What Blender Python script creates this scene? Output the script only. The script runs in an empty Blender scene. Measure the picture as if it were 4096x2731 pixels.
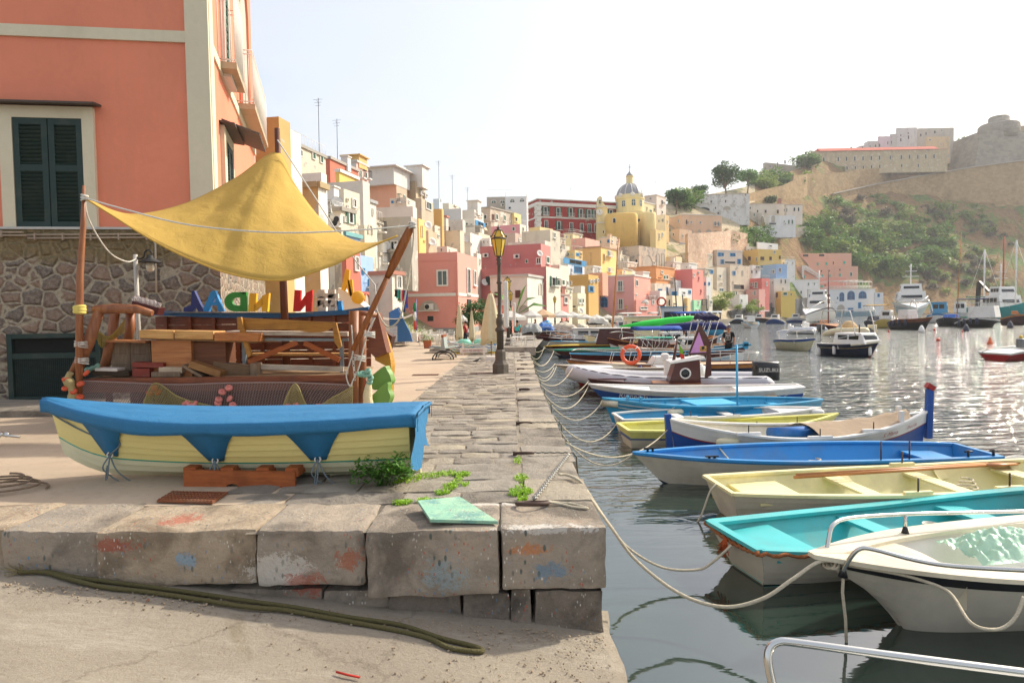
import bpy,math,random
from math import sin,cos,pi,sqrt,radians,atan,atan2,tan
from mathutils import Vector,Matrix,noise
R=random.Random(11)
sc=bpy.context.scene
col=sc.collection
V=Vector
F=2612.0;CX,CY=2048.0,1365.5;EYE=2.7;K=1.2
PITCH=atan((1365.5-1257)/2612.0);ROLL=.015
E0=V((0,0,EYE))
fwd=V((0,cos(PITCH),-sin(PITCH)))
_u0=V((0,sin(PITCH),cos(PITCH)));_r0=V((1,0,0))
cup=_u0*cos(ROLL)+_r0*sin(ROLL);crt=_r0*cos(ROLL)-_u0*sin(ROLL)
def ray(px,py):return fwd+crt*((px-CX)/F)-cup*((py-CY)/F)
def W(px,py,Y):
 d=ray(px,py);return E0+d*(Y/d.y)
def G(px,py,z=0.0):
 d=ray(px,py);return E0+d*((z-EYE)/d.z)
def zq(Y):return.96-.42*min(1,max(0,(Y-6)/49.0))
def Q(px,py):
 z=.9
 for i in range(12):
  p=G(px,py,z);z=zq(p.y)
 return p
def onplane(px,py,p0,n):
 d=ray(px,py);return E0+d*((p0-E0).dot(n)/d.dot(n))
cd=bpy.data.cameras.new('camera');cam=bpy.data.objects.new('camera',cd);col.objects.link(cam)
cd.sensor_width=36;cd.lens=36*F/4096;cd.clip_end=5000;cd.clip_start=.05
cam.matrix_world=Matrix(((crt.x,cup.x,-fwd.x,0),(crt.y,cup.y,-fwd.y,0),(crt.z,cup.z,-fwd.z,EYE),(0,0,0,1)))
sc.camera=cam
def c(h):
 if not isinstance(h,str):return(h[0],h[1],h[2],1)
 h=h.lstrip('#');o=[]
 for i in(0,2,4):
  v=int(h[i:i+2],16)/255
  o.append(v/12.92 if v<.04045 else((v+.055)/1.055)**2.4)
 return(*o,1)
MC={}
class N:
 def __init__(s,name):
  s.m=bpy.data.materials.new(name);s.m.use_nodes=True;s.t=s.m.node_tree;s.n=s.t.nodes
  s.b=s.n['Principled BSDF'];s.out=s.n['Material Output']
 def add(s,typ,**kw):
  n=s.n.new(typ)
  for k,v in kw.items():
   if k.startswith('_'):setattr(n,k[1:],v)
   else:n.inputs[k.replace('_',' ')].default_value=v
  return n
 def l(s,a,ao,b,bi):s.t.links.new(a.outputs[ao],b.inputs[bi])
 def mix(s,fac,a,b,blend='MIX'):
  n=s.n.new('ShaderNodeMix');n.data_type='RGBA';n.blend_type=blend
  for i,v in((0,fac),(6,a),(7,b)):
   if isinstance(v,tuple)and not isinstance(v[0],(int,float)):s.t.links.new(v[0].outputs[v[1]],n.inputs[i])
   else:n.inputs[i].default_value=v
  return(n,2)
 def ramp(s,src,p0,p1,c0=(0,0,0,1),c1=(1,1,1,1),interp='LINEAR'):
  n=s.n.new('ShaderNodeValToRGB');e=n.color_ramp.elements;n.color_ramp.interpolation=interp
  e[0].position=p0;e[1].position=p1;e[0].color=c0;e[1].color=c1
  s.t.links.new(src[0].outputs[src[1]],n.inputs[0]);return(n,0)
 def pos(s,scale=(1,1,1),kind='Object'):
  tc=s.n.new('ShaderNodeTexCoord');mp=s.n.new('ShaderNodeMapping');mp.inputs['Scale'].default_value=scale
  s.l(tc,kind,mp,0);return(mp,0)
 def noise(s,vec,scale,detail=5,rough=.55,dist=0):
  n=s.add('ShaderNodeTexNoise',Scale=scale,Detail=detail,Roughness=rough,Distortion=dist)
  s.t.links.new(vec[0].outputs[vec[1]],n.inputs['Vector']);return(n,0)
 def bump(s,src,strength=.3,dist=.02):
  n=s.add('ShaderNodeBump',Strength=strength,Distance=dist);s.t.links.new(src[0].outputs[src[1]],n.inputs['Height'])
  if s.b.inputs['Normal'].is_linked:
   s.t.links.new(s.b.inputs['Normal'].links[0].from_socket,n.inputs['Normal'])
  s.t.links.new(n.outputs[0],s.b.inputs['Normal'])
 def base(s,src):s.t.links.new(src[0].outputs[src[1]],s.b.inputs['Base Color'])
def mt(h,rough=.6,metal=0,name=None,spec=None):
 key=('mt',h,rough,metal)
 if key in MC:return MC[key]
 n=N(name or 'paint');n.b.inputs['Base Color'].default_value=c(h);n.b.inputs['Roughness'].default_value=rough;n.b.inputs['Metallic'].default_value=metal
 MC[key]=n.m;return n.m
def dul(h,f):
 a=c(h);return(a[0]*f,a[1]*f,a[2]*f,1)
def paint(h,rough=.45,wear=.3,sc_=6,dark=.55,bump=.15):
 key=('pa',h,rough,wear,sc_,dark)
 if key in MC:return MC[key]
 n=N('worn_paint');p=n.pos()
 a=n.noise(p,sc_,6,.6);b=n.noise(n.pos((3,3,.6)),sc_*1.3,8,.7)
 m=n.ramp(a,.45,.75,(0,0,0,1),(wear,wear,wear,1))
 x=n.mix(m,c(h),dul(h,dark))
 m2=n.ramp(b,.62,.8,(0,0,0,1),(wear*.9,)*3+(1,))
 x=n.mix(m2,x,tuple(min(1,v*.6+.18)for v in c(h)[:3])+(1,))
 d_=n.noise(n.pos((1,1,1)),sc_*.35,9,.7,.3);x=n.mix(n.ramp(d_,.5,.68,(0,0,0,1),(wear*.6,)*3+(1,)),x,dul('#8a7f6a',.8))
 n.base(x);n.b.inputs['Roughness'].default_value=rough;n.bump(b,bump,.01)
 MC[key]=n.m;return n.m
def plaster(h,dirt=.35,stain='#6a5d4c',scale=.35,bump=.25,patch=0.0,patchc='#8d8576'):
 key=('pl',h,dirt,stain,scale,patch,patchc)
 if key in MC:return MC[key]
 n=N('plaster');p=n.pos()
 big=n.noise(p,scale,8,.62);st=n.noise(n.pos((1.1,1.1,.22)),scale*1.6,9,.7,.5);fine=n.noise(p,scale*14,6,.6)
 x=n.mix(n.ramp(fine,.3,.75,(0,0,0,1),(.18,)*3+(1,)),c(h),dul(h,.72))
 x=n.mix(n.ramp(big,.45,.72,(0,0,0,1),(dirt,)*3+(1,)),x,dul(h,.68))
 x=n.mix(n.ramp(st,.52,.8,(0,0,0,1),(dirt*.9,)*3+(1,)),x,c(stain))
 if patch>0:
  pn=n.noise(p,scale*1.7,10,.65,.4)
  x=n.mix(n.ramp(pn,.62-patch*.2,.64-patch*.2),x,c(patchc))
 n.base(x);n.b.inputs['Roughness'].default_value=.9;n.bump(fine,bump,.03)
 MC[key]=n.m;return n.m
def wood(h1,h2,rough=.6,scale=4,ax=(1,12,12),bump=.3):
 key=('wo',h1,h2,rough,scale,ax)
 if key in MC:return MC[key]
 n=N('wood');a=n.noise(n.pos(ax),scale,9,.65,.3);b=n.noise(n.pos(),2.5,5,.6)
 x=n.mix(n.ramp(a,.3,.72),c(h1),c(h2));x=n.mix(n.ramp(b,.5,.8,(0,0,0,1),(.55,)*3+(1,)),x,dul(h1,.4))
 n.base(x);n.b.inputs['Roughness'].default_value=rough;n.bump(a,bump,.006)
 MC[key]=n.m;return n.m
def glass(h='#20282a',rough=.08):
 key=('gl',h)
 if key in MC:return MC[key]
 n=N('glass_pane');n.b.inputs['Base Color'].default_value=c(h);n.b.inputs['Roughness'].default_value=rough;MC[key]=n.m;return n.m
def cloth(h,rough=.9,trans=.0,fold=.35,sc_=5):
 key=('cl',h,trans)
 if key in MC:return MC[key]
 n=N('cloth');p=n.pos();a=n.noise(p,sc_,7,.6,.4)
 n.base(n.mix(n.ramp(a,.3,.8,(0,0,0,1),(.35,)*3+(1,)),c(h),dul(h,.7)));n.b.inputs['Roughness'].default_value=rough
 n.bump(a,fold,.03)
 if trans:
  t=n.add('ShaderNodeBsdfTranslucent');t.inputs[0].default_value=c(h);mx=n.add('ShaderNodeMixShader',Fac=trans)
  n.l(n.b,0,mx,1);n.l(t,0,mx,2);n.l(mx,0,n.out,0)
 MC[key]=n.m;return n.m
STEEL=lambda:mt('#c9c9c4',.22,1)
INV={}
class MB:
 def __init__(s):s.v=[];s.f=[];s.mi=[];s.sm=[];s.cur=0;s.smooth=False
 def quad(s,*pts):
  i=len(s.v);s.v+=[V(p)for p in pts];s.face(range(i,i+len(pts)));return s
 def face(s,idx):s.f.append(tuple(idx));s.mi.append(s.cur);s.sm.append(s.smooth)
 def obox(s,ctr,u,v,w,hu,hv,hw):
  ctr=V(ctr);i=len(s.v)
  for a in(-1,1):
   for b in(-1,1):
    for d in(-1,1):s.v.append(ctr+u*(a*hu)+v*(b*hv)+w*(d*hw))
  for q in((0,1,3,2),(4,6,7,5),(0,4,5,1),(2,3,7,6),(0,2,6,4),(1,5,7,3)):s.face([i+k for k in q])
  return s
 def box(s,ctr,size,rz=0,rx=0,ry=0):
  m=Matrix.Rotation(rz,3,'Z')@Matrix.Rotation(ry,3,'Y')@Matrix.Rotation(rx,3,'X')
  return s.obox(ctr,m@V((1,0,0)),m@V((0,1,0)),m@V((0,0,1)),size[0]/2,size[1]/2,size[2]/2)
 def beam(s,a,b,w,h,up=V((0,0,1))):
  a,b=V(a),V(b);d=(b-a);L=d.length;d.normalize();x=d.cross(up)
  if x.length<1e-4:x=d.cross(V((1,0,0)))
  x.normalize();y=x.cross(d);return s.obox((a+b)/2,d,x,y,L/2,w/2,h/2)
 def loft(s,rings,closed=True,cap=True,smooth=True):
  n=len(rings[0]);i0=len(s.v);old=s.smooth;s.smooth=smooth
  for r in rings:s.v+=[V(p)for p in r]
  for k in range(len(rings)-1):
   for j in range(n if closed else n-1):
    a=i0+k*n+j;b=i0+k*n+(j+1)%n;s.face((a,b,b+n,a+n))
  s.smooth=False
  if cap and closed:
   s.face([i0+j for j in range(n)][::-1]);s.face([i0+(len(rings)-1)*n+j for j in range(n)])
  s.smooth=old;return s
 def tube(s,pts,r,n=6,cap=True):
  pts=[V(p)for p in pts];rr=r if isinstance(r,(list,tuple))else[r]*len(pts);rings=[]
  t0=(pts[1]-pts[0]).normalized();x=t0 .cross(V((0,0,1)))
  if x.length<.05:x=t0 .cross(V((1,0,0)))
  x.normalize()
  for k,p in enumerate(pts):
   a=pts[max(0,k-1)];b=pts[min(len(pts)-1,k+1)];t=(b-a)
   if t.length<1e-9:t=t0
   t=t.normalized();x=(x-t*x.dot(t))
   if x.length<1e-6:x=t.orthogonal()
   x.normalize();y=t.cross(x)
   rings.append([p+(x*cos(2*pi*j/n)+y*sin(2*pi*j/n))*rr[k]for j in range(n)])
  return s.loft(rings,True,cap)
 def lathe(s,o,prof,n=12,ax=V((0,0,1)),smooth=True):
  o=V(o);ax=V(ax).normalized();x=ax.orthogonal().normalized();y=ax.cross(x)
  return s.loft([[o+ax*z+(x*cos(2*pi*(j+.5)/n)+y*sin(2*pi*(j+.5)/n))*max(r,1e-4)for j in range(n)]for r,z in prof],True,True,smooth)
 def ball(s,o,r,n=8,sz=1.0,m=6):
  return s.lathe(o,[(r*sin(pi*k/m),-r*sz*cos(pi*k/m))for k in range(m+1)],n)
 def torus(s,o,R_,r,ax=V((0,0,1)),n=16,m=6,x0=None,sq=1.0):
  o=V(o);ax=V(ax).normalized();x=(x0 or ax.orthogonal()).normalized();y=ax.cross(x);rings=[]
  for k in range(n+1):
   a=2*pi*k/n;d=x*cos(a)+y*sin(a)*sq
   rings.append([o+d*R_+(d*cos(2*pi*j/m)+ax*sin(2*pi*j/m))*r for j in range(m)])
  return s.loft(rings,True,False)
 def prism(s,poly,d):
  i=len(s.v);n=len(poly);d=V(d);s.v+=[V(p)for p in poly]+[V(p)+d for p in poly]
  s.face(range(i,i+n));s.face([i+n+k for k in range(n)][::-1])
  for k in range(n):s.face((i+k,i+(k+1)%n,i+n+(k+1)%n,i+n+k))
  return s
 def obj(s,name,mats,parent=None,sub=0,bevel=0,fixn=True):
  me=bpy.data.meshes.new(name);vs=s.v
  if parent is not None and parent.name in INV:
   M=INV[parent.name];vs=[M@p for p in s.v]
  me.from_pydata([tuple(p)for p in vs],[],s.f)
  if not isinstance(mats,(list,tuple)):mats=[mats]
  for m in mats:me.materials.append(m)
  me.polygons.foreach_set('material_index',s.mi);me.polygons.foreach_set('use_smooth',s.sm)
  me.update()
  if fixn:
   import bmesh
   bm=bmesh.new();bm.from_mesh(me);bmesh.ops.recalc_face_normals(bm,faces=bm.faces);bm.to_mesh(me);bm.free()
  o=bpy.data.objects.new(name,me);col.objects.link(o)
  if parent is not None:
   o.parent=parent
   if parent.name in INV:INV[o.name]=INV[parent.name]
  if bevel:
   b=o.modifiers.new('bevel','BEVEL');b.width=bevel;b.segments=2;b.limit_method='ANGLE'
  if sub:
   b=o.modifiers.new('sub','SUBSURF');b.levels=b.render_levels=sub
  return o
def tag(o,label,cat,group=None,kind=None):
 if label:o['label']=label
 if cat:o['category']=cat
 if group:o['group']=group
 if kind:o['kind']=kind
 return o
def thing(name,label,cat,loc=(0,0,0),rz=0,group=None,world=True):
 o=bpy.data.objects.new(name,None);col.objects.link(o);o.empty_display_size=.2
 o.location=loc;o.rotation_euler=(0,0,rz);tag(o,label,cat,group)
 if world:INV[o.name]=(Matrix.Translation(V(loc))@Matrix.Rotation(rz,4,'Z')).inverted()
 return o
def solo(mb,name,mats,label,cat,group=None,**kw):
 o=mb.obj(name,mats,None,**kw);me=o.data
 xs=[v.co for v in me.vertices];mn=V([min(p[i]for p in xs)for i in range(3)]);mx=V([max(p[i]for p in xs)for i in range(3)])
 org=V(((mn.x+mx.x)/2,(mn.y+mx.y)/2,mn.z));me.transform(Matrix.Translation(-org));o.location=org
 return tag(o,label,cat,group)
def struct(mb,name,mats,**kw):
 o=mb.obj(name,mats,None,**kw);o['kind']='structure';return o
def copy_tree(o,parent=None):
 n=o.copy();col.objects.link(n)
 if parent:n.parent=parent
 for ch in list(o.children):copy_tree(ch,n)
 return n
def dup(o,loc,rz,label,scale=None):
 n=copy_tree(o);n.location=loc;n.rotation_euler=(0,0,rz);n['label']=label
 if scale:n.scale=scale if isinstance(scale,tuple)else(scale,)*3
 return n
_dg=None
def text_mb(mb,txt,origin,u,v,n,size,ext=.004,squeeze=1,shear=0):
 cu=bpy.data.curves.new('t','FONT');cu.body=txt;cu.size=size;cu.extrude=0;cu.align_x='CENTER';cu.align_y='CENTER';cu.resolution_u=2;cu.shear=shear
 o=bpy.data.objects.new('t',cu);col.objects.link(o)
 me=bpy.data.meshes.new_from_object(o,depsgraph=bpy.context.evaluated_depsgraph_get())
 i=len(mb.v)
 for p in me.vertices:mb.v.append(V(origin)+u*p.co.x*squeeze+v*p.co.y+n*ext)
 for f in me.polygons:mb.face([i+k for k in f.vertices])
 bpy.data.objects.remove(o);bpy.data.curves.remove(cu);bpy.data.meshes.remove(me)
def sag(a,b,drop,n=10):
 a,b=V(a),V(b);return[a.lerp(b,t/n)+V((0,0,-4*drop*(t/n)*(1-t/n)))for t in range(n+1)]
def spline(pts,per=6):
 pts=[V(p)for p in pts];o=[]
 for i in range(len(pts)-1):
  p0=pts[max(0,i-1)];p1=pts[i];p2=pts[i+1];p3=pts[min(len(pts)-1,i+2)]
  for k in range(per):
   t=k/per
   o.append(.5*((2*p1)+(p2-p0)*t+(2*p0-5*p1+4*p2-p3)*t*t+(3*p1-p0-3*p2+p3)*t**3))
 return o+[pts[-1]]
 # sky, sun
SUN=V((.86,.50,.0)).normalized();ELEV=radians(37)
w=bpy.data.worlds.new('World');sc.world=w;w.use_nodes=True
wn=w.node_tree;bg=wn.nodes['Background'];sk=wn.nodes.new('ShaderNodeTexSky');sk.sky_type='NISHITA';sk.sun_disc=False
sk.sun_elevation=ELEV;sk.sun_rotation=atan2(SUN.x,SUN.y);sk.air_density=1.3;sk.dust_density=4.5;sk.ozone_density=1.2
tc=wn.nodes.new('ShaderNodeTexCoord');mp=wn.nodes.new('ShaderNodeMapping');mp.inputs['Scale'].default_value=(1.2,1.2,4)
nz=wn.nodes.new('ShaderNodeTexNoise');nz.inputs['Scale'].default_value=1.6;nz.inputs['Detail'].default_value=9;nz.inputs['Roughness'].default_value=.55;nz.inputs['Distortion'].default_value=.5
rp=wn.nodes.new('ShaderNodeValToRGB');rp.color_ramp.elements[0].position=.35;rp.color_ramp.elements[1].position=.8
rp.color_ramp.elements[0].color=(.45,.45,.45,1);rp.color_ramp.elements[1].color=(.85,.85,.85,1)
mx=wn.nodes.new('ShaderNodeMix');mx.data_type='RGBA';mx.inputs[7].default_value=(3.5,3.45,3.6,1)
L=wn.links.new
L(tc.outputs['Generated'],mp.inputs[0]);L(mp.outputs[0],nz.inputs['Vector']);L(nz.outputs[0],rp.inputs[0]);L(rp.outputs[0],mx.inputs[0])
L(sk.outputs[0],mx.inputs[6]);L(mx.outputs[2],bg.inputs[0]);bg.inputs[1].default_value=.15
sd=bpy.data.lights.new('sun','SUN');so=bpy.data.objects.new('sun',sd);col.objects.link(so)
sd.energy=2.75;sd.angle=radians(2);sd.color=(1,.93,.8)
sdir=SUN*cos(ELEV)+V((0,0,sin(ELEV)));so.rotation_euler=sdir.to_track_quat('Z','Y').to_euler();so.location=(30,10,60)
sc.view_settings.view_transform='Standard';sc.view_settings.look='None';sc.view_settings.exposure=.9;sc.view_settings.gamma=1
# terrain function
TAB=[(500,24,55,820),(700,26,60,800),(1200,30,75,720),(1400,36,95,770),(1650,50,120,865),(1900,60,140,905),(2150,74,165,935),(2400,108,185,905),(2700,132,215,800),(3000,162,260,740),(3250,215,320,650),(3500,240,370,600),(3800,250,400,575),(4100,265,410,560),(4800,280,430,540)]
def tcol(px):
 px=min(max(px,500),4799)
 for i in range(len(TAB)-1):
  a,b=TAB[i],TAB[i+1]
  if a[0]<=px<=b[0]:
   t=(px-a[0])/(b[0]-a[0]);return[(a[k]+(b[k]-a[k])*t)*(K if k<3 else 1)for k in(1,2,3)]
Z0=.6
def tprof(px):
 d0,d1,yt=tcol(px);r=ray(px,yt);k=r.z/r.y;return d0,d1,EYE+d1*k
def T(px,py,up=0):
 d0,d1,z1=tprof(px);s=(z1-Z0)/(d1-d0);r=ray(px,py);k=r.z/r.y
 d=d1 if k>=s*.98 else(Z0-s*d0-EYE)/(k-s)
 d=min(max(d,d0),d1*1.08);return W(px,py,d)
def tz(X,Y):
 px=CX+F*X/Y;d0,d1,z1=tprof(px)
 return Z0 if Y<d0 else(Z0+(z1-Z0)*(Y-d0)/(d1-d0)if Y<d1 else z1)
n=N('hill_earth');p=n.pos()
a=n.noise(p,.06,9,.6);b=n.noise(p,.35,8,.65);d=n.noise(n.pos((1,1,4)),.5,7,.7)
x=n.mix(n.ramp(b,.35,.68),c('#6f5030'),c('#94794a'))
x=n.mix(n.ramp(a,.48,.58),x,n.mix(n.ramp(b,.3,.7),c('#3c5220'),c('#6d8232')))
x=n.mix(n.ramp(d,.6,.74),x,c('#8f8474'))
n.base(x);n.b.inputs['Roughness'].default_value=1;n.bump(b,1.0,1.2);M_HILL=n.m
n=N('town_rock');p=n.pos();a=n.noise(p,.15,9,.6);b=n.noise(p,.9,8,.7)
x=n.mix(n.ramp(b,.35,.68),c('#a8987c'),c('#c9b898'));x=n.mix(n.ramp(a,.52,.66),x,n.mix(n.ramp(b,.3,.7),c('#5f6a3a'),c('#8a8a55')))
n.base(x);n.b.inputs['Roughness'].default_value=1;n.bump(b,1.0,.5);M_TOWN=n.m
m=MB();m.smooth=True;cols=list(range(560,4790,30));rows=[i/26 for i in range(27)]
ring=[]
for i,px in enumerate(cols):
 d0,d1,z1=tprof(px);rr=ray(px,1250);a=rr.x/rr.y;line=[]
 hk=min(1,max(0,(px-3180)/250))
 for t in[-2,-1]+rows+[2,3,4]:
  if t==-2:d,z=d0-.5,-3
  elif t==-1:d,z=d0-.4,Z0-.15
  elif t<=1:d,z=d0+(d1-d0)*t,Z0-.1+(z1-Z0)*t
  else:d,z=d1+(t-1)*45,z1-(0 if t<3 else 4*(t-2))
  q=V((a*d,d,z))
  if 0<t<=1:
   f=noise.noise(q*.06)*4+noise.noise(q*.2)*1.6
   q.z+=hk*f-.4;q.y+=hk*noise.noise(q*.13+V((9,0,0)))*4
  line.append(q)
 m.v+=line
nr=len(rows)+5
for i in range(len(cols)-1):
 for j in range(nr-1):
  m.cur=1 if cols[i]<2930+6*abs(j-12)else 0
  m.face((i*nr+j,(i+1)*nr+j,(i+1)*nr+j+1,i*nr+j+1))
struct(m,'hillside',[M_HILL,M_TOWN])
# water and sea bed
n=N('sea_water');p=n.pos()
n.b.inputs['Base Color'].default_value=c('#38463f');n.b.inputs['Roughness'].default_value=.05;n.b.inputs['IOR'].default_value=2.25
w1=n.noise(n.pos((.55,1.6,1)),2.6,3,.5,.6);w2=n.noise(n.pos((.35,1.3,1)),.8,3,.5,.4)
sx=n.s=n.n.new('ShaderNodeSeparateXYZ');tcn=n.n.new('ShaderNodeTexCoord');n.l(tcn,'Object',sx,0)
mr=n.add('ShaderNodeMapRange');mr.inputs['From Min'].default_value=7;mr.inputs['From Max'].default_value=19;mr.inputs['To Min'].default_value=.035;mr.inputs['To Max'].default_value=1.0
n.l(sx,'Y',mr,0)
mr2=n.add('ShaderNodeMapRange');mr2 .inputs['From Min'].default_value=1.5;mr2 .inputs['From Max'].default_value=9;mr2 .inputs['To Min'].default_value=.45;mr2 .inputs['To Max'].default_value=1.0
n.l(sx,'X',mr2,0)
mm=n.n.new('ShaderNodeMath');mm.operation='MULTIPLY';n.l(mr,0,mm,0);n.l(mr2,0,mm,1)
ad=n.n.new('ShaderNodeMath');ad.operation='ADD';n.l(w1[0],0,ad,0);n.l(w2[0],0,ad,1)
bp=n.add('ShaderNodeBump',Distance=.28);n.l(mm,0,bp,'Strength');n.l(ad,0,bp,'Height');n.l(bp,0,n.b,'Normal')
sp=n.noise(p,.25,4,.6);n.base(n.mix(n.ramp(sp,.4,.7),c('#1c2c26'),c('#33443a')))
M_WATER=n.m
m=MB();m.quad((-560,-45,0),(800,-45,0),(800,715,0),(-560,715,0));struct(m,'water',M_WATER)
m=MB();m.quad((-570,-50,-3.2),(810,-50,-3.2),(810,720,-3.2),(-570,720,-3.2));struct(m,'seabed',mt('#3a3d30',1))
# stone materials
def stone(h,h2,dark='#3b362e',sc_=2.2,patches=(),bump=.8,top=None):
 n=N('weathered_stone');p=n.pos()
 a=n.noise(p,sc_,10,.68);b=n.noise(p,sc_*9,8,.7);g=n.noise(p,sc_*.7,7,.6,.4);s=n.noise(p,60,3,.8)
 x=n.mix(n.ramp(a,.35,.68),c(h),c(h2))
 x=n.mix(n.ramp(g,.5,.64,(0,0,0,1),(.72,)*3+(1,)),x,c(dark))
 x=n.mix(n.ramp(b,.58,.72,(0,0,0,1),(.6,)*3+(1,)),x,dul(h2,.45))
 x=n.mix(n.ramp(s,.66,.7,(0,0,0,1),(.5,)*3+(1,)),x,dul(h2,1.5))
 for(px_,py_,pz_,rx,ry,rz_,hc,th)in patches:
  mpn=n.n.new('ShaderNodeMapping');mpn.inputs['Location'].default_value=(-px_/rx,-py_/ry,-pz_/rz_);mpn.inputs['Scale'].default_value=(1/rx,1/ry,1/rz_)
  tcn=n.n.new('ShaderNodeTexCoord');n.l(tcn,'Object',mpn,0)
  ln=n.n.new('ShaderNodeVectorMath');ln.operation='LENGTH';n.l(mpn,0,ln,0)
  nn=n.noise(p,12,10,.82,.6);mu=n.n.new('ShaderNodeMath');mu.operation='MULTIPLY_ADD';mu.inputs[1].default_value=2.6;n.l(nn[0],0,mu,0);n.l(ln,'Value',mu,2)
  m3=n.n.new('ShaderNodeMath');m3 .operation='MULTIPLY';m3 .inputs[1].default_value=.3;n.l(mu,0,m3,0);mu=m3
  x=n.mix(n.ramp((mu,0),(th+1.45)*.3,(th+1.52)*.3,(.62,.62,.62,1),(0,0,0,1)),x,c(hc))
 if patches:
  for sc2,hc,lo,sd_ in((34,'#d8d4c8',.13,0),(22,'#5d8fb0',.1,3),(26,'#b5523a',.1,7),(18,'#58605a',.17,11)):
   mp2=n.n.new('ShaderNodeMapping');mp2 .inputs['Location'].default_value=(sd_,sd_,0);mp2 .inputs['Scale'].default_value=(1,1,.45);n.l(p[0],0,mp2,0)
   vv=n.n.new('ShaderNodeTexVoronoi');vv.inputs['Scale'].default_value=sc2;n.l(mp2,0,vv,'Vector');gg=n.noise((mp2,0),2.2,5,.7);m4=n.n.new('ShaderNodeMath');m4 .operation='MULTIPLY';n.l(n.ramp((vv,0),lo,lo+.1,(1,1,1,1),(0,0,0,1))[0],0,m4,0);n.l(n.ramp(gg,.5,.62)[0],0,m4,1);x=n.mix((m4,0),x,c(hc))
 n.base(x);n.b.inputs['Roughness'].default_value=.93
 n.bump(s,bump*.6,.006);n.bump(b,bump,.025);n.bump(a,bump,.06)
 return n.m
M_PAVE=[stone('#8f877c','#a69c8c','#5f574c',1.7,bump=1.2),stone('#837b71','#9a9080','#524b42',2.4,bump=1.2),stone('#9f9586','#b3a790','#726857',1.8,bump=1.2)]
PT=[(-1.95,5.25,.62,.42,.5,.24,'#d8d2c6',.42),(-1.72,5.25,.5,.3,.5,.22,'#a84a2c',.32),(-1.35,5.3,.72,.25,.5,.2,'#a8552f',.2),(-3.3,5.3,.85,.34,.5,.1,'#a3452f',.3),(-2.72,5.3,.72,.15,.5,.13,'#7fa9c4',.3),(-.55,5.3,.6,.5,.5,.3,'#8fa3a6',.18),(.12,5.3,.8,.28,.6,.12,'#c6732a',.25),(.3,5.3,.62,.4,.5,.2,'#5d86a0',.2),(-2.9,5.6,.97,.4,.3,.1,'#b0543c',.2),(-.2,5.9,.97,.9,.12,.1,'#ddd6cc',.25),(-.9,6.3,.97,.5,.22,.1,'#c4564a',.35),(.25,5.25,.95,.62,.1,.05,'#d9d5cc',.45)]
M_BLOCK=[stone('#a08f79','#b9a68c','#6a5c49',2.6,PT),stone('#92887a','#ad9d89','#544d43',2.2,PT),stone('#6f665a','#948778','#34302b',3,PT)]
def rblock(m,x0,x1,y0,y1,z0,z1,r=.05,nx=10,ny=4,nz=6,rough=.02,seed=0,tilt=0):
 h=V(((x1-x0)/2,(y1-y0)/2,(z1-z0)/2));cc=V(((x0+x1)/2,(y0+y1)/2,(z0+z1)/2));r=min(r,h.x*.9,h.y*.9,h.z*.9)
 def P(p):
  q=V((p[0]*h.x,p[1]*h.y,p[2]*h.z));inn=V([max(-(h[i]-r),min(h[i]-r,q[i]))for i in range(3)]);d=q-inn
  if d.length>1e-6:q=inn+d.normalized()*r
  w_=cc+q;o=noise.noise_vector(w_*3+V((seed,0,0)))*rough*1.6+noise.noise_vector(w_*11)*rough*.7
  w_+=o;w_.z+=tilt*q.x;return w_
 def side(f,a,b):
  i0=len(m.v)
  for i in range(a+1):
   for j in range(b+1):m.v.append(P(f(-1+2*i/a,-1+2*j/b)))
  for i in range(a):
   for j in range(b):
    q=i0+i*(b+1)+j;m.face((q,q+b+1,q+b+2,q+1))
 side(lambda u,v:(u,-1,v),nx,nz);side(lambda u,v:(u,v,1),nx,ny);side(lambda u,v:(-1,u,v),ny,nz);side(lambda u,v:(1,u,v),ny,nz)
 # quay
XE=[(4.9,.72),(18,.72),(37,.95),(50,1.4),(52,3.4),(60,3.5)]
for px in(2150,2400,2700,3000,3250):
 d0=tcol(px)[0]-11;XE.append((d0,(px-2048)/2612*d0))
def xe(Y):
 for i in range(len(XE)-1):
  if XE[i][0]<=Y<=XE[i+1][0]:return XE[i][1]+(XE[i+1][1]-XE[i][1])*(Y-XE[i][0])/(XE[i+1][0]-XE[i][0])
 return XE[-1][1]if Y>60 else XE[0][1]
ys=[5.25,5.9,7,9,12,15,18,24,30,37,44,50,50.02,56,62,75,92,110,128,150,170,190,218,240,256]
m=MB();k=0
for i,y in enumerate(ys):
 X=xe(y)if y!=50.02 else 3.4;X-=.02
 for xx in(-2.2,X):m.v.append(V((xx,y,zq(y)-.016)))
 m.v.append(V((X,y,-3)))
 if i:
  b=3*i;m.face((b-3,b,b+1,b-2));m.face((b-2,b+1,b+2,b-1))
struct(m,'quay',stone('#857b6c','#9a8f7d','#4f483d',2))
nn=N('concrete');p=nn.pos();a=nn.noise(p,.35,8,.6);b=nn.noise(p,9,9,.7);s=nn.noise(nn.pos((.12,2.2,1)),.6,6,.6);sp=nn.noise(p,55,2,.6)
x=nn.mix(nn.ramp(a,.3,.7),c('#a5917a'),c('#b9a78f'));x=nn.mix(nn.ramp(b,.5,.75,(0,0,0,1),(.4,)*3+(1,)),x,c('#8a7763'));x=nn.mix(nn.ramp(s,.55,.75,(0,0,0,1),(.4,)*3+(1,)),x,c('#8c7d6d'))
x=nn.mix(nn.ramp(sp,.7,.73,(0,0,0,1),(.6,)*3+(1,)),x,c('#d5cdc0'))
nn.base(x);nn.b.inputs['Roughness'].default_value=.92;nn.bump(b,.4,.01);M_CONC=nn.m
m=MB()
yy=[6.05,7,9,12,15,20,30,37,44,50,56,62,75,92,110,128,150,170,190,218,240,256]
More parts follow.
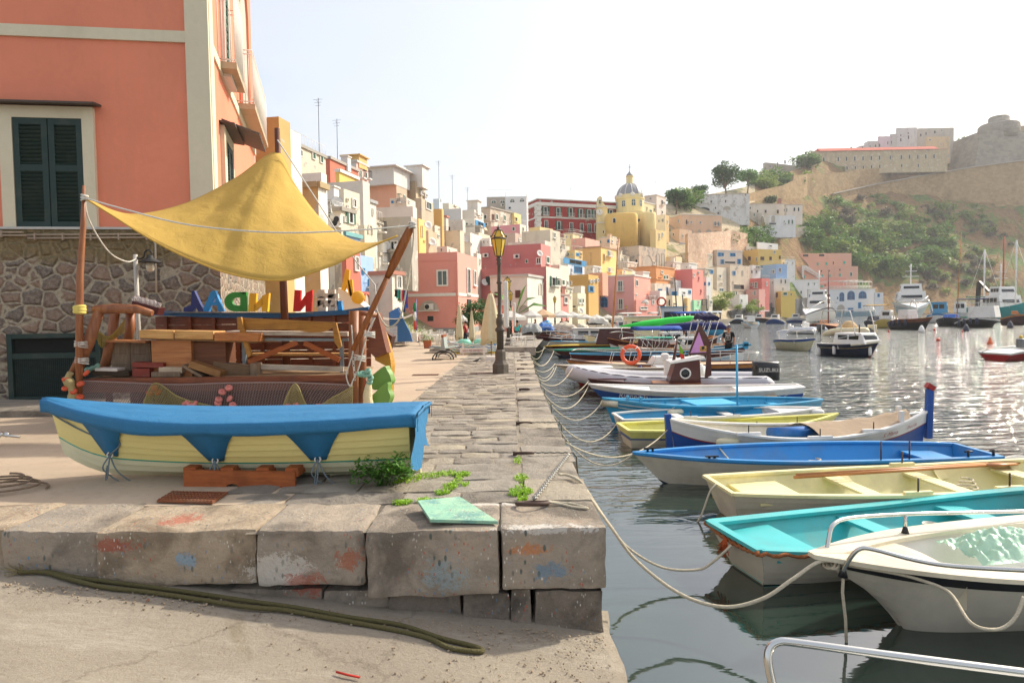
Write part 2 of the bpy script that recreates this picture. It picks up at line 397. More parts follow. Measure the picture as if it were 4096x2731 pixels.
for i,y in enumerate(yy):
 xr=-2.15+noise.noise(V((0,y*.7,0)))*.1
 m.v+=[V((-200,y,zq(y))),V((xr,y,zq(y))),V((xr,y,zq(y)-.05))]
 if i:
  b=3*i;m.face((b-3,b,b+1,b-2));m.face((b-2,b+1,b+2,b-1))
m.quad((-40,6.05,.96),(-2.15,6.05,.96),(-2.15,6.05,.8),(-40,6.05,.8))
struct(m,'pavement',M_CONC)
m=MB();m.smooth=True
bx=[(-9,-6.9),(-6.895,-5.6),(-5.595,-4.27),(-4.262,-3.46),(-3.452,-2.12),(-2.112,-1.22),(-1.212,-.13),(-.12,.74)]
for i,(a,b)in enumerate(bx):
 m.cur=(0,1,0,1,0,1,1,1)[i]
 yo=5.2+max(0,-b)*.045
 rblock(m,a,b,yo,yo+.78,(.42,.42,.42,.44,.5,.5,.42,.46)[i],.97,.032,26,9,14,.013,i*3.1)
xs_=[-9,-6,-4,-2.9,-2.4,-1.6,-1.05,-.45,-.05,.14,.72]
m.cur=2
for i in range(len(xs_)-1):
 m.cur=2 if i>5 else 1
 rblock(m,xs_[i]+.004,xs_[i+1]-.004,5.24+max(0,-xs_[i])*.045,5.9,-.9,.45,.03,12,4,14,.02,40+i)
struct(m,'quay_blocks',M_BLOCK)
m=MB();m.smooth=True;y=6.0;rr_=random.Random(5)
while y<50:
 L_=rr_.uniform(.55,1.0)*(1 if y<25 else 1.6);m.cur=rr_.choice((0,1,2,2,0))
 near=y<14
 rblock(m,.09,xe(y+L_/2)+rr_.uniform(-.02,.03),y+.006,y+L_-.006,zq(y)-.42,zq(y)+rr_.uniform(-.006,.012),.035 if near else.03,8 if near else 3,6 if near else 3,4 if near else 2,.014,y)
 y+=L_
y=5.95
while y<50:
 L_=rr_.uniform(.7,1.5);m.cur=rr_.choice((3,3,4));rblock(m,.2,xe(y)-rr_.uniform(.0,.05),y,y+L_-.02,-1,zq(y)-.42,.05,3,6,4,.03,y+70);y+=L_
struct(m,'quay_kerb',M_PAVE+M_BLOCK[1:])
m=MB();m.smooth=True;y=6.0;row=0
while y<50:
 dp=rr_.uniform(.2,.34)if y>7.4 else rr_.uniform(.32,.5)
 if y>24:dp*=1.7
 xL=-2.15+rr_.uniform(-.25,.15)if y>7.2 else-2.6+rr_.uniform(-.4,.4);x_=xL;near=y<10
 while x_<.02:
  L_=rr_.uniform(.3,.85)if y>7.4 else rr_.uniform(.5,1.1);x1=min(x_+L_,.07)
  if.07-x1<.2:x1=.07
  m.cur=rr_.choice((0,0,1,2,1));dy=rr_.uniform(-.012,.012)
  rblock(m,x_+.007,x1-.007,y+dy+.007,y+dp+dy-.007,zq(y)-.12,zq(y)+rr_.uniform(-.01,.016),.03,7 if near else 3,4 if near else 2,2,.013 if near else.01,row,rr_.uniform(-.012,.012))
  x_=x1
 y+=dp;row+=1
struct(m,'paving',M_PAVE)
m=MB();m.smooth=True
rblock(m,-4.4,1.25,34.5,35.3,.5,.98,.05,16,2,3,.02,3);rblock(m,-4.6,-1.4,33.9,34.45,.6,.82,.05,10,2,3,.02,8);struct(m,'quay_step',M_PAVE[:1])
m=MB();m.quad((-4.3,34.6,.93),(1.3,34.6,.93),(3.3,60,.85),(-4.3,60,.85));struct(m,'promenade',M_PAVE[0])
nn=N('ramp_concrete');p=nn.pos();a=nn.noise(p,1.1,8,.6);b=nn.noise(p,26,8,.75);g=nn.noise(p,.8,8,.65,.6);f=nn.noise(p,140,2,.7)
x=nn.mix(nn.ramp(a,.3,.7),c('#9c907f'),c('#aea28f'));x=nn.mix(nn.ramp(b,.52,.68,(0,0,0,1),(.55,)*3+(1,)),x,c('#8d7f6c'));x=nn.mix(nn.ramp(g,.62,.72,(0,0,0,1),(.6,)*3+(1,)),x,c('#7d6f50'))
x=nn.mix(nn.ramp(f,.64,.7,(0,0,0,1),(.5,)*3+(1,)),x,c('#6f6557'))
cr=nn.n.new('ShaderNodeTexVoronoi');cr.feature='DISTANCE_TO_EDGE';cr.inputs['Scale'].default_value=.3;wp=nn.n.new('ShaderNodeMix');wp.data_type='RGBA';wp.blend_type='LINEAR_LIGHT';wp.inputs[0].default_value=.25;nn.l(p[0],0,wp,6);nn.l(nn.noise(p,2.5,8,.7)[0],'Color',wp,7);nn.l(wp,2,cr,'Vector')
x=nn.mix(nn.ramp((cr,0),.0,.006,(.4,.4,.4,1),(0,0,0,1)),x,c('#5f5546'));g2=nn.noise(nn.pos((.5,2,1)),1.6,9,.75);x=nn.mix(nn.ramp(g2,.52,.7,(0,0,0,1),(.5,)*3+(1,)),x,c('#cfc5b4'))
nn.base(x);nn.b.inputs['Roughness'].default_value=.95;nn.bump(b,1,.03);nn.bump(f,.8,.008);M_RAMP=nn.m
def zr(X):return min(.95,.1+(.74-X)*.1085)
m=MB();m.smooth=True;nx_,ny_=90,50
for i in range(nx_+1):
 X=-12+(12.78)*(i/nx_)**.7
 for j in range(ny_+1):
  Y=-6+11.6*(j/ny_)**.6;q=V((X,Y,zr(X)));q.z+=noise.noise(q*1.3)*.02+noise.noise(q*9)*.006
  if i==nx_:q.x+=noise.noise(V((0,Y*2.2,1)))*.09
  m.v.append(q)
for i in range(nx_):
 for j in range(ny_):q=i*(ny_+1)+j;m.face((q,q+ny_+1,q+ny_+2,q+1))
i0=len(m.v)
for j in range(ny_+1):q=m.v[nx_*(ny_+1)+j].copy();q.z=-2.5;q.x+=.35+noise.noise(V((0,q.y*2,5)))*.2;m.v.append(q)
for j in range(ny_):a=nx_*(ny_+1)+j;m.face((a,i0+j,i0+j+1,a+1))
struct(m,'ramp',M_RAMP)
# buildings
M_DARK=glass('#1d2426');M_GLS=glass('#4a5f62');M_WHT=paint('#dcd8ce',.6,.25);M_GRN=paint('#1f5a40',.6,.2);M_BLU=paint('#2f86b8',.6,.2);M_TRQ=paint('#35b59c',.6,.2);M_BRN=paint('#5f3425',.6,.3)
M_GLSB=glass('#33557a');M_DGR=paint('#15302a',.6,.2);M_IRON=mt('#2d2c2b',.6,.3);M_TILE=plaster('#a5553a',.5,'#4f3f33');M_CABLE=mt('#8b8479',.8)
def wframe(P,u,v,n,w,h,style,parent,wallm):
 m=MB();fw=min(.16,w*.16);arch=style[0]=='a'
 frm={'g':M_WHT,'G':M_WHT,'w':M_WHT,'d':wallm,'b':M_BLU,'B':M_BLU,'t':wallm,'a':M_WHT,'A':wallm,'n':M_BRN,'o':wallm,'s':M_WHT,'N':M_DGR}.get(style[0],M_WHT)
 if style[0]in 'aA':
  hh=h/2;r=w/2;seg=10;top=max(hh-r,-hh*.5)
  arc=lambda rr,off:[P+u*(-rr)+v*(-hh)+n*off]+[P+u*(-rr*cos(pi*k/seg))+v*(top+rr*sin(pi*k/seg)*min(1,(hh-top)/r))+n*off for k in range(seg+1)]+[P+u*rr+v*(-hh)+n*off]
  a,b=arc(r,.1),arc(r-fw*.8,.1);a0,b0=arc(r,-.05),arc(r-fw*.8,-.05)
  for k in range(len(a)-1):m.quad(a[k],a[k+1],b[k+1],b[k]);m.quad(a0[k],a[k],a[k+1],a0[k+1]);m.quad(b[k],b0[k],b0[k+1],b[k+1])
  if len(style)>1 and style[1]in 'bx':m.obox(P+n*.07,u,v,n,.05,hh*.95,.03);m.obox(P+n*.075,u,v,n,r*.95,.05,.03)
  o=m.obj('window' if style[0]=='a' else 'arch',M_BLU if style[1:2]=='b' else frm,parent)
  p=MB();q=arc(r-fw*.8,.025);p.face(range(len(q)));p.v=q
  p.obj('pane' if style[0]=='a' else 'recess',{'b':M_GLSB,'x':M_GLS}.get(style[1:2],M_DARK if style[0]=='a' else plaster('#b8b0a0',.5)),o);return o
 for sx in(-1,1):m.obox(P+u*sx*(w/2-fw/2)+n*.04,u,v,n,fw/2,h/2,.07)
 for sy in(-1,1):m.obox(P+v*sy*(h/2-fw/2)+n*.045,u,v,n,w/2-fw,fw/2,.07)
 if style[0]in 'wbsB':m.obox(P+n*.035,u,v,n,.04,h/2-fw,.035)
 o=m.obj('window',frm,parent)
 if style[0]in 'gGtnB' or style=='N':
  p=MB();sh={'g':M_GRN,'G':M_GRN,'t':M_TRQ,'n':M_BRN,'N':M_DGR,'B':M_BLU}[style[0]]
  if style[0]in 'gtnN':
   for sx in(-1,1):
    p.obox(P+u*sx*(w/4-fw/2)+n*.03,u,v,n,w/4-fw/2-.015,h/2-fw,.045)
    k=int((h-2*fw)/.22)
    for j in range(max(2,k)):p.obox(P+u*sx*(w/4-fw/2)+v*(-h/2+fw+.12+j*.22)+n*.08,u,v,n,w/4-fw/2-.07,.04,.02)
    p.obj('shutter',sh,o);p=MB()
  else:
   for sx in(-1,1):p=MB();p.obox(P+u*sx*(w/2+w*.2)+n*.06,u,v,n,w*.2,h/2,.03);p.obj('shutter',sh,o)
 if style[0]in 'GwdboaBs':MB().obox(P+n*.0,u,v,n,w/2-fw,h/2-fw,.02).obj('pane',{'b':M_GLSB,'s':M_GLS}.get(style[0],M_DARK),o)
 if style[1:2]=='+':
  b=MB();base=P-v*(h/2-.05);b.obox(base+n*.35,u,v,n,w*.75,.08,.35);b.obj('balcony',M_WHT,parent)
  r=MB();H=1.0
  k=max(4,int(w*1.5/.2))
  for j in range(k+1):r.obox(base+u*(w*.75*(-1+2*j/k))+n*.66+v*H/2,u,v,n,.015,H/2,.015)
  r.obox(base+n*.66+v*H,u,v,n,w*.75,.025,.025)
  for sx in(-1,1):r.obox(base+u*sx*w*.75+n*.35+v*H,u,v,n,.025,.025,.33)
  r.obj('railing',M_WHT if style[2:3]=='w' else M_IRON,parent)
 elif style[0]in 'gwnd' and w>.7:MB().obox(P-v*(h/2+.04)+n*.1,u,v,n,w/2+.08,.045,.14).obj('sill',M_WHT if style[0]!='d' else wallm,o)
 return o
def pastel(h,k=.22):
 h=h.lstrip('#');k=0 if h=='a92b22' else k;v=[int(h[i:i+2],16)for i in(0,2,4)];g=sum(v)/3
 return '#'+''.join('%02x'%int(min(250,(x*.92+g*.08)*(1-k)+250*k))for x in v)
RW=random.Random(31)
def hmat(h,dirt=.35,patch=0,pc='#8d8576',stain='#6a5d4c'):return plaster(pastel(h),dirt,stain,.35,.3,patch,pastel(pc))
def house(lab,hexc,xl,xc,xr,yt,yb,wins=(),th=None,Y=None,dirt=.35,patch=0,pc='#9a9080',cor=None,name='house',cat='house',deep=None,band=None,ext=(),mat2=None,below=2.5,par=.5,grp='houses stacked up the harbour hillside'):
 if Y is None:base=T(xc,yb);Y=base.y
 else:base=W(xc,yb,Y)
 C=V((base.x,base.y,base.z));top=W(xc,yt,Y).z
 a=C.x/C.y;th=radians(th)if th is not None else atan(a)+radians(24)
 dl=V((-cos(th),sin(th),0));dr=V((sin(th),cos(th),0))
 rl=ray(xl,(yt+yb)/2);al=rl.x/rl.y;rr=ray(xr,(yt+yb)/2);ar=rr.x/rr.y
 tl=(C.x-al*C.y)/(cos(th)+al*sin(th))if xl<xc-.5 else(deep or 7)
 tr=(ar*C.y-C.x)/(sin(th)-ar*cos(th))if xr>xc+.5 else(deep or 7)
 if tr<0 or tr>140:tr=12
 o=thing(name,lab,cat,C,0,grp);wm=hmat(hexc,dirt,patch,pc);wm2=hmat(mat2,dirt,patch,pc)if mat2 else wm  # right faces get a second paint; some only a sunlit tone of the first
 z0=max(C.z-below,.15 if Y>80 and C.z<2.5 else-9);m=MB();Lp=C+dl*tl;Rp=C+dr*tr;B=Lp+dr*tr;up=V((0,0,1))
 q=[V((p.x,p.y,0))for p in(C,Rp,B,Lp)]
 def ringz(z,ins=0):
  cc=(q[0]+q[2])/2;return[V((p.x,p.y,z))+(V((cc.x,cc.y,z))-V((p.x,p.y,z))).normalized()*ins for p in q]
 b0,t0,t1,r1=ringz(z0),ringz(top),ringz(top,.3),ringz(top-par,.3)
 for k in range(4):
  j=(k+1)%4;m.cur=1 if k==0 else 0
  m.quad(b0[k],b0[j],t0[j],t0[k]);m.cur=0;m.quad(t0[k],t0[j],t1[j],t1[k]);m.quad(t1[k],t1[j],r1[j],r1[k])
 m.quad(*r1);m.obj('wall',[wm,wm2],o,fixn=False)
 nl=V((-sin(th),-cos(th),0));nr=V((cos(th),-sin(th),0))
 if cor:
  for zz,hh,cm in([(top-.12,.14,cor)]+([(C.z+(top-C.z)*band,.14,cor)]if band else[])):
   mm=MB();mat=M_WHT if cor=='w' else hmat(cor)
   mm.obox((Lp+C)/2*1+V((0,0,zz-C.z))+nl*.06,dl,up,nl,tl/2,hh,.11);mm.obj('cornice',mat,o);mm=MB();mm.obox((Rp+C)/2+V((0,0,zz-C.z))+nr*.06,dr,up,nr,tr/2+.1,hh,.11);mm.obj('cornice',mat,o)
 for wd in wins:
  px,py,pw,ph,st=wd
  L_=px<xc;nn_=nl if L_ else nr
  if(xl>=xc-.5):L_=False;nn_=nr
  if(xr<=xc+.5):L_=True;nn_=nl
  p=onplane(px,py,C,nn_);u=-dl if L_ else dr
  p2=onplane(px+pw/2,py,C,nn_);p1=onplane(px-pw/2,py,C,nn_);ww=(p2-p1).length;hh=ph*p.y/F
  if ww>8 or ww<.1:continue
  wframe(p,u,up,nn_,ww,hh,st,o,wm)
 if grp and grp.startswith('houses stacked')and 60<Y<235:
  used=[(onplane(w_[0],w_[1],C,n_))for w_ in wins for n_ in(nl,nr)]
  for d,t,n_ in((dl,tl,nl),(dr,tr,nr)):
   zz=top-2.2
   while zz>C.z+1 and zz>top-9:
    xx=1.5+RW.uniform(0,.8)
    while xx<t-1.1:
     p=V((C.x,C.y,zz+RW.uniform(-.2,.2)))+d*xx
     if RW.random()<.3 and all((p-q).length>2.3 for q in used):w_=RW.uniform(.6,.95);wframe(p,(-d if n_ is nl else d),up,n_,w_,w_*RW.choice((1.2,1.5,1.9)),RW.choice('wdwgwdA'),o,wm)
     xx+=RW.uniform(2.0,3.2)
    zz-=3.1
 for e in ext:e(o,C,top,dl,dr,tl,tr,nl,nr,wm)
 return o
def e_ant(f=.5,g=.5,h=2.5):
 def fn(o,C,top,dl,dr,tl,tr,nl,nr,wm):
  b=C+dl*tl*f+dr*tr*g;b.z=top-.5;m=MB();m.tube([b,b+V((.05,0,h))],.03,4)
  for k in range(3):m.tube([b+V((-.5+.1*k,.1,h-.15-k*.3)),b+V((.5-.1*k,-.1,h-.15-k*.3))],.015,4)
  m.tube([b+V((0,-.5,h-.4)),b+V((0,.5,h-.4))],.015,4);m.obj('antenna',M_IRON,o)
 return fn
def e_chim(f=.5,g=.4,w=.6,h=1.2,hexc=None):
 def fn(o,C,top,dl,dr,tl,tr,nl,nr,wm):
  b=C+dl*tl*f+dr*tr*g;b.z=top;m=MB();m.obox(b+V((0,0,h/2-.4)),dl,dr,V((0,0,1)),w/2,w/2,h/2+.4);m.obox(b+V((0,0,h+.05)),dl,dr,V((0,0,1)),w*.62,w*.62,.06);m.obj('chimney',hmat(hexc)if hexc else wm,o)
 return fn
def e_rail(h=.9,white=True):
 def fn(o,C,top,dl,dr,tl,tr,nl,nr,wm):
  m=MB()
  for d,t in((dl,tl),(dr,tr)):
   k=max(3,int(t/.5))
   for j in range(k+1):b=C+d*t*j/k;b.z=top;m.tube([b,b+V((0,0,h))],.018,4)
   b=C.copy();b.z=top+h;m.tube([b,b+d*t],.025,4)
  m.obj('railing',M_WHT if white else M_IRON,o)
 return fn
def e_ac(px,py):
 def fn(o,C,top,dl,dr,tl,tr,nl,nr,wm):
  n_=nr;p=onplane(px,py,C,nr)
  if(p-C).dot(dr)<0:n_=nl;p=onplane(px,py,C,nl)
  u=n_.cross(V((0,0,1)));m=MB();m.obox(p+n_*.2,u,V((0,0,1)),n_,.42,.3,.16);a=m.obj('air_conditioner',M_WHT,o)
  k=MB();k.lathe(p+n_*.36-u*.1,[(.22,0),(.22,.02),(.05,.03)],12,n_);k.obj('fan_grille',M_IRON,a)
 return fn
def e_dish(px,py,r=.45):
 def fn(o,C,top,dl,dr,tl,tr,nl,nr,wm):
  p=onplane(px,py,C,nr)
  if(p-C).dot(dr)<0:p=onplane(px,py,C,nl)
  ax=V((.5,-.8,.35)).normalized();m=MB();m.lathe(p+V((0,-.35,0)),[(.02,-.02),(r*.6,.03),(r,.12),(r,.14),(r*.6,.05),(.01,.0)],12,ax);m.tube([p,p+V((0,-.35,0)),p+V((0,-.35,0))+ax*.45],.02,4);m.obj('satellite_dish',M_WHT,o)
 return fn
Hs=house
Hs('tall flaking ochre house with a rusty downpipe directly behind the mast','#b08a38',1030,1140,1172,466,1330,[],Y=27,th=10,dirt=.7,patch=.35,pc='#a39a85')
Hs('narrow cream house with a long white curtain beside the ochre wall','#ddd3c2',1168,1178,1212,515,1300,[],Y=30,th=12)
Hs('cream stone house under the roof railing, with three green shuttered windows','#cbbd9f',1170,1179,1303,565,760,[(1202,613,13,28,'g'),(1254,624,14,30,'g'),(1285,637,13,34,'g')],th=13,Y=62,dirt=.6,patch=.3,ext=[e_rail(1.0),e_ant(.2,.8,6)],cor='#8f8778')
Hs('small orange red house with a flaking parapet below two aerials','#c4512f',1303,1323,1433,626,780,[],th=13,Y=70,patch=.12,dirt=.6,ext=[e_ant(.3,.3,5),e_chim(.3,.6,.8,.8,'#d8d2c6')],cor='#9a8f80')
Hs('pale grey house with a pink street front and green French doors','#c5c3c0',1368,1429,1473,640,790,[(1441,698,8,36,'g+'),(1463,705,7,28,'g+')],th=13,Y=80,mat2='#e8b2a4',cor='#b9b4ac',ext=[e_chim(.5,.5,2.2,.7,'#d9a546')])
Hs('bright yellow house with a grey side, below the orange red one','#e0b23c',1343,1360,1432,677,800,[],th=13,Y=60,cor='w')
Hs('big plain peach house with a roof terrace and railing on the skyline','#d98f68',1455,1589,1630,716,900,[(1617,792,7,24,'g')],th=16,Y=88,ext=[e_rail(1.1),e_chim(.5,.5,5,1.5,'#c9c5be')],mat2='#b09a78',dirt=.2)
Hs('tall brown stone house with a narrow green shutter and two air conditioners','#9a8460',1625,1668,1701,724,1000,[(1681,753,6,26,'g')],th=14,Y=92,dirt=.6,patch=.2,mat2='#b29b72',ext=[e_ac(1681,773),e_ac(1697,782),e_chim(.25,.5,2.4,2.2,'#d9d3c6')])
Hs('weathered beige house with a glazed veranda under a white awning','#b39f7c',1660,1690,1735,792,1010,[(1714,824,22,34,'s')],th=14,Y=88,patch=.2,dirt=.5,ext=[e_dish(1714,990)])
Hs('slender ochre orange wall house between beige facades','#d39a3e',1733,1770,1776,835,1000,[],th=12,Y=94,cor=None,dirt=.25)
Hs('small pale blue rooftop house with one tiny window','#bfd0da',1733,1758,1770,795,850,[(1763,802,4,10,'w')],th=12,Y=110,ext=[e_ant(.3,.5,7)])
Hs('low cream rooftop house with an aerial on the skyline','#d8cbb4',1769,1796,1840,812,860,[(1820,822,9,4,'d')],th=20,Y=118,ext=[e_ant(.3,.5,6)])
Hs('long plain grey blue wall house below the aerials','#bdbfbc',1742,1846,1850,834,935,[],th=8,Y=108,dirt=.15)
Hs('cream house with three small windows below a square chimney','#ddd1bd',1850,1899,1934,838,940,[(1902,858,6,18,'w'),(1915,860,8,18,'w'),(1925,861,7,18,'w')],th=16,Y=122,ext=[e_chim(.3,.4,2.0,1.8),e_ant(.8,.3,5)])
Hs('cream terrace house with a blue mural beneath the three windows','#e0d4bd',1856,1900,1936,872,960,[(1921,898,22,22,'B'),(1868,896,10,10,'d'),(1886,898,14,8,'d')],th=16,Y=112)
Hs('worn beige house with three green shutters and an orange door','#b7a286',1923,1962,2046,826,945,[(1942,868,13,19,'g'),(1972,870,8,25,'n'),(1987,868,11,25,'g'),(2018,872,10,24,'g')],th=30,Y=128,patch=.35,pc='#d6cbb8',dirt=.6,cor='#8f8676',ext=[e_ac(1947,898)])
Hs('grey upper house with two half round windows next to the tall white one','#a59a88',1948,2023,2024,787,940,[(1975,805,21,14,'ax'),(2010,804,21,14,'ax')],th=3,Y=150,dirt=.5,ext=[e_rail(1.6),e_ac(2010,821)])
Hs('tall white house with two half round windows left of the red palace','#dcdcda',2022,2109,2113,785,960,[(2049,802,21,14,'ax'),(2088,800,21,14,'ax'),(2039,832,13,12,'d')],th=3,Y=149,dirt=.2,ext=[e_rail(1.6)])
Hs('narrow yellow house tucked under the white one','#dfc46e',2044,2058,2085,850,950,[(2064,878,10,20,'d')],th=25,Y=135)
Hs('cream house with terrace and terracotta planter on its parapet','#ddd2c0',1184,1296,1312,690,1100,[],Y=45,th=12)
Hs('stained ochre house with a drainpipe hole under the terracotta planter','#c19a52',1160,1288,1312,728,1330,[],Y=33,th=12,patch=.3,pc='#a9a493',dirt=.6,mat2='#ddd5c5',cor='#9b7f4a')
Hs('grey beige house with a stepped parapet and small court','#c9bfae',1296,1455,1480,722,900,[(1360,793,22,20,'d')],Y=58,th=14,dirt=.4)
Hs('cream house with a long pale shutter under a little tiled hood','#d6c6a6',1360,1380,1440,755,960,[(1415,813,17,38,'w'),(1388,800,8,14,'d'),(1388,826,6,12,'w')],Y=52,th=18,patch=.15,ext=[e_dish(1352,815,.5)])
Hs('cream house with a tall green framed window and small square one','#d8c8a8',1335,1368,1418,828,1020,[(1401,871,20,50,'G'),(1378,877,8,24,'w')],Y=47,th=18,patch=.15,dirt=.5,cor='#8d8473',ext=[e_ac(1345,895),e_ac(1352,880)])
Hs('pale beige house with a closed cream door above the arch','#d3c8b6',1433,1480,1506,797,960,[(1455,850,18,30,'w'),(1490,849,6,30,'w')],Y=60,th=14,cor='#8f8f8d')
Hs('long pale cream wall house with a round corner stub','#d9cbb8',1505,1655,1669,825,1000,[],Y=72,th=9,dirt=.35)
Hs('large bare concrete grey house with a pale green door behind the oar','#a39a88',1500,1648,1670,866,1060,[(1577,982,32,40,'w'),(1535,970,12,20,'d')],Y=64,th=9,dirt=.7,patch=.12,pc='#c7bda8',ext=[e_dish(1545,985,.5),e_dish(1590,992,.4)])
Hs('steep arched cream house beside the concrete grey wall','#d1bf9f',1438,1462,1504,900,1100,[(1479,918,18,40,'A')],Y=52,th=14,patch=.25)
Hs('bright yellow narrow house with a white arch top','#e5bf57',1668,1678,1706,874,1040,[(1686,925,8,50,'A'),(1697,965,7,8,'d')],Y=78,th=14,dirt=.2)
Hs('slanting beige stair house with two satellite dishes','#bda57c',1704,1716,1748,922,1060,[],Y=76,th=20,patch=.3,dirt=.5,ext=[e_dish(1712,903,.5),e_dish(1728,970,.55)])
Hs('light blue house with a teal cornice behind the sail edge','#86abd8',1380,1384,1443,926,1150,[],Y=45,th=13,cor='#4f9a9a',dirt=.2)
Hs('terracotta red house with a tall shuttered window under the sail edge','#b8482d',1370,1392,1444,965,1330,[(1424,1055,17,60,'w')],Y=43,th=13,dirt=.25,cor=None)
Hs('thin sky blue house with a little balcony','#7fa8dd',1442,1445,1494,1020,1215,[(1452,1085,6,24,'B'),(1482,1135,20,36,'b+')],Y=50,th=13,dirt=.25)
Hs('red ground floor house with an arched doorway below the blue balcony','#b8472e',1440,1446,1495,1165,1400,[(1466,1205,22,70,'A'),(1484,1220,6,40,'d')],Y=49,th=13,dirt=.3)
Hs('low white house with curtained roof loggia over red tiles','#d9d5cd',1462,1500,1505,1022,1120,[],Y=56,th=10,dirt=.2)
Hs('grey cream corner house with laundry line and arched green door','#c9c0ae',1478,1573,1612,1083,1345,[(1593,1128,22,56,'s'),(1590,1262,26,80,'a')],Y=47,th=20,patch=.2,mat2='#e2d8c0',dirt=.5,cor='#a5553a')
PK='#d8735f'
def pk_ext(o,C,top,dl,dr,tl,tr,nl,nr,wm):
 up=V((0,0,1))
 m=MB()
 for(d,t,n_)in((dl,tl,nl),(dr,tr,nr)):
  z=W(1835,1177,C.y).z;m.obox(V((C.x,C.y,z))+d*t/2+n_*.03,d,up,n_,t/2+.05,.16,.05)
 m.obj('string_course',M_WHT,o)
 m=MB();z=C.z+.25
 for(d,t,n_)in((dl,tl,nl),(dr,tr,nr)):m.obox(V((C.x,C.y,z))+d*t/2+n_*.02,d,up,n_,t/2+.03,.35,.03)
 m.obj('plinth',paint('#8f9390',.8),o)
 m=MB();p=onplane(1826,1100,C,nl);m.tube([V((p.x,p.y,top-1.2))+nl*.12-dl*.2,V((p.x,p.y,top-1.3))+nl*.12,V((p.x,p.y,C.z))+nl*.12],.07,6);m.obj('drainpipe',wm,o)
 m=MB();a=onplane(1600,1046,C,nl)+nl*.05;b=onplane(1834,1041,C,nl)+nl*.05;m.tube(sag(a,b,.02),.02,4);a=onplane(1634,1177,C,nl)+nl*.05;b=onplane(1828,1167,C,nl)+nl*.05;m.tube(sag(a,b,.12),.02,4);m.obj('cable',wm,o)
 P=onplane(1716,1222,C,nl);u=-dl;m=MB();r=(onplane(1755,1240,C,nl)-onplane(1676,1240,C,nl)).length/2;h=42*P.y/F
 q=[P+u*(-r*cos(pi*k/14))+up*(-h/2+h*sin(pi*k/14))+nl*.03 for k in range(15)];m.v=q;m.face(range(15));m.obj('niche',plaster('#b9ab98',.5),o)
 m=MB();m.obox(P-up*(h/2)+nl*.15,u,up,nl,r,.06,.18);m.obj('ledge',M_WHT,o)
 m=MB();m.obox(P-up*(h/2-.42)+nl*.3+u*.1,u,up,nl,.45,.32,.16);a=m.obj('air_conditioner',M_WHT,o)
 k=MB();k.lathe(P-up*(h/2-.42)+nl*.47-u*.05,[(.25,0),(.25,.02),(.05,.03)],14,nl);k.obj('fan_grille',M_IRON,a)
 m=MB();p=onplane(1722,1274,C,nl);m.obox(p,u,up,nl,.33,.26,.02);m.obj('vent',M_DARK,o)
 m=MB();p=onplane(1696,1307,C,nl);m.obox(p,u,up,nl,.3,.24,.02);m.obj('meter_box',mt('#8b8d8b',.6),o)
Hs('pink corner house with white band, arched niche and white balcony on the harbour square',PK,1577,1835,1911,1007,1334,[(1770,1112,46,66,'s'),(1873,1125,15,104,'w'),(1898,1112,11,62,'w'),(1875,1222,13,50,'N')],Y=68,th=13,dirt=.15,ext=[pk_ext,e_ac(1880,1170)if 0 else(lambda*a:None)],mat2='#e0836d',below=.5,grp=None)  # right face in a lighter pink, its sunlight put into the colour
def pk2(o,C,top,dl,dr,tl,tr,nl,nr,wm):pass
Hs('pink lean-to wing behind the pink corner house',PK,1478,1668,1712,996,1120,[(1695,1012,18,10,'w')],Y=82,th=13,dirt=.15,cor='#77706a')
Hs('low coral house between the pink corner house and white stair house','#db7560',1912,2050,2055,1212,1330,[],Y=78,th=10,dirt=.15,cor='w')
Hs('narrow cream house squeezed beside the pink corner house','#d8cfb8',1895,1912,1926,1012,1200,[(1918,1047,5,24,'w')],Y=88,th=13,dirt=.5)
Hs('tall pale house with a stained peeling gable above the pink house','#d6c4a0',1765,1843,1858,920,1080,[],th=14,Y=96,dirt=.7,patch=.3,pc='#a89a80')
Hs('cream house under a small red tiled roof edge','#d4c6b4',1768,1786,1794,862,960,[],th=14,Y=104,cor='#b2573c')
Hs('flat roofed stained house with one dark doorway','#cabfaf',1790,1852,1862,878,970,[(1798,916,9,20,'d')],th=12,Y=106,patch=.2,dirt=.6)
Hs('white house with satellite dish and jutting balcony','#dcd4c5',1855,1884,1930,930,1100,[(1884,977,6,14,'d'),(1910,1012,8,18,'d')],th=16,Y=100,ext=[e_dish(1862,958,.6)])
Hs('house with dark mouldy parapet wall above the white one','#8b8170',1860,1921,1928,901,980,[],th=12,Y=112,dirt=.7,cor='#a69b88')
Hs('cream terrace house with flower pots on its ledge','#dcc7a6',1876,1916,1966,930,1000,[(1940,915,10,8,'d')],th=20,Y=108,dirt=.4,patch=.1)
Hs('small pink house with a green window and awning','#dd7f86',1964,2080,2104,896,950,[(2055,916,12,16,'g'),(2092,918,6,18,'g')],th=30,Y=120,dirt=.15,mat2='#d9d0b6',ext=[e_rail(.8)])
Hs('unrendered brown stone house under the small pink one','#b89883',2010,2062,2088,931,1010,[(2078,960,7,12,'w')],th=24,Y=112,dirt=.6,patch=.2)
Hs('wide beige house with one pale shuttered window','#cfc0a4',2087,2202,2241,918,1010,[(2217,941,10,24,'w')],th=30,Y=116,dirt=.5,patch=.15)
Hs('pale yellow strip house in front of the red palace','#e6ca7e',2116,2160,2212,907,940,[],th=35,Y=140,dirt=.3)
Hs('long white terrace house above the dark red one','#d3c7b0',2032,2180,2205,962,1010,[],th=24,Y=104,dirt=.6)
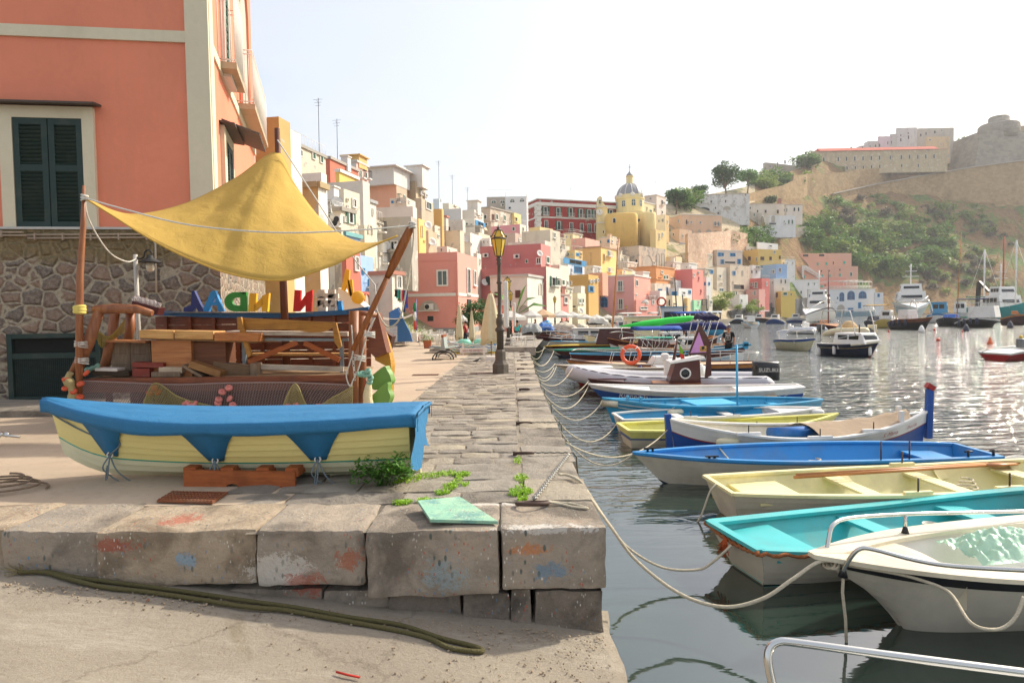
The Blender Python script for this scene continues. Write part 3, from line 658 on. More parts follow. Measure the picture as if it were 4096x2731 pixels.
Hs('dark red house with a row of terrace flowerpots and satellite dish','#b5504a',1921,2165,2203,974,1110,[(2190,1040,13,30,'g'),(2107,1045,12,16,'g'),(2155,1043,20,26,'w')],th=20,Y=92,dirt=.25,mat2='#cf6458',cor=None,ext=[e_ac(1944,1022),e_ac(2068,1026),e_dish(2157,1016,.5)],patch=.05)
Hs('dark red lower house with a cream stained side','#b04c48',1923,2187,2242,1066,1240,[(1952,1123,15,34,'N'),(2213,1126,15,40,'G+'),(2232,1130,10,28,'g')],th=22,Y=86,dirt=.2,mat2='#ddd0b4',ext=[e_dish(1938,1131,.5)])
Hs('white house with an outside brick stair and three round arches','#ddd3be',1962,2112,2186,1096,1330,[(1986,1179,14,22,'n'),(2072,1176,20,30,'n'),(2160,1155,14,50,'A'),(2174,1160,12,60,'A'),(2095,1233,46,34,'A')],Y=80,th=20,dirt=.45,patch=.08,pc='#b7ad9d',cor='#b3ab9d')
Hs('coral house with white awning under the dark red wall','#d7695a',2186,2242,2275,1175,1330,[(2262,1200,14,28,'w')],Y=92,th=24,dirt=.15,cor='#8a6b5e')
Hs('cream tower house with sunblinds and two laundry balconies','#ddd1b3',2187,2240,2277,1059,1220,[(2252,1130,12,26,'g'),(2269,1133,8,22,'g')],Y=99,th=24,dirt=.5,patch=.08)
Hs('cream and yellow house with three green shuttered windows by the cafe','#e0d3a8',2270,2312,2344,1172,1330,[(2288,1203,6,22,'d'),(2318,1203,9,22,'g'),(2331,1203,8,22,'g'),(2292,1226,30,14,'d')],Y=100,th=26,dirt=.4,ext=[e_dish(2322,1243,.5)])
Hs('cream block with tall parapet behind the three green windows','#d9d0bb',2291,2325,2340,1143,1220,[(2283,1132,10,16,'w')],Y=108,th=24,dirt=.5)
Hs('ochre yellow house with a teal door and outdoor cooling units','#c9922f',2276,2355,2394,1097,1230,[(2364,1156,13,25,'B')],Y=118,th=26,dirt=.2,ext=[e_ac(2359,1125),e_ac(2371,1124),e_ac(2386,1121)])
Hs('light blue flat house with a peeling blue mural','#c9d3dc',2228,2272,2338,1033,1120,[(2301,1049,50,22,'B'),(2312,1079,32,28,'b')],Y=122,th=28,dirt=.3,patch=.1,pc='#8fa9c8')
Hs('beige house with a blue balcony rail and white sun awning','#cfc3a8',2200,2226,2278,975,1060,[(2240,990,10,20,'d+'),(2266,1022,10,12,'w')],Y=128,th=28,dirt=.5,patch=.1)
Hs('salmon strip house behind the ochre one','#d98a63',2356,2410,2432,1090,1130,[],Y=126,th=26,dirt=.3)
Hs('big yellow house with balcony, its shaded side coloured orange','#e0a54f',2303,2405,2466,984,1140,[(2435,1014,13,26,'s+w'),(2437,1080,11,20,'s+w')],Y=140,th=30,dirt=.2,mat2='#e6c35c',cor='#9a6a45')  # orange left and yellow right face: shade and sun put into one paint
Hs('pale pink block with small square window below the church','#e09682',2285,2342,2398,951,1010,[(2297,966,5,7,'w')],Y=150,th=30,dirt=.2)
Hs('pink harbour house with white surrounds and round arches by the water','#dc8d86',2393,2537,2602,1098,1330,[(2415,1148,20,44,'s+w'),(2481,1144,22,44,'s+w'),(2417,1208,28,42,'ab'),(2483,1216,20,44,'s+w'),(2547,1132,10,26,'s'),(2544,1179,9,11,'s'),(2478,1264,38,34,'A'),(2525,1264,38,34,'A')],Y=138,th=27,dirt=.12,mat2='#e5846c',cor='w',grp=None,below=.8)
Hs('low pink side wing with an open arched loggia','#dc8a80',2358,2394,2400,1172,1330,[(2380,1201,24,20,'A'),(2381,1235,14,10,'w')],Y=137,th=15,dirt=.15,cor='w',below=.8)
Hs('coral terrace house with a white balustrade and parasol','#e3826c',2537,2545,2627,1200,1330,[(2588,1208,8,20,'s'),(2612,1208,10,20,'s'),(2575,1232,30,12,'w')],Y=136,th=40,dirt=.12,ext=[e_rail(.9)])
Hs('white house with an arched loggia over the pink one','#dad5c8',2542,2572,2597,1085,1180,[(2583,1114,18,22,'A')],Y=152,th=36,dirt=.2,cor='w')
Hs('cream terrace with a wooden pergola','#ddd2bb',2466,2530,2545,1083,1140,[],Y=158,th=28,dirt=.3,ext=[e_rail(2.2)])
Hs('orange house with twin dark windows','#dd7f33',2513,2625,2699,1063,1170,[(2657,1109,9,18,'g'),(2668,1109,9,18,'g'),(2636,1112,5,9,'d'),(2643,1112,4,8,'d'),(2647,1088,8,13,'w'),(2686,1115,8,12,'w')],Y=160,th=36,dirt=.15,cor='#c7772f',band=.5)
Hs('coral red house with a jutting balcony','#dc5a50',2694,2770,2814,1076,1230,[(2775,1100,6,14,'w'),(2803,1165,5,16,'d')],Y=168,th=36,dirt=.12,mat2='#e2735f',ext=[e_ac(2793,1090)])
Hs('white cube house with an arch and a garage door','#dcd7ca',2598,2640,2665,1162,1300,[(2611,1188,15,18,'A'),(2628,1189,5,14,'d'),(2649,1240,22,40,'w')],Y=146,th=34,dirt=.3)
Hs('pale pink stepped house beneath the orange one','#d9c3a8',2558,2620,2682,1132,1230,[(2640,1165,14,20,'b'),(2669,1160,6,24,'b')],Y=156,th=36,dirt=.5,patch=.1)
Hs('small white domed house with blue and green awnings','#d9dad6',2676,2715,2768,1152,1240,[(2698,1174,12,16,'B'),(2758,1168,10,14,'b'),(2735,1172,12,14,'d')],Y=160,th=38,dirt=.3)
Hs('sand coloured house with a green pointed window','#dcc396',2662,2690,2748,1182,1320,[(2678,1210,8,26,'a'),(2697,1216,8,12,'d')],Y=150,th=30,dirt=.4,patch=.08)
Hs('yellow stair house with a great arch under the steps','#e3b565',2722,2750,2762,1192,1320,[(2735,1230,20,44,'A')],Y=158,th=34,dirt=.2)
Hs('mint green house with a turquoise side','#7ccf9b',2760,2776,2804,1200,1330,[(2785,1246,8,20,'w'),(2796,1246,8,20,'w'),(2794,1210,5,14,'w')],Y=166,th=40,dirt=.1,mat2='#8fdf9e')
Hs('cream house with a planted green balcony beside the mint one','#ddd2b8',2802,2836,2850,1195,1330,[(2818,1210,20,26,'N+'),(2843,1209,8,16,'g'),(2830,1240,7,14,'g')],Y=170,th=42,dirt=.5,patch=.1)
Hs('white stepped house with outside stair and blue vases','#d9d6cc',2812,2826,2845,1108,1250,[(2836,1135,6,14,'b'),(2820,1135,6,14,'b'),(2831,1190,10,24,'A')],Y=176,th=42,dirt=.3)
def palace(o,C,top,dl,dr,tl,tr,nl,nr,wm):
 m=MB();up=V((0,0,1));k=0
 z=C.z
 while z<top-1:m.obox(V((C.x,C.y,z))+(nl+nr)*.03,dl,dr,up,.9 if k%2 else.6,.6 if k%2 else.9,.38);z+=.8;k+=1
 m.obj('quoins',M_WHT,o)
 m=MB();zz=W(2154,868,C.y).z
 for d,t,n_ in((dl,tl,nl),(dr,tr,nr)):[(m:=MB(),m.obox(V((C.x,C.y,z_))+d*t/2+n_*.05,d,up,n_,t/2,.22,.1),m.obj('string_course',M_WHT,o))for z_ in(zz,zz-9.5)]
 for d,t,n_ in((dl,tl,nl),(dr,tr,nr)):m=MB();m.obox(V((C.x,C.y,top-1.6))+d*t/2+n_*.2,d,up,n_,t/2+.2,.5,.35);m.obox(V((C.x,C.y,top-.1))+d*t/2+n_*.1,d,up,n_,t/2+.2,.15,.25);m.obj('cornice',M_WHT,o)
rw=[(2144,849,12,34,'g')]+[(x,y,15,36,'G+w')for x,y in((2182,845),(2233,849),(2283,850),(2324,854),(2357,856),(2382,858),(2444,858))]+[(2146,900,13,20,'w')]+[(x,y,15,36,s)for x,y,s in((2185,899,'w+'),(2236,903,'G+'),(2285,908,'w+'),(2327,911,'w+'),(2358,913,'w+'),(2384,912,'g'))]
Hs('long crimson palace with white quoins and cornice on the ridge','#a92b22',2110,2154,2520,794,1000,rw,Y=196,th=70,dirt=.2,grp=None,cat='palace',ext=[palace,e_ant(.4,.4,5)],patch=.02)
Cb=W(2520,905,205);ch=thing('church','pale yellow church with a grey ribbed dome, lantern and cross above the village','church',V((Cb.x,Cb.y,Cb.z-6)))
MY=plaster('#ebd9a0',.25,'#9a8a62',.3);MYO=plaster('#e3bd6c',.5,'#9a8a60',.3,patch=.04);MLEAD=paint('#8f8f92',.5,.3,1,.75)
s=205/F
def cz(py):return W(2520,py,205).z
o_=V((Cb.x,Cb.y,0));up=V((0,0,1))
m=MB();m.lathe(o_,[(55*s,cz(858)),(55*s,cz(803)),(58*s,cz(801)),(58*s,cz(796)),(55*s,cz(795)),(54*s,cz(784))],24,smooth=False);m.obj('drum',MY,ch)
m=MB();m.lathe(o_,[(53.5*s*cos(a),cz(795)+60*s*sin(a))for a in[k*pi/2/10 for k in range(10)]]+[(10*s,cz(735))],24);dome=m.obj('dome',MLEAD,ch)
m=MB()
for k in range(12):
 a=2*pi*k/12;m.tube([o_+V((cos(a)*54*s*cos(b),sin(a)*54*s*cos(b),cz(795)+60.5*s*sin(b)))for b in[j*pi/2/8 for j in range(8)]],.12,4)
m.obj('rib',M_WHT,dome)
m=MB();m.lathe(o_,[(14*s,cz(737)),(13.5*s,cz(710)),(16*s,cz(708)),(16*s,cz(705))],12,smooth=False);ln_=m.obj('lantern',MY,ch)
m=MB();m.lathe(o_,[(14*s,cz(706)),(12*s,cz(698)),(6*s,cz(692)),(2*s,cz(685)),(.1,cz(682))],12);m.obj('cap',MLEAD,ln_)
m=MB();p=o_+V((0,0,cz(676)));m.box(p,(.12,.12,3));m.box(p+V((0,0,.5)),(1.1,.12,.12));m.obj('cross',M_IRON,ln_)
for(px,py,w_,h_)in((2496,820,15,25),(2534,818,17,26),(2562,819,9,26),(2471,822,6,25)):
 d=ray(px,py);t=(o_.xy-E0 .xy);a=(px-2520)*s/(55*s);a=max(-.97,min(.97,a));ang=math.asin(a);n_=V((sin(ang),-cos(ang),0));n_=Matrix.Rotation(-atan(Cb.x/Cb.y),3,'Z')@n_
 P=V((o_.x,o_.y,cz(py)))+n_*55*s;u=up.cross(n_);ww=w_*s/max(.3,cos(ang));wframe(P+n_*.05,u,up,n_,min(ww,1.4),h_*s,'ax',ch,MY)
for k in range(14):
 ang=2*pi*k/14;n_=V((sin(ang),-cos(ang),0));m=MB();m.lathe(o_+n_*53*s+V((0,0,cz(787))),[(0.01,.5),(6.5*s,.5),(8.5*s,.3),(8.5*s,-.3)],14,n_,False)
 if k%2==0:m.obj('medallion',M_WHT,dome)
m=MB()
def wall_poly(m,pts,Y,dY):
 q=[W(x,y,Y)for x,y in pts];return m.prism(q,V((0,dY,0)))
m=MB();wall_poly(m,[(2440,1000),(2440,866),(2458,858),(2530,842),(2560,842),(2600,856),(2615,1000)],196,18);m.obj('nave',MY,ch)
A=W(2592,920,193);m=MB();m.lathe(V((A.x,A.y,0)),[(31*.074,W(2592,1010,193).z),(31*.074,W(2592,858,193).z),(30*.074,W(2592,853,193).z),(27*.074,W(2592,852,193).z)],22);m.obj('apse',plaster('#ecd89c',.3,'#a3946a',.3),ch)
A=W(2485,920,190);m=MB();q=[]
for zz,g in((1010,1),(880,1),(862,.98),(857,.93)):
 z=W(2485,zz,190).z;q.append([V((A.x,A.y,z))+V((4.6*g*(abs(cos(a))**.55)*(1 if cos(a)>0 else-1),3.2*g*(abs(sin(a))**.55)*(1 if sin(a)>0 else-1),0))for a in[2*pi*k/24 for k in range(24)]])
m.loft(q,True,True);m.obj('bastion',MYO,ch)
wframe(W(2457,881,186.7),V((1,0,0)),up,V((0,-1,0)),1.0,1.4,'a',ch,MY)
m=MB();p=W(2554,881,190.5);m.lathe(p,[(.01,.2),(.3,.2),(.45,.25),(.45,-.8)],12,V((0,-1,0)));m.obj('round_window',M_DARK,ch)
m=MB();wall_poly(m,[(2389,985),(2389,825),(2392,800),(2392,790),(2400,784),(2408,790),(2410,808),(2420,820),(2430,827),(2432,985)],192,3);bt=m.obj('bell_tower',MY,ch)
m=MB();wall_poly(m,[(2395,818),(2395,798),(2399,793),(2403,798),(2403,818)],191.9,.15);m.obj('bell_opening',mt('#cfe0ea',.8),bt)
m=MB();m.lathe(W(2400,814,191.8),[(.35,0),(.28,.3),(.15,.5),(.02,.55)],8);m.lathe(W(2400,805,191.8),[(.28,0),(.22,.25),(.1,.4),(.02,.42)],8);m.obj('bell',mt('#5a4a2e',.4,.8),bt)
m=MB();m.lathe(W(2398,849,191.9),[(.95,0),(.95,.12),(.85,.14),(.01,.14)],20,V((0,-1,0)));ck=m.obj('clock',mt('#e9e6da',.5),bt)
m=MB();p=W(2398,849,191.7);m.box(p+V((0,0,.3)),(.07,.04,.6));m.box(p+V((.18,0,-.03)),(.4,.04,.07))
for k in range(12):m.box(p+V((.75*sin(k*pi/6),.01,.75*cos(k*pi/6))),(.07,.04,.07))
m.obj('clock_hands',M_IRON,ck)
m=MB();wall_poly(m,[(2387,828),(2387,824),(2434,824),(2434,828)],191.6,3.6);wall_poly(m,[(2387,893),(2387,889),(2434,889),(2434,893)],191.6,3.6);m.obj('cornice',M_WHT,bt)
Hs('stained grey cream house at the foot of the bell tower','#c4b496',2403,2450,2468,944,1030,[(2415,928,8,12,'d')],Y=180,th=30,dirt=.6,patch=.3)
Hs('tall rough rock walled house with arches hanging below the church','#b8a486',2470,2556,2662,982,1110,[(2594,1002,5,11,'w'),(2632,1040,14,56,'A'),(2652,1040,12,56,'A'),(2615,1052,8,14,'w'),(2590,1050,44,60,'A'),(2546,1050,12,26,'d')],Y=172,th=40,dirt=.7,patch=.35,pc='#7f7668')
Hs('narrow yellow lodging leaning on the church apse','#e3c06c',2600,2623,2666,918,1010,[(2637,945,5,24,'w'),(2650,938,5,16,'w')],Y=186,th=42,dirt=.3)
Hs('pink beige tower house behind the dome','#d9c3b0',2578,2627,2664,778,900,[(2648,810,8,22,'w+'),(2649,849,7,14,'w'),(2602,794,9,9,'w')],Y=228,th=36,dirt=.3,cor='#c5b3a0',ext=[e_ant(.4,.4,6),e_ant(.8,.2,5)])
Hs('pale yellow wing behind the dome with green shutter','#e3cf8f',2560,2576,2628,806,900,[(2603,846,9,16,'g')],Y=222,th=40,dirt=.3,cor='w')
Hs('flaking cream house with laundry window right of the apse','#d9cbb2',2620,2660,2676,858,940,[(2636,884,6,12,'w'),(2651,882,10,16,'s'),(2670,888,5,14,'s')],Y=205,th=36,dirt=.5,patch=.12,mat2='#d9a95a')
Hs('light orange gabled house under the cliff','#dfbd84',2664,2704,2728,1025,1110,[],Y=186,th=38,dirt=.25)
Hs('long white house with stained upper floor and two big arches','#d6d2cb',2730,2736,2998,779,880,[(2770,811,9,12,'d'),(2806,809,10,12,'d'),(2845,807,10,12,'w'),(2902,806,7,12,'d'),(2936,806,5,12,'w'),(2982,779,8,11,'w'),(2764,852,30,34,'A'),(2815,836,50,14,'a'),(2907,832,34,16,'A'),(2801,856,13,9,'d'),(2841,856,7,9,'d'),(2873,853,10,9,'d'),(2862,832,6,10,'d')],Y=262,th=92,dirt=.5,patch=.3,pc='#a89f92',cor='#b5a894',ext=[e_ant(.3,.5,5)])
Hs('peach terrace house with four round arches','#dfae7f',2677,2727,2887,856,990,[(2746,889,7,22,'d+'),(2860,895,8,22,'s+'),(2874,896,8,22,'s+'),(2765,889,9,8,'w'),(2801,890,9,10,'w'),(2766,930,18,22,'A'),(2796,930,19,24,'A'),(2834,930,30,26,'A'),(2862,932,12,24,'A'),(2741,936,5,14,'w')],Y=222,th=74,dirt=.2,cor='w')
Hs('peach cliff house with a hanging balcony under a blue white awning','#d3a376',2684,2718,2768,915,1010,[(2694,938,7,12,'g'),(2740,985,46,22,'b+')],Y=214,th=46,dirt=.4,patch=.1)
def cliffwall(lab,pts,bots,mat,thick=3,name='retaining_wall',cat='wall'):
 a=[T(x,y)for x,y in bots];m=MB();r=[]
 for(x,y),b in zip(pts,a):r.append((V((b.x,b.y,b.z-4)),V((b.x,b.y,W(x,y,b.y).z))))
 for i in range(len(r)-1):
  (b0,t0),(b1,t1)=r[i],r[i+1];bk=V((0,thick,0));m.quad(b0,b1,t1,t0);m.quad(t0,t1,t1+bk,t0+bk);m.quad(b0+bk,b1+bk,t1+bk,t0+bk)
 for(b,t)in(r[0],r[-1]):m.quad(b,t,t+V((0,thick,0)),b+V((0,thick,0)))
 return solo(m,name,mat,lab,cat)
def rubble(h1,h2,mort,sc_=.5,bump=.8):
 n=N('rubble');p=n.pos((1,1,1.8));a=n.noise(n.pos(),.09,8,.6);v=n.n.new('ShaderNodeTexVoronoi');v.inputs['Scale'].default_value=sc_;n.l(p[0],0,v,'Vector')
 b=n.noise(n.pos(),1.2,8,.7)
 x=n.mix(n.ramp((v,'Color'),.2,.8),c(h1),c(h2));x=n.mix(n.ramp(b,.5,.75,(0,0,0,1),(.7,)*3+(1,)),x,c(mort));x=n.mix(n.ramp(a,.5,.68,(0,0,0,1),(.6,)*3+(1,)),x,dul(h1,.55))
 n.base(x);n.b.inputs['Roughness'].default_value=1;n.bump(b,bump,.3);return n.m
M_TUFF=rubble('#a3865c','#b79a70','#8a7450');M_LAVA=rubble('#4b4d4f','#66645f','#3d4238',1.6);M_PINKW=rubble('#c9a58a','#d7bda2','#b09680',.8)
cliffwall('pink plastered cliff wall below the peach terrace house',[(2752,934),(2830,930),(2900,925),(2925,920),(2990,935)],[(2752,1075),(2830,1060),(2900,1030),(2925,1000),(2990,990)],M_PINKW)
Hs('long beige white villa with a tiled edge on the right slope','#d3c2ab',2921,2975,3140,815,890,[(2944,848,8,16,'d'),(2964,833,5,10,'d'),(3001,832,6,10,'d'),(3030,845,8,12,'d'),(3062,846,11,14,'d'),(3111,847,11,18,'d'),(3137,841,5,11,'d'),(2982,863,6,12,'b')],Y=280,th=86,dirt=.4,cor='#b59a86',ext=[e_chim(.1,.9,1.2,2.2,'#8e4a36'),e_chim(.2,.95,1,1.5,'#8e4a36')])
Hs('cream end pavilion with two dark arched windows','#d9c9b3',3138,3146,3210,819,875,[(3147,841,5,16,'d'),(3177,837,9,16,'a'),(3194,837,8,16,'a')],Y=274,th=86,dirt=.35,cor='#b9a08c')
Hs('white terraced house with green doors and deep arches','#dad8d4',3060,3080,3182,862,925,[(3049,878,16,30,'A'),(3092,876,18,30,'A'),(3155,888,8,18,'g'),(3169,888,8,18,'g'),(3137,886,5,8,'w'),(3090,895,30,10,'d')],Y=266,th=80,dirt=.25,ext=[e_ac(3138,895)])
Hs('ruinous grey rock house with two tall green doors','#a89a82',2960,3000,3047,850,940,[(3016,859,7,16,'g'),(3022,893,6,18,'g+'),(3022,915,6,14,'g')],Y=272,th=75,dirt=.6,patch=.3)
Hs('low peach house with an oval window','#dcae84',2889,2934,2990,902,950,[(2897,928,6,14,'w'),(2920,925,8,10,'w'),(2939,923,6,10,'w'),(2974,921,14,9,'w')],Y=262,th=70,dirt=.35,patch=.05)
Hs('beige house with small blue shuttered windows and veranda','#d3c3ae',2795,2868,2970,999,1090,[(2820,1022,12,14,'B'),(2878,1018,8,15,'B'),(2890,1018,5,13,'B'),(2926,1019,7,13,'B'),(2936,1019,6,13,'B'),(2889,1047,8,18,'B'),(2956,1046,8,20,'B'),(2920,1050,44,12,'d')],Y=212,th=62,dirt=.25,cor='w')
Hs('tall beige house with narrow blue shutter and lean buttress','#d2b795',2866,2920,2998,1059,1230,[(2951,1064,5,10,'w'),(2936,1092,7,17,'B'),(2894,1097,6,10,'B'),(2955,1148,44,22,'d')],Y=200,th=48,dirt=.35,patch=.05)
Hs('beige pink house with dark columned window','#d2bfa4',2797,2868,2906,1068,1240,[(2880,1105,9,14,'w'),(2884,1134,14,8,'d'),(2885,1159,18,15,'s')],Y=196,th=46,dirt=.35,mat2='#d9c6a8')
Hs('white attic room above the yellow house','#dcd9d2',3026,3030,3112,968,1010,[(3082,984,12,9,'d')],Y=240,th=52,dirt=.2)
Hs('golden yellow house with brown shutters on the slope','#dcab3e',2970,3033,3126,996,1080,[(2998,1034,10,16,'n'),(3026,1037,6,18,'w'),(3049,1034,14,14,'n'),(3082,1034,9,14,'n'),(3119,1030,6,14,'n'),(3097,1008,10,12,'w')],Y=228,th=66,dirt=.15)
Hs('white narrow house with laundry balcony beside the blue one','#dcd9d2',2996,3010,3042,1060,1140,[(3008,1087,8,14,'d'),(3025,1087,8,14,'w'),(3030,1070,18,10,'w+')],Y=214,th=50,dirt=.25)
Hs('cornflower blue house with a roof terrace','#7ba6d6',3042,3105,3148,1056,1140,[(3079,1088,5,8,'w'),(3094,1086,10,16,'s'),(3119,1080,10,20,'w')],Y=218,th=64,dirt=.1,ext=[e_rail(1.0)])
Hs('red house with green door and white railed balcony','#c4483c',2993,3047,3078,1112,1215,[(3007,1137,8,14,'s'),(3024,1140,11,24,'g+w'),(3067,1135,6,18,'s')],Y=206,th=48,dirt=.15,ext=[e_rail(.9)])
Hs('rose pink tall house at the top of the stone wall','#d98878',2984,3036,3060,1156,1290,[(3020,1172,8,20,'w'),(3020,1204,9,20,'s'),(3008,1172,5,10,'w')],Y=202,th=46,dirt=.15)
Hs('white house with small green windows above the yellow hut','#d9d5ca',3078,3096,3159,1114,1200,[(3124,1126,8,16,'w'),(3141,1126,8,18,'g'),(3131,1156,5,12,'g'),(3092,1130,6,12,'w')],Y=216,th=70,dirt=.25)
Hs('small yellow house with a wide green shutter by the wall','#e0b736',3104,3124,3181,1165,1240,[(3140,1175,18,14,'g'),(3164,1177,6,9,'g'),(3108,1180,8,20,'n')],Y=213,th=70,dirt=.15,ext=[e_rail(1.0)])
Hs('white row house with two green windows next to the inn','#d9dad8',3156,3160,3275,1118,1230,[(3172,1150,10,22,'b'),(3234,1136,7,12,'g'),(3257,1135,6,11,'g'),(3204,1169,8,14,'d'),(3208,1200,14,14,'w')],Y=258,th=78,dirt=.2,cor='w')
Hs('small white vaulted house with paired green shutters','#dcdad2',2920,2958,2992,1178,1310,[(2938,1172,6,12,'g'),(2946,1172,6,14,'g'),(2966,1203,7,16,'g'),(2908,1207,10,24,'A')],Y=193,th=46,dirt=.4)
Hs('broad peach hotel upper block with turquoise shutters','#dd9a77',3125,3140,3406,1014,1110,[(x,y,11,14,'t')for x,y in((3147,1059),(3175,1058),(3200,1058),(3270,1056),(3305,1055),(3377,1050))]+[(3333,1052,5,13,'d')]+[(x,y,24,11,'o')for x,y in((3174,1023),(3222,1022),(3286,1021))],Y=284,th=84,dirt=.15,grp=None)
def stairband(o,C,top,dl,dr,tl,tr,nl,nr,wm):
 f=lambda x,y,e:onplane(x,y,C,nr)+nr*e
 for P_ in([(3203,1117),(3203,1062),(3222,1063),(3290,1110),(3270,1112),(3215,1080),(3211,1084),(3211,1117)],):
  m=MB();q=[f(x,y,.9)for x,y in P_];m.prism(q,-nr*.8);st=m.obj('stair_parapet',M_WHT,o)
 m=MB();a=f(3214,1072,.95);b=f(3268,1104,.95);u=(b-a).normalized();v=nr.cross(u);v=v if v.z>0 else-v
 text_mb(m,'LA CORRICELLA',(a+b)/2,u,v,nr,1.05*(b-a).length/8.2,.05);m.obj('lettering',mt('#c96a52',.6),st)
Hs('broad peach hotel lower block with a white sloping stair parapet','#dd9774',3147,3160,3432,1067,1180,[(x,y,11,14,'t')for x,y in((3158,1109),(3185,1108),(3216,1107),(3288,1104),(3318,1103),(3359,1100))]+[(3404,1097,10,17,'g')]+[(x,y,7,9,'o')for x,y in((3185,1086),(3213,1085),(3285,1084),(3317,1083),(3359,1079))],Y=272,th=84,dirt=.15,ext=[stairband],grp=None)
Hs('salmon annex with a turquoise window in front of the peach hotel','#dd7a5f',3270,3274,3385,1112,1220,[(3286,1145,13,14,'t'),(3300,1140,6,8,'d')],Y=262,th=80,dirt=.15)
def lamp_ext(o,C,top,dl,dr,tl,tr,nl,nr,wm):
 f=lambda x,y,e:onplane(x,y,C,nr)+nr*e
 m=MB();up=V((0,0,1));a=f(3262,1164,.15);b=f(3312,1163,.15);u=(b-a).normalized()
 text_mb(m,'LA LAMPARA',(a+b)/2,dr,up,nr,(b-a).length/5.6,.1);m.obj('lettering',mt('#27405f',.5),o)
 m=MB();z=C.z+.7;m.obox(V((C.x,C.y,z))+dr*tr/2+nr*.04,dr,up,nr,tr/2,1.1,.05);m.obj('plinth',paint('#6f8f9c',.7,.5),o)
 m=MB()
 for k in range(15):
  p=f(3310+12.6*k,1156,.2);z0=top;m.tube([V((p.x,p.y,z0)),V((p.x,p.y,z0+(2.6 if k>4 else 1.0)))],.07,4)
 for(x0,x1,h)in((3310,3487,1.0),(3366,3487,2.6),(3310,3487,.5),(3312,3450,3.1)):
  a=f(x0,1156,.2);b=f(x1,1156,.2);a.z=b.z=top+h;m.tube([a,b],.08,4)
  a=a-nr*3;b=b-nr*3;m.tube([a,b],.08,4)
 for k in range(8):a=f(3330+22*k,1156,.2);a.z=top+3.0;m.tube([a,a-nr*3.5],.06,4)
 m.obj('pergola',M_WHT,o)
Hs('big white waterfront restaurant with blue arched windows and roof pergola','#dddcd8',3229,3233,3500,1157,1268,[(3245,1184,17,12,'b'),(3267,1186,14,16,'b'),(3300,1187,40,20,'b'),(3367,1187,19,36,'ab'),(3404,1181,30,36,'ab'),(3450,1179,32,30,'ab'),(3363,1237,34,40,'A'),(3402,1241,22,20,'b'),(3438,1221,7,24,'B'),(3350,1192,5,9,'b')],Y=248,th=84,dirt=.15,ext=[lamp_ext],grp=None,cor='w',below=1.5,par=.3)
Hs('white side wing of the restaurant with one blue shuttered window','#dcdcd9',3495,3499,3533,1170,1264,[(3514,1181,9,14,'b')],Y=247,th=84,dirt=.2,grp=None,below=1.5)
cliffwall('dark lava stone sea wall climbing from the beach to the restaurant',[(2925,1243),(3000,1228),(3080,1212),(3160,1200),(3232,1190)],[(2925,1279),(3000,1277),(3080,1275),(3160,1274),(3232,1272)],M_LAVA,3,'sea_wall')
cliffwall('long tawny tuff retaining wall left of the fortress road',[(2995,775),(3060,757),(3130,742),(3172,722),(3175,700),(3215,700),(3230,694),(3300,694),(3380,690)],[(2995,800),(3060,800),(3130,800),(3172,795),(3175,795),(3215,790),(3230,780),(3300,775),(3380,765)],M_TUFF)
cliffwall('tawny tuff retaining wall carrying the castle terrace',[(3372,690),(3440,676),(3560,670),(3680,672),(3790,668),(3900,655)],[(3372,750),(3440,748),(3560,725),(3680,705),(3790,690),(3900,672)],M_TUFF)
cliffwall('huge sloping tuff rampart with a pale coping down the hill',[(3330,777),(3500,739),(3700,702),(3900,668),(4100,642),(4400,610)],[(3330,782),(3500,762),(3700,775),(3900,805),(4100,835),(4400,850)],M_TUFF)
m=MB();r=[T(x,y2)for x,y2 in[(3330,782),(3500,762),(3700,775),(3900,805),(4100,835),(4400,850)]]
q=[V((b.x,b.y-.3,W(x,y,b.y).z+.2))for b,(x,y)in zip(r,[(3330,777),(3500,739),(3700,702),(3900,668),(4100,642),(4400,610)])]
for i in range(5):m.beam(q[i],q[i+1],1.2,.5)
solo(m,'path_coping',paint('#b9b0a2',.8),'pale stone coping line along the top of the sloping rampart','coping')
cliffwall('grey concrete retaining wall beneath the white terraced house',[(3125,917),(3160,912),(3225,905)],[(3125,950),(3160,950),(3225,940)],rubble('#8a8274','#9c9484','#6c675b'))
def roofx(o,C,top,dl,dr,tl,tr,nl,nr,wm):
 m=MB();a=C+dr*4+nr*.8;b=C+dr*(tr*.93)+nr*.8;a.z=b.z=top-.1;w_=dl*9;h=V((0,0,2.6));m.quad(a,b,b+w_*.5+h,a+w_*.5+h);m.quad(a+w_*.5+h,b+w_*.5+h,b+w_,a+w_);m.quad(b,b+w_,b+w_*.5+h);m.quad(a,a+w_*.5+h,a+w_);m.obj('roof',plaster('#c0573a',.3),o)
cw=[(x,y,8,17,'a')for x,y in((3295,638),(3353,636),(3386,635),(3419,634),(3452,633),(3485,632),(3518,631),(3561,630),(3605,628),(3638,627),(3671,627),(3703,626),(3736,625))]
cw+=[(x,y,7,14,'a')for x,y in((3388,672),(3421,671),(3453,670),(3486,667),(3519,665),(3607,662),(3673,662))]
Hs('long ruined prison palace with a red tiled roof and rows of arched windows','#b89b68',3228,3252,3790,606,700,cw,Y=400,th=91,ext=[roofx],below=-.4,dirt=.7,patch=.25,pc='#c4b291',cor='#b0522f',grp=None,cat='palace',name='castle_palace')
Hs('old stone palace wing descending left of the red roofed one','#a3937a',3052,3062,3250,650,760,[(x,668-(x-3070)*.28,6,14,'w')for x in(3080,3110,3140,3170,3200)],Y=385,th=66,dirt=.7,patch=.2,grp=None,name='castle_wing',ext=[e_ant(.3,.4,8)])
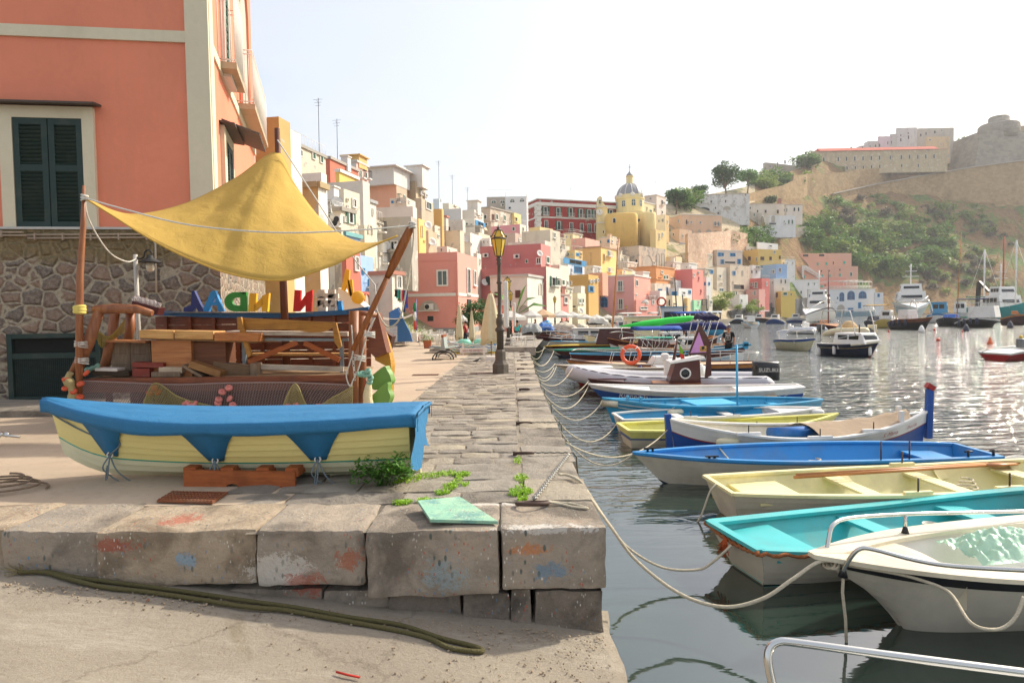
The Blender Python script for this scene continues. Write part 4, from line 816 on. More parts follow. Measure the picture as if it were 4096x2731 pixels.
for(lab,hx,a,b,cc_,yt,ws)in(('pale grey hilltop house with tiny chimneys','#c6bdb4',3386,3440,3470,583,[(3405,592,7,8,'g'),(3450,590,7,9,'g')]),('long grey hilltop house with green window','#bdb4aa',3455,3470,3512,565,[(3480,586,6,10,'g'),(3502,584,8,12,'g')]),('lilac pink hilltop house','#d8b9c0',3510,3514,3562,546,[(3518,582,7,14,'g'),(3551,572,6,14,'g')]),('grey hilltop house with green shutter beside the lilac one','#b9b0a4',3558,3562,3586,536,[(3566,570,6,14,'g')]),('tall cream hilltop house with six windows','#ccc4ba',3582,3586,3668,512,[(3603,542,6,8,'d'),(3633,533,6,8,'d'),(3603,560,7,14,'d'),(3634,550,7,16,'d')]),('beige hilltop house with a sloping roof line','#b5a792',3668,3672,3815,514,[(3683,541,7,12,'d'),(3704,535,6,12,'d'),(3739,529,8,12,'d'),(3767,523,6,10,'w')]),('low orange walled hilltop house','#d9b070',3700,3704,3800,548,[(3720,560,10,6,'w')])):
 Hs(lab,hx,a,b,cc_,yt+(0 if 1 else 0),640,ws,Y=430 if 'orange' not in lab else 420,th=92,dirt=.45,grp='houses on the castle hilltop',patch=.08)
MS_=rubble('#8f8676','#a69c8a','#77705f',.4)
ft=thing('fortress','great grey stone bastion with a ruined round tower at the top right','fortress',W(3950,680,405))
m=MB();wall_poly(m,[(3898,680),(3922,525),(3960,520),(4110,525),(4300,530),(4300,680)],405,25);m.obj('bastion',MS_,ft)
A=W(3995,500,415);m=MB();m.lathe(V((A.x,A.y,0)),[(11,W(3995,560,415).z),(11,W(3995,505,415).z),(10,W(3995,498,415).z),(5.6,W(3995,498,415).z),(5.6,W(3990,472,415).z),(4.6,W(3990,467,415).z)],20);m.obj('tower',MS_,ft)
m=MB();wall_poly(m,[(4005,540),(4005,500),(4032,497),(4035,505),(4110,502),(4300,505),(4300,540)],412,12);m.obj('upper_ward',plaster('#b7a27e',.6,'#7b6f5a',.2,patch=.2),ft)
# salmon house on the left
M_SAL=plaster('#e2896a',.3,'#8f6a55',.5,bump=.2);M_TRIM=plaster('#d6ccb0',.3,'#8d8468',.5)
def rubble_near():
 n=N('rubble_masonry');p=n.pos((1,1,1.25));w_=n.noise(n.pos(),3,5,.6);
 ad=n.n.new('ShaderNodeMix');ad.data_type='RGBA';ad.blend_type='LINEAR_LIGHT';ad.inputs[0].default_value=.09;n.l(p[0],0,ad,6);n.l(w_[0],'Color',ad,7)
 e=n.n.new('ShaderNodeTexVoronoi');e.feature='DISTANCE_TO_EDGE';e.inputs['Scale'].default_value=2.9;e.inputs['Randomness'].default_value=.8;n.l(ad,2,e,'Vector')
 v=n.n.new('ShaderNodeTexVoronoi');v.inputs['Scale'].default_value=2.9;v.inputs['Randomness'].default_value=.8;n.l(ad,2,v,'Vector')
 f=n.noise(n.pos(),14,9,.75);g=n.noise(n.pos((1,1,1)),.5,7,.65)
 st=n.mix(n.ramp((v,'Color'),.25,.8),c('#48423d'),c('#80614c'));st=n.mix(n.ramp(f,.35,.75),st,c('#9a8d7e'))
 edge=n.ramp((e,0),.05,.085,(1,1,1,1),(0,0,0,1));x=n.mix(edge,st,n.mix(n.ramp(f,.4,.7),c('#8d836f'),c('#b3a893')))
 sx=n.n.new('ShaderNodeSeparateXYZ');tcn=n.n.new('ShaderNodeTexCoord');n.l(tcn,'Object',sx,0)
 mu=n.n.new('ShaderNodeMath');mu.operation='MULTIPLY_ADD';mu.inputs[1].default_value=1.6;n.l(g[0],0,mu,0);n.l(sx,'Z',mu,2)
 m2=n.n.new('ShaderNodeMath');m2 .operation='MULTIPLY';m2 .inputs[1].default_value=.2;n.l(mu,0,m2,0)
 x=n.mix(n.ramp((m2,0),.775,.81,(0,0,0,1),(.86,)*3+(1,)),x,n.mix(n.ramp(f,.4,.7),c('#6d5f3e'),c('#8d7a55')))
 n.base(x);n.b.inputs['Roughness'].default_value=.95;n.bump(f,.6,.02);n.bump(n.ramp((e,0),.04,.2),.9,.06);return n.m
M_RUB=rubble_near()
UPV=V((0,0,1));an=radians(8);P0=W(0,1610,14.2);dF=V((cos(an),sin(an),0));nF=V((sin(an),-cos(an),0))
CS=onplane(852,900,P0,nF);CS.z=.9;dS=V((-.287,1,0)).normalized();nS=V((dS.y,-dS.x,0))
sh_=thing('salmon_house','tall salmon house with cream corner strip standing on a lava stone basement','house',CS)
fF=lambda x,y,e=0:onplane(x,y,CS,nF)+nF*e
fS=lambda x,y,e=0:onplane(x,y,CS,nS)+nS*e
zB=fF(300,921).z;zT=15.5;Lw=14;Ls=10.5
def prismwall(z0,z1,off,dLw=Lw,dLs=Ls):
 a=CS-dF*dLw+nF*off;c0=CS+nF*off+nS*off;b=CS+dS*dLs+nS*off;k=a+dS*dLs
 return[V((p.x,p.y,z0))for p in(a,c0,b,k)],z1-z0
m=MB();q,h=prismwall(zB,zT,0);m.prism(q,(0,0,h));m.obj('wall',M_SAL,sh_)
m=MB();q,h=prismwall(.4,zB,.16,Lw,Ls+.9);m.prism(q,(0,0,h));m.obj('stone_basement',M_RUB,sh_)
m=MB();q,h=prismwall(zB,zB+.05,.2,Lw,Ls+.9);m.prism(q,(0,0,h));m.obj('capping',paint('#b9b7b0',.6),sh_)
m=MB();wst=(fF(852,450)-fF(779,450)).length
m.obox(CS+V((0,0,(zB+zT)/2-.85))-dF*(wst/2)+nF*.03,dF,UPV,nF,wst/2+.05,(zT-zB)/2-.05,.04);m.obj('corner_strip',M_TRIM,sh_)
m=MB();ws2=.5;m.obox(CS+V((0,0,(zB+zT)/2-.85))+dS*(ws2/2)+nS*.03,dS,UPV,nS,ws2/2,(zT-zB)/2-.05,.035);m.obj('corner_strip',M_TRIM,sh_)
zc1,zc2=fF(770,130).z,fF(770,175).z
m=MB();m.obox(V((CS.x,CS.y,(zc1+zc2)/2))-dF*(Lw/2+wst)+nF*.02,dF,UPV,nF,Lw/2,(zc1-zc2)/2,.03);m.obj('string_course',M_TRIM,sh_)
m=MB();m.obox(V((CS.x,CS.y,(zc1+zc2)/2))+dS*(Ls/2+.25)+nS*.02,dS,UPV,nS,Ls/2-.25,(zc1-zc2)/2,.03);m.obj('string_course',M_TRIM,sh_)
def bigwin(x0,x1,y0,y1,sx0,sx1,sy0,f,d,n_,par,canopy=True,st=M_DGR):
 a,b=f(x0,y1),f(x1,y1);zt=f((x0+x1)/2,y0).z;zb=zB+.04;cx=(a+b)/2;w_=abs((b-a).dot(d));
 s0,s1=f(sx0,y1),f(sx1,y1);zs=f((sx0+sx1)/2,sy0).z;sw=abs((s1-s0).dot(d));sc_=(s0+s1)/2
 m=MB();t=.05
 lw=(abs((s0-a).dot(d)));rw_=abs((b-s1).dot(d))
 for(cc,ww)in(((a+s0)/2,lw),((b+s1)/2,rw_)):m.obox(V((cc.x,cc.y,(zb+zt)/2))+n_*t,d,UPV,n_,ww/2,(zt-zb)/2,t)
 m.obox(V((sc_.x,sc_.y,(zs+zt)/2))+n_*t,d,UPV,n_,sw/2,(zt-zs)/2,t-.002);fr=m.obj('window',M_TRIM,par)
 H=zs-zb;z_=(zs+zb)/2
 for sg in(-1,1):
  lc=V((sc_.x,sc_.y,z_))+d*sg*sw/4+n_*.05;m=MB();hw=sw/4-.01
  for e in(-1,1):m.obox(lc+d*e*(hw-.06),d,UPV,n_,.06,H/2,.03)
  for e in(-1,1,.1):m.obox(lc+UPV*e*(H/2-.07),d,UPV,n_,hw-.12,.07,.028)
  k=int(H/.085)
  for j in range(k):
   zz=-H/2+.1+j*.085
   if zz<H/2-.1:m.obox(lc+UPV*zz,d,(UPV+n_*.9).normalized(),(n_-UPV*.9).normalized(),hw-.12,.035,.008)
  m.obox(lc-n_*.045,d,UPV,n_,hw,H/2,.008);m.obj('shutter',st,fr)
 if canopy:
  m=MB();m.obox(V((cx.x,cx.y,zt+.04))+n_*.16,d,(n_-UPV*.12).normalized(),UPV,w_/2+.14,.2,.02);m.obj('canopy',paint('#4a4038',.7),par)
bigwin(24,398,430,915,75,352,477,fF,dF,nF,sh_)
bigwin(893,931,560,920,902,928,600,fS,dS,nS,sh_)
p=fS(910,545);m=MB();m.obox(p+nS*.42-dS*.1,dS,(nS*1+UPV*-.35).normalized(),(UPV+nS*.35).normalized(),.95,.5,.02);m.obj('canopy',paint('#55504a',.7),sh_)
def balc(x0,x1,ys,hgt,outw,col_,bars=26):
 a=fS(x0,ys);b=fS(x1,ys);z=fS(x0,ys).z;L_=(b-a).dot(dS);a.z=z;m=MB()
 m.obox(a+dS*L_/2+nS*outw/2-UPV*.08,dS,nS,UPV,L_/2,outw/2,.08);bb=m.obj('balcony',plaster('#b3a588',.6),sh_);m=MB()
 for k in range(bars+1):p=a+dS*L_*k/bars+nS*(outw-.04);m.tube([p,p+UPV*hgt],.012,5)
 for k in range(4):
  for e in(0,L_):p=a+dS*e+nS*(outw-.04)*k/4;m.tube([p,p+UPV*hgt],.012,5)
 for hh in(.06,hgt-.12,hgt):m.tube([a+UPV*hh,a+nS*(outw-.04)+UPV*hh,a+dS*L_+nS*(outw-.04)+UPV*hh,a+dS*L_+UPV*hh],.02,5)
 m.obj('railing',M_WHT,bb)
balc(874,912,245,2.05,.42,M_WHT,12);balc(950,1010,412,1.6,.5,M_WHT,22)
bigp=fS(889,60);wframe(bigp,dS,UPV,nS,1.0,3.4,'g',sh_,M_SAL)
p=fS(975,60);wframe(fS(970,215)+UPV*.2,dS,UPV,nS,2.6,5.0,'A',sh_,M_SAL)
a0,a1=fF(66,1610,.17),fF(432,1610,.17);zt=fF(250,1332).z;zb=.93;w_=(a1-a0).dot(dF);cc=(a0+a1)/2
m=MB();m.obox(V((cc.x,cc.y,(zt+zb)/2))+nF*.004,dF,UPV,nF,w_/2,(zt-zb)/2,.01);g_=m.obj('basement_opening',mt('#0c0f0d',.9),sh_)
m=MB();
for e in(-1,1):m.obox(V((cc.x,cc.y,(zt+zb)/2))+dF*e*(w_/2-.05)+nF*.05,dF,UPV,nF,.05,(zt-zb)/2,.04)
for zz,hh in((zt-.05,.05),(zt-.48,.06),(zb+.1,.05)):m.obox(V((cc.x,cc.y,zz))+nF*.048,dF,UPV,nF,w_/2-.1,hh,.035)
m.obj('gate_frame',M_DGR,g_);m=MB()
for k in range(46):p=V((cc.x,cc.y,(zt+zb)/2-.24))+dF*(-w_/2+w_*(k+.5)/46)+nF*.05;m.obox(p,dF,UPV,nF,.004,(zt-zb)/2-.28,.004)
for k in range(34):m.obox(V((cc.x,cc.y,zb+.12+k*(zt-zb-.62)/34))+nF*.052,dF,UPV,nF,w_/2-.1,.004,.004)
m.obj('wire_mesh',M_DGR,g_)
for k,(yy,x0,x1)in enumerate(((934,0,115),(946,0,130),(944,132,640),(957,132,610))):
 m=MB();m.tube([fF(x0,yy,.2),fF(x1,yy+(0 if k<2 else-3),.2)],.022,6)
 for x in range(int(x0)+30,int(x1),110):m.box(fF(x,yy,.2),(.03,.05,.08))
 m.obj('wall_pipe',paint('#a08e7a',.6),sh_)
m=MB();m.tube([fF(625,957,.2),fF(636,980,.2),fF(640,1175,.2)],.02,6);m.obj('wall_pipe',paint('#b5ab98',.6),sh_)
m=MB();m.smooth=True;rblock(m,-12,-7.2,12.2,14.0,.7,1.04,.05,14,4,3,.02,3);solo(m,'stone_step',M_PAVE[1],'low kerb step of grey stone along the lava stone basement','step')
# boats: hull generator
class Hull:
 def __init__(s,L,B,zk,zm,zb,zs,ts=.7,pw=2.3,bow=.35,stern=.12,tm=.42,full=.4,lw=.008):
  s.__dict__.update(lw=lw,L=L,B=B,zk=zk,zm=zm,zb=zb,zs=zs,ts=ts,pw=pw,bow=bow,stern=stern,tm=tm,full=full)
 def b(s,t):
  if t>s.tm:u=(t-s.tm)/(1-s.tm);return max(.012,1-u**s.pw)
  u=(s.tm-t)/s.tm;return max(.012,1-(1-s.ts)*u**2)
 def zsh(s,t):u=2*t-1;return s.zm+((s.zb-s.zm)*u**2 if u>0 else(s.zs-s.zm)*u**2)
 def zke(s,t):
  u=max(0,(t-.78)/.22);v=max(0,(.12-t)/.12)if s.ts<.3 else 0;return s.zk+(s.zb-s.zk)*.3*u*u+(s.zs-s.zk)*.25*v*v
 def P(s,t,h,sd=1,off=0):
  e=s.full+.65*t**3+(0.3*(1-t)**4 if s.ts<.3 else 0);y=s.B/2*s.b(t)*h**e+off
  x=s.L*(t-.5)-s.bow*(1-h)*max(0,(t-.72)/.28)**2+s.stern*(1-h)*max(0,1-t/.15)
  return V((x,sd*max(y,.002),s.zke(t)+(s.zsh(t)-s.zke(t))*h))
def build_hull(s,o,hm,bands=(),lap=6,gun=None,inn=None,seats=(),smat=None,floor=.3,gw=.035,deck=0,deckm=None,nt=24,thick=.035,stem=None,rub=None,aft=0):
 ts_=[k/nt for k in range(nt+1)];nh=max(lap,6)if lap else 8
 m=MB();m.smooth=True
 for sd in(1,-1):
  for k in range(nh):
   h0,h1=k/nh,(k+1)/nh;hm_=(h0+h1)/2;m.cur=0
   cuts=[h0]+sorted([bb[0]for bb in bands if h0<bb[0]<h1])+[h1]
   for ci in range(len(cuts)-1):
    a_,b_=cuts[ci],cuts[ci+1];mid=(a_+b_)/2;m.cur=0
    for(q0,q1,ix)in bands:
     if q0<=mid<=q1:m.cur=ix
    i0=len(m.v)
    for t in ts_:
     la=(s.lw*(1-(a_-h0)/(h1-h0))if lap and k>0 else 0)*min(1,(1-t)*6);lb=s.lw*(1-(b_-h0)/(h1-h0))*(1 if lap else 0)*min(1,(1-t)*6)
     m.v+=[s.P(t,a_,sd,la),s.P(t,b_,sd,lb)]
    for j in range(nt):q=i0+2*j;m.face((q,q+2,q+3,q+1)if sd>0 else(q,q+1,q+3,q+2))
 m.smooth=False
 if s.ts>.08:
  hs=[k/8 for k in range(9)]
  for k in range(8):
   m.cur=0
   for(q0,q1,ix)in bands:
    if q0<=(hs[k]+hs[k+1])/2<=q1:m.cur=ix
   m.quad(s.P(0,hs[k],1),s.P(0,hs[k+1],1),s.P(0,hs[k+1],-1),s.P(0,hs[k],-1))
 ho=m.obj('hull',hm,o)
 def sweep(off0,off1,dz0,dz1,mat,name,t0=0,par=o,h=1.0,tr=True):
  m=MB();rings=[];tt=[t for t in ts_ if t>=t0]
  for sd,seq in((1,tt),(-1,tt[::-1])):
   for t in seq:
    p0,p1=s.P(t,h,sd,min(off0,9)),s.P(t,h,sd,off1)
    if p1 .y*sd<.004:p1 .y=sd*.004
    rings.append([V((p0 .x,p0 .y,p0 .z+dz0)),V((p0 .x,p0 .y,p0 .z+dz1)),V((p1 .x,p1 .y,p1 .z+dz1)),V((p1 .x,p1 .y,p1 .z+dz0))])
  m.smooth=False;m.loft(rings,True,True,False)
  if tr and s.ts>.08:a=s.P(0,h,1);b=s.P(0,h,-1);m.beam(a+V((.0,0,(dz0+dz1)/2)),b+V((0,0,(dz0+dz1)/2)),thick*2,dz1-dz0)
  return m.obj(name,mat,par)
 if gun:sweep(gw*.6,-gw*1.4-thick,-.015,.022,gun,'gunwale')
 if rub:sweep(.03,.002,-.12,-.06,rub,'rubbing_strake')
 if inn:
  m=MB();hs=[floor+(1-floor)*k/5 for k in range(6)];m.smooth=True
  tf=[t for t in ts_ if t<=1-deck+.02]
  for sd in(1,-1):
   i0=len(m.v)
   for t in tf:
    for h in hs:
     p=s.P(t,h,sd,-thick);p.z=max(p.z,s.P(.4,floor).z)
     if p.y*sd<0:p.y=0
     m.v.append(p)
   for j in range(len(tf)-1):
    for k in range(5):q=i0+j*6+k;m.face((q,q+1,q+7,q+6)if sd>0 else(q,q+6,q+7,q+1))
  m.smooth=False;m.cur=1
  for j in range(len(tf)-1):
   a,b=[s.P(t,floor,1,-thick)for t in(tf[j],tf[j+1])];z=s.P(.4,floor).z;a.z=b.z=z
   if a.y>0 and b.y>0:m.quad(a,b,V((b.x,-b.y,z)),V((a.x,-a.y,z)))
  m.cur=0
  if s.ts>.08:p=[s.P(0,h,1,-thick)for h in(floor,1)];m.quad(*(V((q.x+thick,y,q.z))for q,y in((p[0],p[0].y),(p[1],p[1].y),(p[1],-p[1].y),(p[0],-p[0].y))))
  m.obj('interior',[inn if not isinstance(inn,tuple)else inn[0],inn if not isinstance(inn,tuple)else inn[1]],o,fixn=False)
 def decks(t0,t1,name,drop=.03):
  m=MB();tt=[t0+(t1-t0)*k/12 for k in range(13)];rows_=[]
  for t in tt:p=s.P(t,1,1,-thick*.5);w_=max(p.y,.003);rows_.append([V((p.x,w_*k/4,p.z-drop+.05*(1-(k/4)**2)*min(1,w_*2)))for k in range(-4,5)])
  m.smooth=True
  for r in rows_:m.v+=r
  for j in range(12):
   for k in range(8):q=j*9+k;m.face((q,q+9,q+10,q+1))
  if t0>.02:r=rows_[0];m.quad(r[0],r[4],r[8],r[8]-UPV*.25,r[0]-UPV*.25)
  if t1<.98:r=rows_[-1];m.quad(r[0],r[4],r[8],r[8]-UPV*.25,r[0]-UPV*.25)
  m.obj(name,deckm or gun,o,fixn=False)
 if deck:decks(1-deck,.995,'foredeck')
 if aft:decks(0.0,aft,'aft_deck')
 for(t,w_,z)in seats:
  p=s.P(t,.8,1,-thick);zz=s.zke(t)+(s.zsh(t)-s.zke(t))*z;yb=s.P(t,z,1,-thick-.005).y
  m=MB();m.box((p.x,0,zz),(w_,2*yb,.035));st=m.obj('seat',smat or inn,o)
 if stem:
  m=MB();q=[s.P(1,h,1,0)for h in[k/6 for k in range(7)]];q.append(q[-1]+V((.02,0,stem[1])))
  for k in range(len(q)-1):m.beam(V((q[k].x+.01,0,q[k].z)),V((q[k+1].x+.01,0,q[k+1].z+.01)),.07,.09,V((1,0,0)))
  m.obj('stem_post',stem[0],o)
def boat_at(name,lab,pl,zl,pr,zr_,bow_left=True,group='boats moored along the quay',cat='boat',nudge=0):
 a=G(pl[0],pl[1],zl);b=G(pr[0],pr[1],zr_);a.z=b.z=0;d=(b-a);L_=d.length;mid=(a+b)/2
 if bow_left:d=-d
 o=thing(name,lab,cat,mid,atan2(d.y,d.x),group,world=False);return o,L_
 # covered dinghy on the quay
def gz(x,y):return zq(y)
M_TARP=cloth('#236f9c',.75,0,.9,3.5);M_HY=paint('#e3d48a',.4,.15,2,.75,.05);M_HW=paint('#dedab6',.45,.3,2,.7,.05);M_STR=paint('#3aa893',.5,.2)
dL=4.12;o=thing('covered_dinghy','pale yellow clinker dinghy under a blue tarpaulin, propped on the quay','dinghy',(-3.13,7.22,.965),radians(180-1.5),world=False)
DH=Hull(dL,1.2,.0,.65,.84,.70,lw=.022,ts=.72,bow=.14,stern=.03,full=.42,tm=.4)
build_hull(DH,o,[M_HY,M_HW,M_STR],bands=[(0,.3,1),(.3,.335,2)],lap=9,gun=None,inn=None)
m=MB();m.box((-dL*.30,0,.05),(dL*.42,.05,.16));m.obj('keel',M_HW,o)
m=MB();m.smooth=True;tt=[-.02+1.035*k/48 for k in range(49)]
def trow(t):
 tc_=min(1,max(0,t));p=DH.P(tc_,1,1,.02);zt=p.z;r=[]
 ridge=.02+.03*sin(pi*tc_);low=DH.P(tc_,.8,1,.045)
 x=p.x+(t-tc_)*dL
 dr=.13+noise.noise(V((t*5,0,2)))*.045
 for sd in(1,-1):
  e=[]
  for k in range(9):
   f=k/8;wv=noise.noise(V((t*7,f*3,sd)))*.018+noise.noise(V((t*26,f*7,sd)))*.008
   e.append(V((x,sd*(p.y+.015)*(1-f),zt+.03+ridge*(f**.8)+wv*(f>0))))
  sk=[V((x,sd*(p.y+.035+abs(noise.noise(V((t*12,3+j,sd))))*.02-j*.003),zt+.02-dr*j/3))for j in(3,2,1,0)]
  r.append(sk+e)
 return r[0]+r[1][::-1][1:]
rows_=[trow(t)for t in tt];m.loft(rows_,False,False)
a=rows_[0];i0=len(m.v);m.smooth=True
m.loft([[V((p.x-.02,p.y*(1-.0*j),p.z-j*.04))for p in a]for j in(0,1)],False,False)
tp=m.obj('tarpaulin',M_TARP,o,fixn=False);s_=tp.modifiers.new('solid','SOLIDIFY');s_.thickness=.006
m=MB();m.smooth=True;g=[[V((-dL/2-.05-.03*sin(j*1.3+k),.5-j*.165,.72-k*.11*(1+.15*sin(j))))for j in range(7)]for k in range(6)];m.loft([[p for p in r]for r in g],False,False);fl=m.obj('stern_flap',M_TARP,o,fixn=False)
for t in(.165+.12,.165+.32-.02+.06,.5+.27):
 pass
for t in(.235,.50,.805):
 m=MB();a,b=DH.P(t-.07,.84,1,.03),DH.P(t+.07,.84,1,.03);cpt=[DH.P(t-.018,.36,1,.03),DH.P(t+.018,.36,1,.03)];g=[]
 for j in range(7):f=j/6;hh=.86-.5*f;wd=.072-.052*f**.8;g.append([DH.P(t-wd,hh,1,.03+.01*sin(j)),DH.P(t,hh,1,.036),DH.P(t+wd,hh,1,.03)])
 m.smooth=True;m.loft(g,False,False);tb=m.obj('tie_tab',M_TARP,tp,fixn=False);s_=tb.modifiers.new('solid','SOLIDIFY');s_.thickness=.005
 e=DH.P(t,.38,1,.045);m=MB();m.torus(e,.03,.009,V((0,1,.2)),14,5,sq=1);m.obj('eyelet',M_WHT,tb)
 m=MB();rr_=[]
 m.tube(spline([e,e+V((.05,.05,-.12)),e+V((.02,.02,-.2)),e+V((-.12,-.04,-.34))],5),.008,5);m.tube(spline([e,e+V((-.02,.06,-.1)),e+V((-.01,.07,-.22)),e+V((.02,.06,-.25)),e+V((.0,.05,-.1))],5),.008,5)
 m.tube(spline([e,e+V((-.1,.03,-.18)),e+V((-.25,-.08,-.36))],5),.008,5);m.obj('tie_cord',mt('#6d7a80',.8),tp)
m=MB();q=[DH.P(.995,.8,1,.03)]+[DH.P(1-.12*k,.8-.28*(k/3)**.8,1,.02)for k in(.4,1,1.6,2)]+[DH.P(.805,.38,1,.045)];m.tube(spline(q,6),.009,5);m.obj('tie_cord',mt('#6d7a80',.8),tp)
for t in(.3,.72):m=MB();m.box((dL*(t-.5),0,.0),(.12,.9,.12));solo(m,'chock',wood('#7a3a1c','#8f5128'),'x','chock')if 0 else None
M_REDW=wood('#8a4218','#b5652c',.7,3)
m=MB();a,b=Q(735,1945),Q(1180,1950);m.beam(a+V((0,0,.09)),b+V((0,0,.09)),.045,.17);pl=m.obj('front_board',M_REDW,None)
tr=thing('pallet_piece','broken red brown pallet end lying against the covered dinghy','pallet',a);bpy.data.objects.remove(pl)
m=MB();y0=a.y;z0=a.z;L_=(b-a).length
for(x0,x1,zz,hh)in((0,.42,.085,.15),(.56,1,.085,.15),(0,1,.12,.075)):pass
q=[(0,0),(.38,0),(.40,.025),(.44,.035),(.48,.025),(.5,0),(1,0),(1,.16),(0,.175)]
m.prism([a+(b-a)*x+V((0,0,z))for x,z in q],V((0,.045,0)));m.obj('front_board',M_REDW,tr)
for f in(.02,.36,.68,.94):m=MB();m.box(a+(b-a)*f+V((.03,.3,.15)),(.13,.55,.09));m.obj('slat',M_REDW,tr)
# market boat (wooden boat used as a stall)
YS=11.2
wv=lambda x,y,Y=YS:W(x,y,Y)
M_VAR=wood('#5f2c16','#8a4a28',.35,3);M_LOG=wood('#7d4728','#a5704a',.5,2.5,(8,8,1));M_DECK=wood('#8d6d4c','#b59a78',.8,3);M_DRK=wood('#3b2016','#5c3322',.6,3);M_GREYW=wood('#6d5a48','#8f7c66',.9,3,(8,8,1));M_LIGHTW=wood('#b88648','#d9ae6e',.7,2.5);M_YELW=wood('#96641f','#b9862f',.55,2.5)
M_BLUR=paint('#1b5f94',.5,.25);M_ROPE=cloth('#c9bea5',.95,0,.8,40);M_WROPE=cloth('#d9d6cc',.95,0,.8,40)
zd=wv(870,1508).z;gl=zq(YS);st=thing('stall_boat','old varnished wooden boat set up as a souvenir stall deck beside the salmon house','boat',wv(870,1680))
xl,xr=wv(330,1508).x,wv(1415,1515).x
m=MB();n_=14
for k in range(n_):m.box(((xl+xr)/2,YS+.06+k*.125,zd-.02+.003*(k%3)),(xr-xl-.05,.12,.04))
m.obj('deck',M_DECK,st)
m=MB();m.beam((xl,YS-.02,zd-.04),(xr,YS-.02,zd-.045),.07,.1);m.beam((xl+.03,YS+.0,zd-.16),(xr-.03,YS+.0,zd-.17),.05,.15);m.obj('deck_beam',M_VAR,st)
m=MB();
for k in range(13):m.box((xl+.1+(xr-xl-.2)*k/12+R.uniform(-.1,.1),YS+.35+R.uniform(0,.4),(zd+gl)/2-.1),(.09,.07,zd-gl-.1))
m.box(((xl+xr)/2,YS+1.3,(zd+gl)/2-.1),(xr-xl-.2,.05,zd-gl-.2));m.obj('understructure',M_DRK,st)
m=MB();zt=wv(900,1262,YS+1.85).z;yb=YS+1.85;xa,xb=W(620,1262,yb).x,W(1480,1262,yb).x
for k in range(6):m.box(((xa+xb)/2,yb+.03*(k/5),zd+(zt-zd)*(k+.5)/6),(xb-xa,.04,(zt-zd)/6-.008))
for k in range(9):m.box((xa+(xb-xa)*(k+.5)/9,yb-.05,(zd+zt)/2),(.06,.06,zt-zd))
m.obj('bulwark',M_VAR,st)
m=MB();
pts=[W(585,1250,yb-.3),W(700,1255,yb),W(900,1262,yb),W(1150,1262,yb),W(1400,1248,yb-.2),W(1490,1235,yb-.5)]
for k in range(5):m.beam(pts[k],pts[k+1],.22,.09)
m.obj('gunwale',M_BLUR,st)
m=MB();m.beam(W(640,1249,yb-.1),W(1392,1253,yb-.1),.2,.02);m.obj('shelf',paint('#6f7476',.5),st)
m=MB();a,b=wv(1400,1250,YS+.3),wv(1400,1660,YS+.3)
for(p,q,r)in((wv(1416,1243),wv(1414,1650),.085),(W(1447,1248,YS+.7),W(1449,1640,YS+.7),.08)):
 m=MB();m.tube([p,p.lerp(q,.5),q],[r,r*1.05,r],9);m.obj('post',M_LOG,st)
for(p,q,r)in((wv(400,1236),wv(300,1500),.085),(W(462,1245,YS+.5),W(415,1480,YS+.5),.08),(wv(372,1290),wv(285,1500,YS-.1),.06),(W(520,1240,YS+.9),W(510,1370,YS+.9),.08)):
 m=MB();q0=p.lerp(q,.5)+V((.03,0,0));m.tube([p,q0,q],[r*.95,r*1.08,r],9);m.obj('post',M_LOG,st)
m=MB();m.tube([wv(380,1240),wv(460,1234),wv(548,1236),wv(610,1252)],[.08,.085,.075,.05],8);m.obj('top_rail',M_LOG,st)
m=MB();m.tube([W(1427,1250,YS+.2),W(1470,1255,YS+.3),W(1510,1262,YS+.4)],.045,8);m.obj('top_rail',M_LOG,st)
m=MB();m.prism([W(470,1236,YS),W(612,1250,YS),W(600,1258,YS+.9),W(480,1244,YS+.9)],V((0,0,.02)));m.obj('canopy_board',wood('#8d4420','#b5683a'),st)
m=MB();a,b=W(1108,514,YS+1.3),W(1118,1300,YS+1.3);b=V((a.x+.05,a.y,zd));m.tube([a,a.lerp(b,.5),b],[.05,.065,.075],10);m.obj('mast',wood('#4a2312','#6d3a1c',.5,2.5,(8,8,1)),st)
def rope(name,lab,pts,r,mat,grp=None,n=6):m=MB();m.smooth=True;m.tube(pts,r,n);return solo(m,name,mat,lab,'rope',grp)
pole=MB();A_=W(335,742,YS-.15);B_=W(316,1605,YS-.15);pole.tube([A_,W(333,900,YS-.15),W(320,1100,YS-.15),W(318,1230,YS-.15),B_],[.022,.045,.055,.06,.055],8)
po=solo(pole,'wooden_pole',M_LOG,'tall rough wooden pole lashed to the left side of the stall, wrapped with yellow cloth','pole')
m=MB();q=W(318,1225,YS-.15)
for k in range(4):m.torus(q+V((0,0,.03*k-.1)),.075,.03,V((.12*(-1)**k,0,1)),12,6)
m.obj('cloth_wrap',cloth('#d9c76a'),po)if 0 else solo(m,'cloth_wrap',cloth('#d9c76a'),'yellow cloth wound round the left wooden pole','cloth')
oar=MB();oa,ob=W(1650,895,YS-.7),W(1412,1400,YS-.4);mid=oa.lerp(ob,.3);dd=(ob-oa).normalized()
m=MB();m.tube([oa.lerp(ob,f)for f in(.42,.6,.8,1.0)],[.045,.05,.05,.045],8);rg=[];
for f,w_ in((0,.045),(.03,.06),(.15,.075),(.3,.07),(.42,.045)):
 c_=oa.lerp(ob,f);x=dd.cross(V((0,1,0))).normalized();rg.append([c_+x*w_,c_+V((0,.02,0)),c_-x*w_,c_-V((0,.02,0))])
m.loft(rg,True,True);oar_o=solo(m,'oar',wood('#7a3f18','#a8672e',.45,2.5,(8,8,1)),'long varnished oar slanting up from the right side of the stall','oar')
